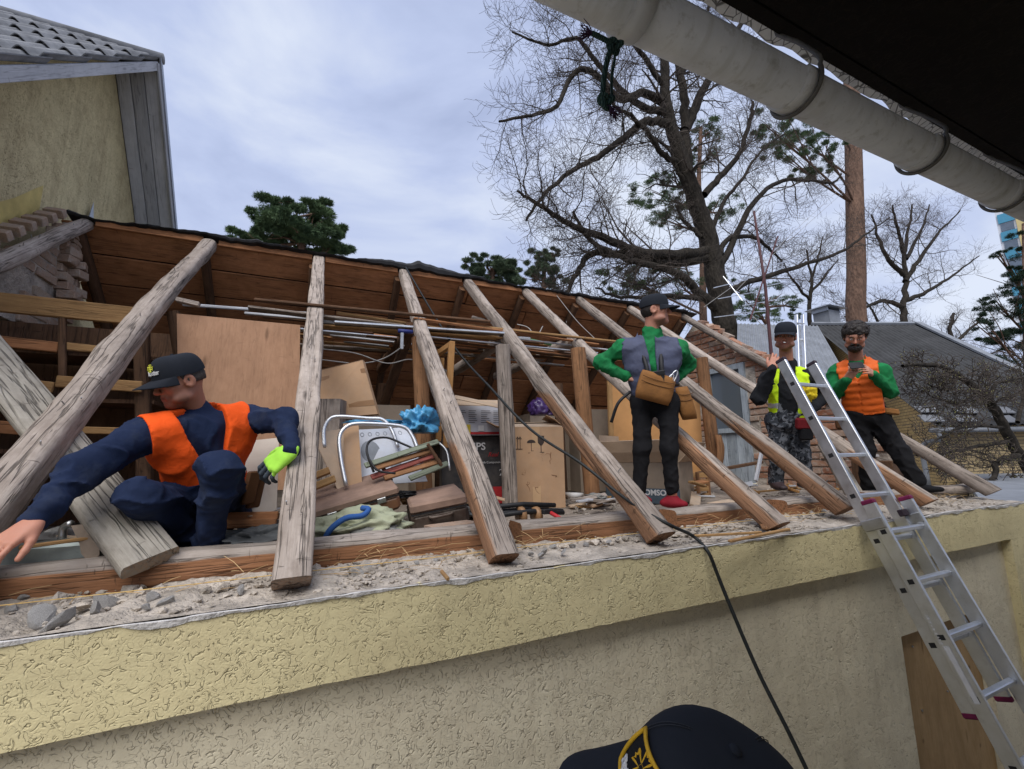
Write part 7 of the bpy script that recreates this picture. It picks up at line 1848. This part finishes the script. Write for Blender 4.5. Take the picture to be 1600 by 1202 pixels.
class Tubes:
    """many thin tubes of equal point count, meshed together with numpy"""
    def __init__(s): s.v = []; s.f = []; s.n = 0
    def add(s, pts, r, n=4):
        v, f = tubevf(pts, r, n, False); s.v.append(v); s.f.append(np.array(f) + s.n); s.n += len(v)
    def build(s, name, mat, parent, smooth=True): return npmesh(name, np.concatenate(s.v), np.concatenate(s.f), mat, parent, smooth=smooth)
def wander(rs, p, d, L, n, wig, up=0.0):
    pts = [np.asarray(p, float)]; d = nrm(d)
    for _ in range(n):
        d = nrm(d + rs.normal(size=3) * wig + V(0, 0, up)); pts.append(pts[-1] + d * L / n)
    return np.array(pts)
def twigs(T, rs, path, r0, L, level, counts, spread=.9, wig=.22, up=.06, tmin=.25, flat=None):
    """grow side shoots along a limb, recursively"""
    n = counts[0]; m = len(path)
    seg = np.linalg.norm(np.diff(path, axis=0), axis=1).sum()
    for k in range(n):
        t = tmin + (1 - tmin) * (k + rs.rand()) / n; i = min(int(t * (m - 1)), m - 2); fr_ = t * (m - 1) - i
        p = path[i] * (1 - fr_) + path[i + 1] * fr_; tan = nrm(path[i + 1] - path[i])
        side = nrm(np.cross(tan, rs.normal(size=3))); d = nrm(tan * rs.uniform(.35, 1.0) + side * spread)
        l = L * rs.uniform(.55, 1.15) * (1.1 - .5 * t); r = r0 * (1 - .55 * t) * rs.uniform(.5, .75)
        q = wander(rs, p, d, l, 4, wig, up)
        T.add(q, np.maximum(np.linspace(r, r * .35, 5), RMIN), 4 if level == 0 else 3)
        if len(counts) > 1: twigs(T, rs, q, r * .8, L * .55, level + 1, counts[1:], spread, wig, up, .15)
def limb_tree(name, label, limbs, Yv, rpx, counts, Lt, seed, bark, twigm, trunk_n=2, jitter=.6, group=None, cat='tree', up=.05):
    """limbs: pixel polylines with start/end radius in pixels, laid out at depth Yv"""
    rs = np.random.RandomState(seed)
    base = P(*limbs[0][0][0], Y=Yv); t = thing(name, (base[0], base[1], GZ), label, cat, group)
    fw = abs(BASIS[:, 2] @ base)
    TR, TB = Tubes(), Tubes(); paths = []
    for k, (pl, ra, rb) in enumerate(limbs):
        off = 0 if k < trunk_n else rs.uniform(-jitter, jitter)
        pts = [P(x, y, Y=Yv + off * i / max(1, len(pl) - 1)) for i, (x, y) in enumerate(pl)]
        if k == 0: pts = [V(pts[0][0], pts[0][1], GZ)] + pts if pts[0][2] > GZ + .2 else pts
        q = smoothpath(pts, 5); q[1:-1] += rs.normal(size=(len(q) - 2, 3)) * (.0012 * fw)
        rad = np.linspace(ra, rb, len(q)) / FPX * fw
        (TR if k < trunk_n else TB).add(q, rad, 10 if k < trunk_n else 7); paths.append((q, rad, k))
    TR.build('trunk', bark, t); 
    if TB.n: TB.build('limbs', bark, t)
    TW = Tubes()
    for q, rad, k in paths:
        ln = np.linalg.norm(np.diff(q, axis=0), axis=1).sum()
        twigs(TW, rs, q, max(rad.mean() * .6, .012 * Lt), Lt * min(1.4, .35 + ln / (Lt * 4)), 0, counts, up=up, tmin=.45 if k < trunk_n else .18)
    TW.build('twigs', twigm, t)['kind'] = 'stuff'
    return t
oak = [([(1142, 560), (1132, 505), (1122, 455), (1112, 400), (1098, 345), (1082, 300), (1068, 262), (1058, 225), (1046, 190), (1040, 150), (1038, 105), (1034, 40), (1025, -40)], 19, 5),
       ([(1078, 285), (1072, 230), (1070, 180), (1066, 135), (1058, 80), (1050, 10), (1040, -60)], 9, 4),
       ([(1070, 205), (1085, 170), (1105, 130), (1140, 70), (1170, 10)], 9, 4), ([(1052, 195), (1010, 190), (975, 215), (935, 245), (890, 270), (845, 310), (822, 345)], 7, 1.5),
       ([(1044, 165), (1005, 145), (968, 155), (935, 120), (900, 112), (870, 165), (830, 180), (780, 190)], 7, 1.5), ([(1042, 178), (1000, 165), (960, 130), (930, 95), (900, 60), (860, 70), (800, 50)], 6, 1.3),
       ([(1060, 255), (1035, 240), (1010, 205), (985, 180), (960, 165), (930, 110)], 5, 1.5), ([(1110, 392), (1060, 398), (1005, 395), (960, 378), (920, 362), (880, 345), (838, 318), (808, 298)], 9, 1.5),
       ([(1112, 402), (1050, 410), (985, 400), (930, 395), (905, 420), (888, 455), (880, 480)], 8, 1.8), ([(1128, 490), (1095, 460), (1062, 430), (1015, 415), (960, 398), (920, 372), (895, 330)], 8, 1.8),
       ([(1128, 470), (1080, 465), (1020, 462), (970, 465), (930, 450)], 5, 1.2), ([(1100, 305), (1130, 270), (1155, 240), (1172, 190), (1176, 160)], 6, 3), ([(1120, 425), (1150, 370), (1175, 320), (1215, 285), (1260, 282), (1300, 286), (1315, 272)], 6, 1.5),
       ([(1122, 400), (1140, 372), (1180, 372), (1205, 392), (1222, 408)], 5, 1.5), ([(1132, 460), (1160, 445), (1205, 430), (1260, 412), (1320, 390), (1355, 365), (1390, 340)], 6, 1.2), ([(1110, 360), (1135, 310), (1160, 280), (1190, 235), (1225, 210)], 4, 1.2),
       ([(1085, 300), (1060, 270), (1045, 235), (1020, 215)], 4, 1.2), ([(1095, 370), (1070, 345), (1055, 320)], 4, 1.5), ([(1040, 140), (1000, 80), (960, 40), (900, 10)], 5, 1.2), ([(1062, 120), (1095, 60), (1110, 0)], 5, 2)]
limb_tree('oak_tree', 'large bare oak with crooked limbs rising behind the ridge', oak, 11.0, 1, (17, 9, 5), 1.7, 3, M['oak_bark'], M['twig'])
bare = [([(1415, 540), (1412, 480), (1416, 440), (1412, 400), (1420, 360), (1425, 320)], 6, 1.2), ([(1414, 440), (1440, 400), (1470, 360), (1500, 330)], 4, 1), ([(1412, 430), (1385, 400), (1370, 365), (1362, 335)], 4, 1), ([(1412, 470), (1450, 455), (1490, 430), (1530, 400)], 4, 1), ([(1412, 480), (1380, 470), (1350, 480), (1330, 470)], 4, 1), ([(1416, 405), (1440, 360), (1452, 320)], 3, 1), ([(1414, 400), (1400, 350), (1395, 320)], 3, 1)]
limb_tree('bare_tree', 'slim bare tree standing right of the tall pine trunk', bare, 14.0, 1, (11, 8, 5), 1.9, 7, M['oak_bark'], M['twig'], 1, up=.12)
bare2 = [([(1268, 520), (1265, 470), (1268, 430), (1260, 390)], 4, 1.2), ([(1266, 460), (1290, 430), (1310, 405)], 2.5, .8), ([(1266, 470), (1240, 440), (1225, 410)], 2.5, .8), ([(1266, 440), (1280, 400), (1285, 370)], 2, .8)]
limb_tree('bare_tree', 'small bare tree behind the antenna mast', bare2, 18.0, 1, (10, 8, 5), 1.7, 8, M['oak_bark'], M['twig'], 1, up=.1)
bare3 = [([(1490, 600), (1492, 560), (1485, 520), (1490, 490)], 6, 2), ([(1490, 560), (1460, 545), (1430, 530), (1395, 535)], 4, 1), ([(1488, 540), (1520, 510), (1545, 480)], 3, 1), ([(1490, 570), (1530, 560), (1570, 545)], 3, 1)]
limb_tree('bare_tree', 'low spreading bare tree behind the grey roof', bare3, 19.0, 1, (10, 8, 5), 1.9, 9, M['oak_bark'], M['twig'], 1, up=.08)
bare4 = [([(1360, 600), (1366, 550), (1375, 520), (1365, 490), (1352, 470)], 4, 1), ([(1373, 530), (1400, 510), (1420, 490)], 3, 1), ([(1372, 535), (1345, 505), (1320, 495)], 2.5, 1)]
limb_tree('bare_tree', 'thin forked bare tree between pine trunk and slim bare tree', bare4, 20.0, 1, (8, 6, 4), 1.8, 10, M['oak_bark'], M['twig'], 1, up=.08)
# budding shrub between the houses
shrub = [([(1640, 790), (1605, 730), (1575, 680), (1555, 640), (1540, 622), (1515, 600), (1480, 578), (1445, 570), (1410, 572)], 9, 2.0), ([(1560, 650), (1548, 620), (1560, 600), (1600, 590)], 4, 1.5), ([(1590, 712), (1560, 722), (1552, 745), (1548, 775)], 5, 2), ([(1585, 745), (1565, 765), (1600, 770)], 3, 1.2), ([(1575, 690), (1520, 700), (1450, 712), (1420, 708)], 3, 1), ([(1570, 668), (1500, 668), (1440, 705)], 2.5, 1), ([(1590, 660), (1600, 610), (1605, 540)], 3, 1), ([(1530, 610), (1500, 630), (1470, 625), (1440, 610)], 2, .8), ([(1500, 588), (1480, 610), (1450, 600)], 2, .8)]
sh = limb_tree('budding_shrub', 'arching budding shrub in front of the yellow brick house', shrub, 3.6, 1, (13, 7, 4), .42, 11, M['oak_bark'], M['twig'], 1, jitter=.3, cat='shrub', up=.0)
rs = np.random.RandomState(5); BV, BF = [], []
tw = [o for o in sh.children if o.name.startswith('twigs')][0]; co = np.zeros(len(tw.data.vertices) * 3); tw.data.vertices.foreach_get('co', co); co = co.reshape(-1, 3) + np.array(tw.matrix_basis.translation)
bd_ = Tubes()
for i in rs.choice(len(co), 1500, replace=False):
    d = nrm(rs.normal(size=3) + V(0, 0, .6)); bd_.add([co[i], co[i] + d * .008, co[i] + d * .018], [.0015, .0055, .001], 4)
bd_.build('buds', M['bud'], sh)['kind'] = 'stuff'

def needle_cloud(centres, radii, count, size, rs, droop=-.1):
    """sub-clumps of needle sprays: each spray is a fan of slim blades round a shoot, with gaps between the clumps"""
    Vv, Ff = [], []; tot = 0; w_ = np.array([a * b * c for a, b, c in radii]) ** .7; w_ /= w_.sum()
    for c, r, wk in zip(centres, radii, w_):
        r = np.asarray(r); ncl = max(8, int(60 * wk * len(centres) / 4)); k = max(4, int(wk * count / ncl))
        for _ in range(ncl):
            d0 = nrm(rs.normal(size=3)); cc_ = np.asarray(c) + d0 * r * rs.rand() ** .4 * 1.15; rc = r * rs.uniform(.12, .34) * V(1, 1, .6)
            d = rs.normal(size=(k, 3)); d /= np.linalg.norm(d, axis=1)[:, None]; p = cc_ + d * rs.rand(k, 1) ** .5 * rc
            ax = d * .9 + d0 * .5 + rs.normal(size=(k, 3)) * .4 + V(0, 0, .35); ax /= np.linalg.norm(ax, axis=1)[:, None]
            for j in range(6):
                e = ax + rs.normal(size=(k, 3)) * .6; e /= np.linalg.norm(e, axis=1)[:, None]
                s_ = np.cross(e, rs.normal(size=(k, 3))); s_ /= np.linalg.norm(s_, axis=1)[:, None]
                L = size * rs.uniform(.5, 1.2, (k, 1)); wd = L * .12
                Vv.append(np.stack([p - s_ * wd * .5, p + s_ * wd * .5, p + e * L * .6 + s_ * wd * .6, p + e * L], 1).reshape(-1, 3))
                base = tot + np.arange(k) * 4; Ff.append(np.stack([base, base + 1, base + 2, base + 3], 1)); tot += 4 * k
    return np.concatenate(Vv), np.concatenate(Ff)
def pine(name, label, trunk, blobs, Yv, mat, count, size, seed, rpx=(5, 2), bark='pine_bark', branch=True):
    rs = np.random.RandomState(seed); pts = [P(x, y, Y=Yv) for x, y in trunk]; base = pts[0]; fw = abs(BASIS[:, 2] @ base)
    t = thing(name, (base[0], base[1], GZ), label, 'tree'); pts = [V(base[0], base[1], GZ)] + pts
    T = Tubes(); q = smoothpath(pts, 6); T.add(q, np.linspace(rpx[0], rpx[1], len(q)) / FPX * fw, 12); cs, rr = [], []; TB = T; bt = min(rpx[1], 3.0)
    for (x, y, ax, ay) in blobs:
        c = P(x, y, Y=Yv + rs.uniform(-.6, .6)); k = fw / FPX; cs.append(c); rr.append((ax * k, (ax + ay) / 2 * k, ay * k))
        i = np.argmin(np.linalg.norm(q - (c - V(0, 0, ay * k)), axis=1)); mid = (q[i] + c) / 2 + rs.normal(size=3) * .1
        TB.add(smoothpath([q[i], mid, c], 4), np.linspace(bt * .7, bt * .25, 9) / FPX * fw, 5)
        for _ in range(5):
            e = c + rs.normal(size=3) * .5 * np.array(rr[-1]); TB.add(smoothpath([mid, (mid + e) / 2 + rs.normal(size=3) * .05, e], 3), np.linspace(bt * .3, bt * .12, 7) / FPX * fw, 4)
    T.build('trunk', M[bark], t)
    v, f = needle_cloud(cs, rr, count, size, rs); npmesh('crown', v, f, M[mat], t, smooth=False)['kind'] = 'stuff'
    return t
pine('pine_tree', 'round-headed dark green pine rising behind the ridge near the gable house', [(470, 420), (468, 380), (462, 340)], [(462, 345, 52, 28), (430, 335, 30, 20), (505, 345, 30, 28), (448, 312, 26, 13), (505, 322, 16, 9), (420, 365, 22, 18), (470, 385, 60, 20), (520, 385, 26, 20), (372, 372, 22, 10), (390, 385, 28, 12)], 15.0, 'needle', 30000, .13, 21, (7, 4))
pine('pine_tree', 'distant pale pine standing between the third and fourth rafter heads', [(770, 450), (768, 425)], [(765, 412, 36, 14), (795, 424, 30, 18), (740, 425, 18, 14), (780, 440, 40, 16)], 22.0, 'needle_far', 14000, .16, 22, (4, 3))
pine('pine_tree', 'distant thin pine against the sky left of the oak', [(850, 460), (852, 420)], [(848, 410, 26, 20), (865, 395, 16, 10), (830, 430, 22, 16), (862, 435, 22, 18)], 20.0, 'needle_far', 8000, .15, 23, (4, 3))
pine('pine_tree', 'open-crowned pine showing through the limbs of the oak', [(1100, 520), (1098, 400), (1092, 300), (1095, 200)], [(1020, 300, 34, 26), (1050, 280, 26, 18), (1030, 340, 40, 18), (1110, 205, 30, 24), (1090, 240, 30, 24), (1130, 330, 34, 26), (1075, 320, 30, 20), (990, 440, 40, 24), (1060, 440, 34, 24), (960, 430, 26, 18)], 16.0, 'needle', 14000, .12, 24, (7, 3))
pine('pine_tree', 'tall pine with bare orange-brown trunk behind the bearded man', [(1340, 520), (1338, 420), (1335, 300), (1332, 180), (1328, 40), (1325, -120), (1322, -260)], [(1250, 210, 40, 24), (1220, 235, 34, 22), (1285, 240, 30, 24), (1195, 195, 26, 20), (1265, 275, 30, 16), (1290, 190, 30, 24)], 13.0, 'needle', 15000, .11, 25, (14, 11))
pine('pine_tree', 'dim pine behind the antenna and the small bare tree', [(1200, 540), (1200, 480)], [(1165, 470, 30, 20), (1205, 465, 34, 18), (1240, 480, 30, 16), (1185, 490, 40, 14), (1130, 440, 24, 20)], 19.0, 'needle', 6500, .13, 26, (4, 3))
pine('spruce_tree', 'dark dense conifer at the edge beside the apartment block', [(1610, 640), (1606, 540), (1603, 440), (1600, 350)], [(1600, 380, 26, 24), (1580, 420, 34, 20), (1560, 395, 18, 10), (1590, 470, 52, 26), (1556, 470, 26, 16), (1600, 520, 60, 28), (1555, 530, 34, 20), (1590, 575, 60, 28), (1540, 500, 20, 14), (1630, 420, 40, 40)], 10.0, 'needle_dark', 24000, .11, 27, (8, 3))

# ------------------------------------------------------------------ neighbouring buildings beyond the attic
M['grey_sheet'] = m_plain('dark_grey_roof_sheet', (.055, .056, .058), .95, 0, .3, 1.5, .4, 20); M['pale_sheet'] = m_plain('weathered_galvanised_sheet', (.20, .215, .24), .75, 0, .2, 3, .1, 30)
s = NT('yellow_brick'); bk = s.n('ShaderNodeTexBrick'); c = s.co('Object'); sx = s.n('ShaderNodeSeparateXYZ'); s.l(c, sx.inputs[0]); cb_ = s.n('ShaderNodeCombineXYZ'); s.l(s.math('ADD', sx.outputs[0], sx.outputs[1]), cb_.inputs[0]); s.l(sx.outputs[2], cb_.inputs[1])
s.l(cb_.outputs[0], bk.inputs['Vector']); bk.inputs['Scale'].default_value = 1.0; bk.inputs['Brick Width'].default_value = .24; bk.inputs['Row Height'].default_value = .072; bk.inputs['Mortar Size'].default_value = .007
bk.inputs['Color1'].default_value = (.46, .35, .19, 1); bk.inputs['Color2'].default_value = (.36, .27, .15, 1); bk.inputs['Mortar'].default_value = (.13, .11, .08, 1)
M['yellow_brick'] = s.done(bk.outputs[0], .9, s.bump(bk.outputs[1], -.5, .01), 0, .15)
E0 = P(1458, 668, D=9.0); E1 = P(1760, 662, D=9.2); E1[2] = E0[2]; R0 = P(1268, 508, D=17.0); sd_ = R0 - E0; ed = E1 - E0
yh = thing('brick_house', ((E0 + E1) / 2) * V(1, 1, 0) + V(0, 0, GZ), 'yellow brick house with long dark corrugated roof beyond the attic', 'house')
upn = nrm(np.cross(ed, sd_)); upn = upn if upn[2] > 0 else -upn; L_e = np.linalg.norm(ed); L_s = np.linalg.norm(sd_); exu = nrm(ed)
for r_ in range(5):
    for c_ in range(4):
        x0 = c_ * L_e / 4; corrugated('roof_sheet', x0 - .03, x0 + L_e / 4 + .03, L_s * r_ / 5 - .06, L_s * (r_ + 1) / 5 + .05, .01 + .012 * (4 - r_) + .004 * c_, -.005 + .012 * (4 - r_) + .004 * c_, E0, nrm(sd_), upn, M['grey_sheet'], yh, pitch=.17, amp=.03, across=exu)
mb = MB(); a, b = E1 + upn * .1, E1 + sd_ + upn * .1; mb.obox((a + b) / 2, (b - a) / 2, exu * .12, upn * .03); mb.build('verge_flashing', M['pale_sheet'], yh)
mb = MB(); mb.obox((E0 + sd_ + E1 + sd_) / 2 + upn * .06, ed / 2, nrm(sd_) * .1, upn * .04); mb.build('ridge_cap', M['pale_sheet'], yh)
hd = nrm(sd_ * V(1, 1, 0)); inn = hd * .35
w0, w1, w2, w3 = E0 + inn + exu * .25, E1 + inn - exu * .25, E1 + sd_ - exu * .25, E0 + sd_ + exu * .25
zt_ = lambda p, dz=0: V(p[0], p[1], p[2] - .06 - dz); gz_ = lambda p: V(p[0], p[1], GZ)
v = [gz_(w0), gz_(w1), gz_(w2), gz_(w3), zt_(w0, -.1), zt_(w1, -.1), zt_(w2), zt_(w3)]
mesh('wall', v, [(0, 1, 5, 4), (1, 2, 6, 5), (2, 3, 7, 6), (3, 0, 4, 7)], M['yellow_brick'], yh)
mb = MB(); mb.tube([E0 - exu * .1 + V(0, 0, -.06) - hd * .06, E1 + V(0, 0, -.06) - hd * .06], .055, 8); q0 = E0 + V(0, 0, -.08) - hd * .06 + exu * .05; mb.tube(smoothpath([q0, q0 + V(0, 0, -.18), q0 + V(0, 0, -.3) + inn - exu * .2, q0 + inn - exu * .2 + V(0, 0, -1.2)], 3), .045, 8); mb.build('gutter', M['pale_sheet'], yh, smooth=True)
M['roof_light'] = m_plain('pale_translucent_sheet', (.16, .165, .175), .6, 0, .2, 3, .1, 30)
for k, (px, py) in enumerate(((1448, 640), (1455, 654), (1508, 641), (1508, 654), (1565, 641), (1570, 655))):
    rr_ = BASIS @ np.array([px - 800.0, py - 601.0, FPX]); tq = ((E0 + upn * .13) @ upn) / (rr_ @ upn); c = rr_ * tq
    mb = MB(); mb.obox(c, exu * .22, nrm(sd_) * .16, upn * .012); mb.build('roof_light', M['roof_light'], yh)
ch_ = P(1291, 492, D=17.5); cm = thing('roof_vent', ch_ - V(0, 0, .5), 'white roof vent with a shallow cap on the house ridge', 'vent')
mb = MB(); mb.box(ch_ + V(-.35, -.3, -1.2), ch_ + V(.35, .3, .1)); mb.build('stack', M['pale_sheet'], cm); mb = MB(); mb.add([ch_ + V(-.6, -.5, .2), ch_ + V(.6, -.5, .2), ch_ + V(.6, .5, .2), ch_ + V(-.6, .5, .2), ch_ + V(0, 0, .45)], [(0, 1, 4), (1, 2, 4), (2, 3, 4), (3, 0, 4), (3, 2, 1, 0)]); mb.build('vent_cap', M['galv'], cm)
for sx_ in (-.4, .4): mb = MB(); mb.box(ch_ + V(sx_ - .03, -.3, .05), ch_ + V(sx_ + .03, .3, .22)); mb.build('cap_leg', M['galv'], cm)
# pale metal roof between oak and mast
s0_ = P(1150, 600, D=11.0); s1_ = P(1330, 600, D=11.5); s1_[2] = s0_[2]; t0_ = P(1152, 506, D=16.0); ed2 = s1_ - s0_; sl2_ = t0_ - s0_; up2_ = nrm(np.cross(ed2, sl2_)); up2_ = up2_ if up2_[2] > 0 else -up2_
ms = thing('metal_shed', s0_ * V(1, 1, 0) + V(0, 0, GZ), 'shed with pale galvanised corrugated roof between the oak and the mast', 'shed')
for c_ in range(4): corrugated('roof_sheet', c_ * np.linalg.norm(ed2) / 4, (c_ + 1) * np.linalg.norm(ed2) / 4 + .02, 0, np.linalg.norm(sl2_), .003 * c_, .003 * c_, s0_, nrm(sl2_), up2_, M['pale_sheet'], ms, pitch=.15, amp=.02, across=nrm(ed2))
v = [gz_(s0_), gz_(s1_), gz_(s1_ + sl2_), gz_(s0_ + sl2_), zt_(s0_), zt_(s1_), zt_(s1_ + sl2_), zt_(s0_ + sl2_)]; mesh('wall', v, [(0, 1, 5, 4), (1, 2, 6, 5), (2, 3, 7, 6), (3, 0, 4, 7)], M['stucco'], ms)
# low flat-roofed shed below the shrub
a, b, c, d = P(1490, 722, Z=-.55), P(1720, 722, Z=-.55), P(1760, 800, Z=-.55), P(1545, 800, Z=-.55)
ls = thing('flat_roof_shed', ((a + c) / 2) * V(1, 1, 0) + V(0, 0, GZ), 'low shed with a pale grey flat roof below the shrub', 'shed')
mesh('roof', [a, b, c, d, a - V(0, 0, .06), b - V(0, 0, .06), c - V(0, 0, .06), d - V(0, 0, .06)], [(3, 2, 1, 0), (4, 5, 6, 7), (0, 1, 5, 4), (1, 2, 6, 5), (2, 3, 7, 6), (3, 0, 4, 7)], M['pale_sheet'], ls)
cc = (a + b + c + d) / 4; sh_ = lambda p: cc + (p - cc) * .95
mesh('wall', [gz_(sh_(p)) for p in (a, b, c, d)] + [sh_(p) - V(0, 0, .062) for p in (a, b, c, d)], [(0, 1, 5, 4), (1, 2, 6, 5), (2, 3, 7, 6), (3, 0, 4, 7)], M['stucco'], ls)
# apartment block far behind
ap0 = P(1553, 330, D=70.0); ap = thing('apartment_block', (ap0[0], ap0[1], GZ), 'tall pale yellow apartment block with blue balcony panels in the distance', 'building')
ay_ = nrm(nrm(ap0 * V(1, 1, 0)) * V(1, 1, 0)); ax_ = V(ay_[1], -ay_[0], 0); ay_ = nrm(ay_ + ax_ * .06); ax_ = V(ay_[1], -ay_[0], 0); M['block_yellow'] = m_plain('yellow_render', (.55, .45, .22), .9, 0, .1, .3, .1, 3); M['block_white'] = m_plain('white_render', (.58, .6, .64), .9, 0, .08, .3, .1, 3); M['block_blue'] = m_plain('blue_panel', (.06, .24, .36), .6, 0, .1, .3, .05, 3)
c0 = V(ap0[0], ap0[1], 0); zt__ = ap0[2]
mb = MB(); mb.obox(c0 + ax_ * 11 + ay_ * 6 + V(0, 0, (zt__ + GZ) / 2), ax_ * 9, ay_ * 6, V(0, 0, (zt__ - GZ) / 2)); mb.build('wall', M['block_yellow'], ap)
mb = MB(); mb.obox(c0 + ax_ * 1.05 + ay_ * 6 + V(0, 0, (zt__ + GZ) / 2), ax_ * 1.05, ay_ * 5.8, V(0, 0, (zt__ - GZ) / 2 + .2)); mb.build('stair_tower', M['block_white'], ap)
M['far_glass'] = m_plain('far_window_glass', (.10, .13, .17), .15, 0, .2, 1, .02, 10, spec=.6)
k = 0; z = zt__ - 1.6
while z > 2:
    mb = MB(); mb.obox(c0 + ax_ * 1.05 + ay_ * .1 + V(0, 0, z), ax_ * .85, ay_ * .15, V(0, 0, .75)); mb.build('balcony_panel', M['block_blue'], ap)
    mb = MB(); mb.obox(c0 + ax_ * 1.05 + ay_ * .15 + V(0, 0, z - 1.5), ax_ * .7, ay_ * .08, V(0, 0, .6)); mb.build('window', M['far_glass'], ap)
    for c_ in range(4):
        mb = MB(); mb.obox(c0 + ax_ * (4 + 3.4 * c_) + V(0, 0, z - .4), ax_ * .75, ay_ * .06, V(0, 0, .75)); mb.build('window', M['far_glass'], ap)
    z -= 3.0
# far wood along the horizon
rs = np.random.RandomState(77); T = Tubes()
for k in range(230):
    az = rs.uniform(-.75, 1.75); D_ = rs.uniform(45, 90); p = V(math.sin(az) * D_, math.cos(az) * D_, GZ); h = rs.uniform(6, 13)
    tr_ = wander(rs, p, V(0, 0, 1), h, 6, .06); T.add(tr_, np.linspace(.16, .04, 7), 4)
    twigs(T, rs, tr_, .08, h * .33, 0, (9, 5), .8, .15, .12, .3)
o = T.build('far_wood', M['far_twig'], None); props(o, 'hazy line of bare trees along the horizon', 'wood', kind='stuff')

# ------------------------------------------------------------------ antenna, wires, second ladder, rope
M['mast'] = m_plain('maroon_painted_mast', (.075, .03, .032), .6, 0, .2, 6, .1, 40)
Ym = 5.6; an = thing('antenna_mast', P(1210, 610, Y=Ym), 'maroon antenna mast with thin crossed rods behind the smoking man', 'antenna')
mb = MB(); mb.tube([V(*(P(1210, 610, Y=Ym)[:2]), GZ), P(1210, 610, Y=Ym), P(1196, 450, Y=Ym), P(1178, 330, Y=Ym)], [.035, .035, .03, .02], 8); mb.build('mast', M['mast'], an, smooth=True)
mb = MB(); mb.tube([P(1172, 500, Y=Ym - .1), P(1215, 370, Y=Ym + .1)], .016, 6); mb.build('boom', M['mast'], an)
for (a, b) in (((1115, 450), (1168, 437)), ((1122, 467), (1200, 453)), ((1116, 496), (1156, 491)), ((1150, 490), (1200, 486)), ((1160, 478), (1225, 466)), ((1172, 452), (1232, 440)), ((1186, 418), (1236, 408)), ((1160, 470), (1130, 432)), ((1174, 492), (1198, 515))):
    mb = MB(); mb.tube([P(*a, Y=Ym), P(*b, Y=Ym + .3)], .009, 5); mb.build('rod', M['alu'], an)
cable('guy_wire', [P(1318, 290, Y=9), P(1230, 372, Y=7.5), P(1150, 455, Y=6.2)], .006, M['wire_grey'], 'thin wire slanting from the pine trunk to the mast', 'wire', 3, 4)
cable('guy_wire', [P(1318, 300, Y=9), P(1200, 405, Y=7.5), P(1100, 480, Y=6.0)], .006, M['wire_grey'], 'lower thin wire slanting down to the gable', 'wire', 3, 4)
l2 = thing('aluminium_ladder', P(1255, 560, Y=3.2), 'narrow aluminium ladder standing behind the smoking man', 'ladder')
for px in (1244, 1254): mb = MB(); a = P(px + 4, 590, Y=3.2); b = P(px, 492, Y=3.35); mb.obox((a + b) / 2, (b - a) / 2, V(.012, 0, 0), V(0, .02, 0), bev=.003); mb.build('rail', M['alu'], l2)
for py in (505, 530, 555): mb = MB(); mb.tube([P(1245 + (py - 492) * .04, py, Y=3.3), P(1255 + (py - 492) * .04, py + 1, Y=3.3)], .01, 6); mb.build('rung', M['alu'], l2)
# frayed rope knotted to the gutter end
s = NT('rope_fibre'); wv_ = s.n('ShaderNodeTexWave'); s.l(s.co(scale=(1, 1, 1)), wv_.inputs['Vector']); wv_.inputs['Scale'].default_value = 90; wv_.inputs['Distortion'].default_value = 2
M['rope'] = s.done(s.mix(wv_.outputs[1], (.015, .035, .035), (.05, .09, .085)), .9, s.bump(wv_.outputs[1], .5, .004), 0, .1); M['rope_purple'] = m_plain('purple_rope_fibre', (.05, .025, .07), .9, 0, .3, 40, .2, 80)
rp = thing('knotted_rope', P(955, 75, Y=gy), 'dark green frayed rope knotted to the gutter end', 'rope')
yk = gy + .0
for pts in (((957, 70), (950, 90), (944, 120), (942, 150), (945, 165)), ((962, 70), (960, 95), (956, 120), (956, 150))):
    mb = MB(); mb.tube(smoothpath([P(*p, Y=yk) for p in pts], 5), .0042 if pts[0][0] < 960 else .0022, 7); mb.build('cord', M['rope'], rp, smooth=True)
def knot(px, py, r):
    c = P(px, py, Y=yk); t = np.linspace(0, 2 * math.pi, 40); q = [c + r * ((math.sin(a) + 2 * math.sin(2 * a)) * .4 * CR + (math.cos(a) - 2 * math.cos(2 * a)) * .4 * CD - math.sin(3 * a) * .4 * CF) for a in t]
    mb = MB(); mb.tube(q, r * .42, 6, cap=False); mb.build('knot', M['rope'], rp, smooth=True)
knot(961, 72, .009); knot(947, 158, .009)
for (x, y, ax_d) in ((952, 168, (1.0, -1.0)), (925, 52, (-1.0, .1))):
    c = P(x, y, Y=yk); rs = np.random.RandomState(x); T = Tubes()
    for _ in range(26):
        d = nrm(CR * ax_d[0] + CD * ax_d[1] + rs.normal(size=3) * .35); T.add(wander(rs, c, d, .022, 4, .25), np.linspace(.0012, .0005, 5), 3)
    T.build('frayed_end', M['rope_purple'], rp)
mb = MB(); mb.tube(smoothpath([P(925, 52, Y=yk), P(945, 62, Y=yk), P(960, 70, Y=yk)], 4), .004, 6); mb.build('cord', M['rope'], rp, smooth=True)
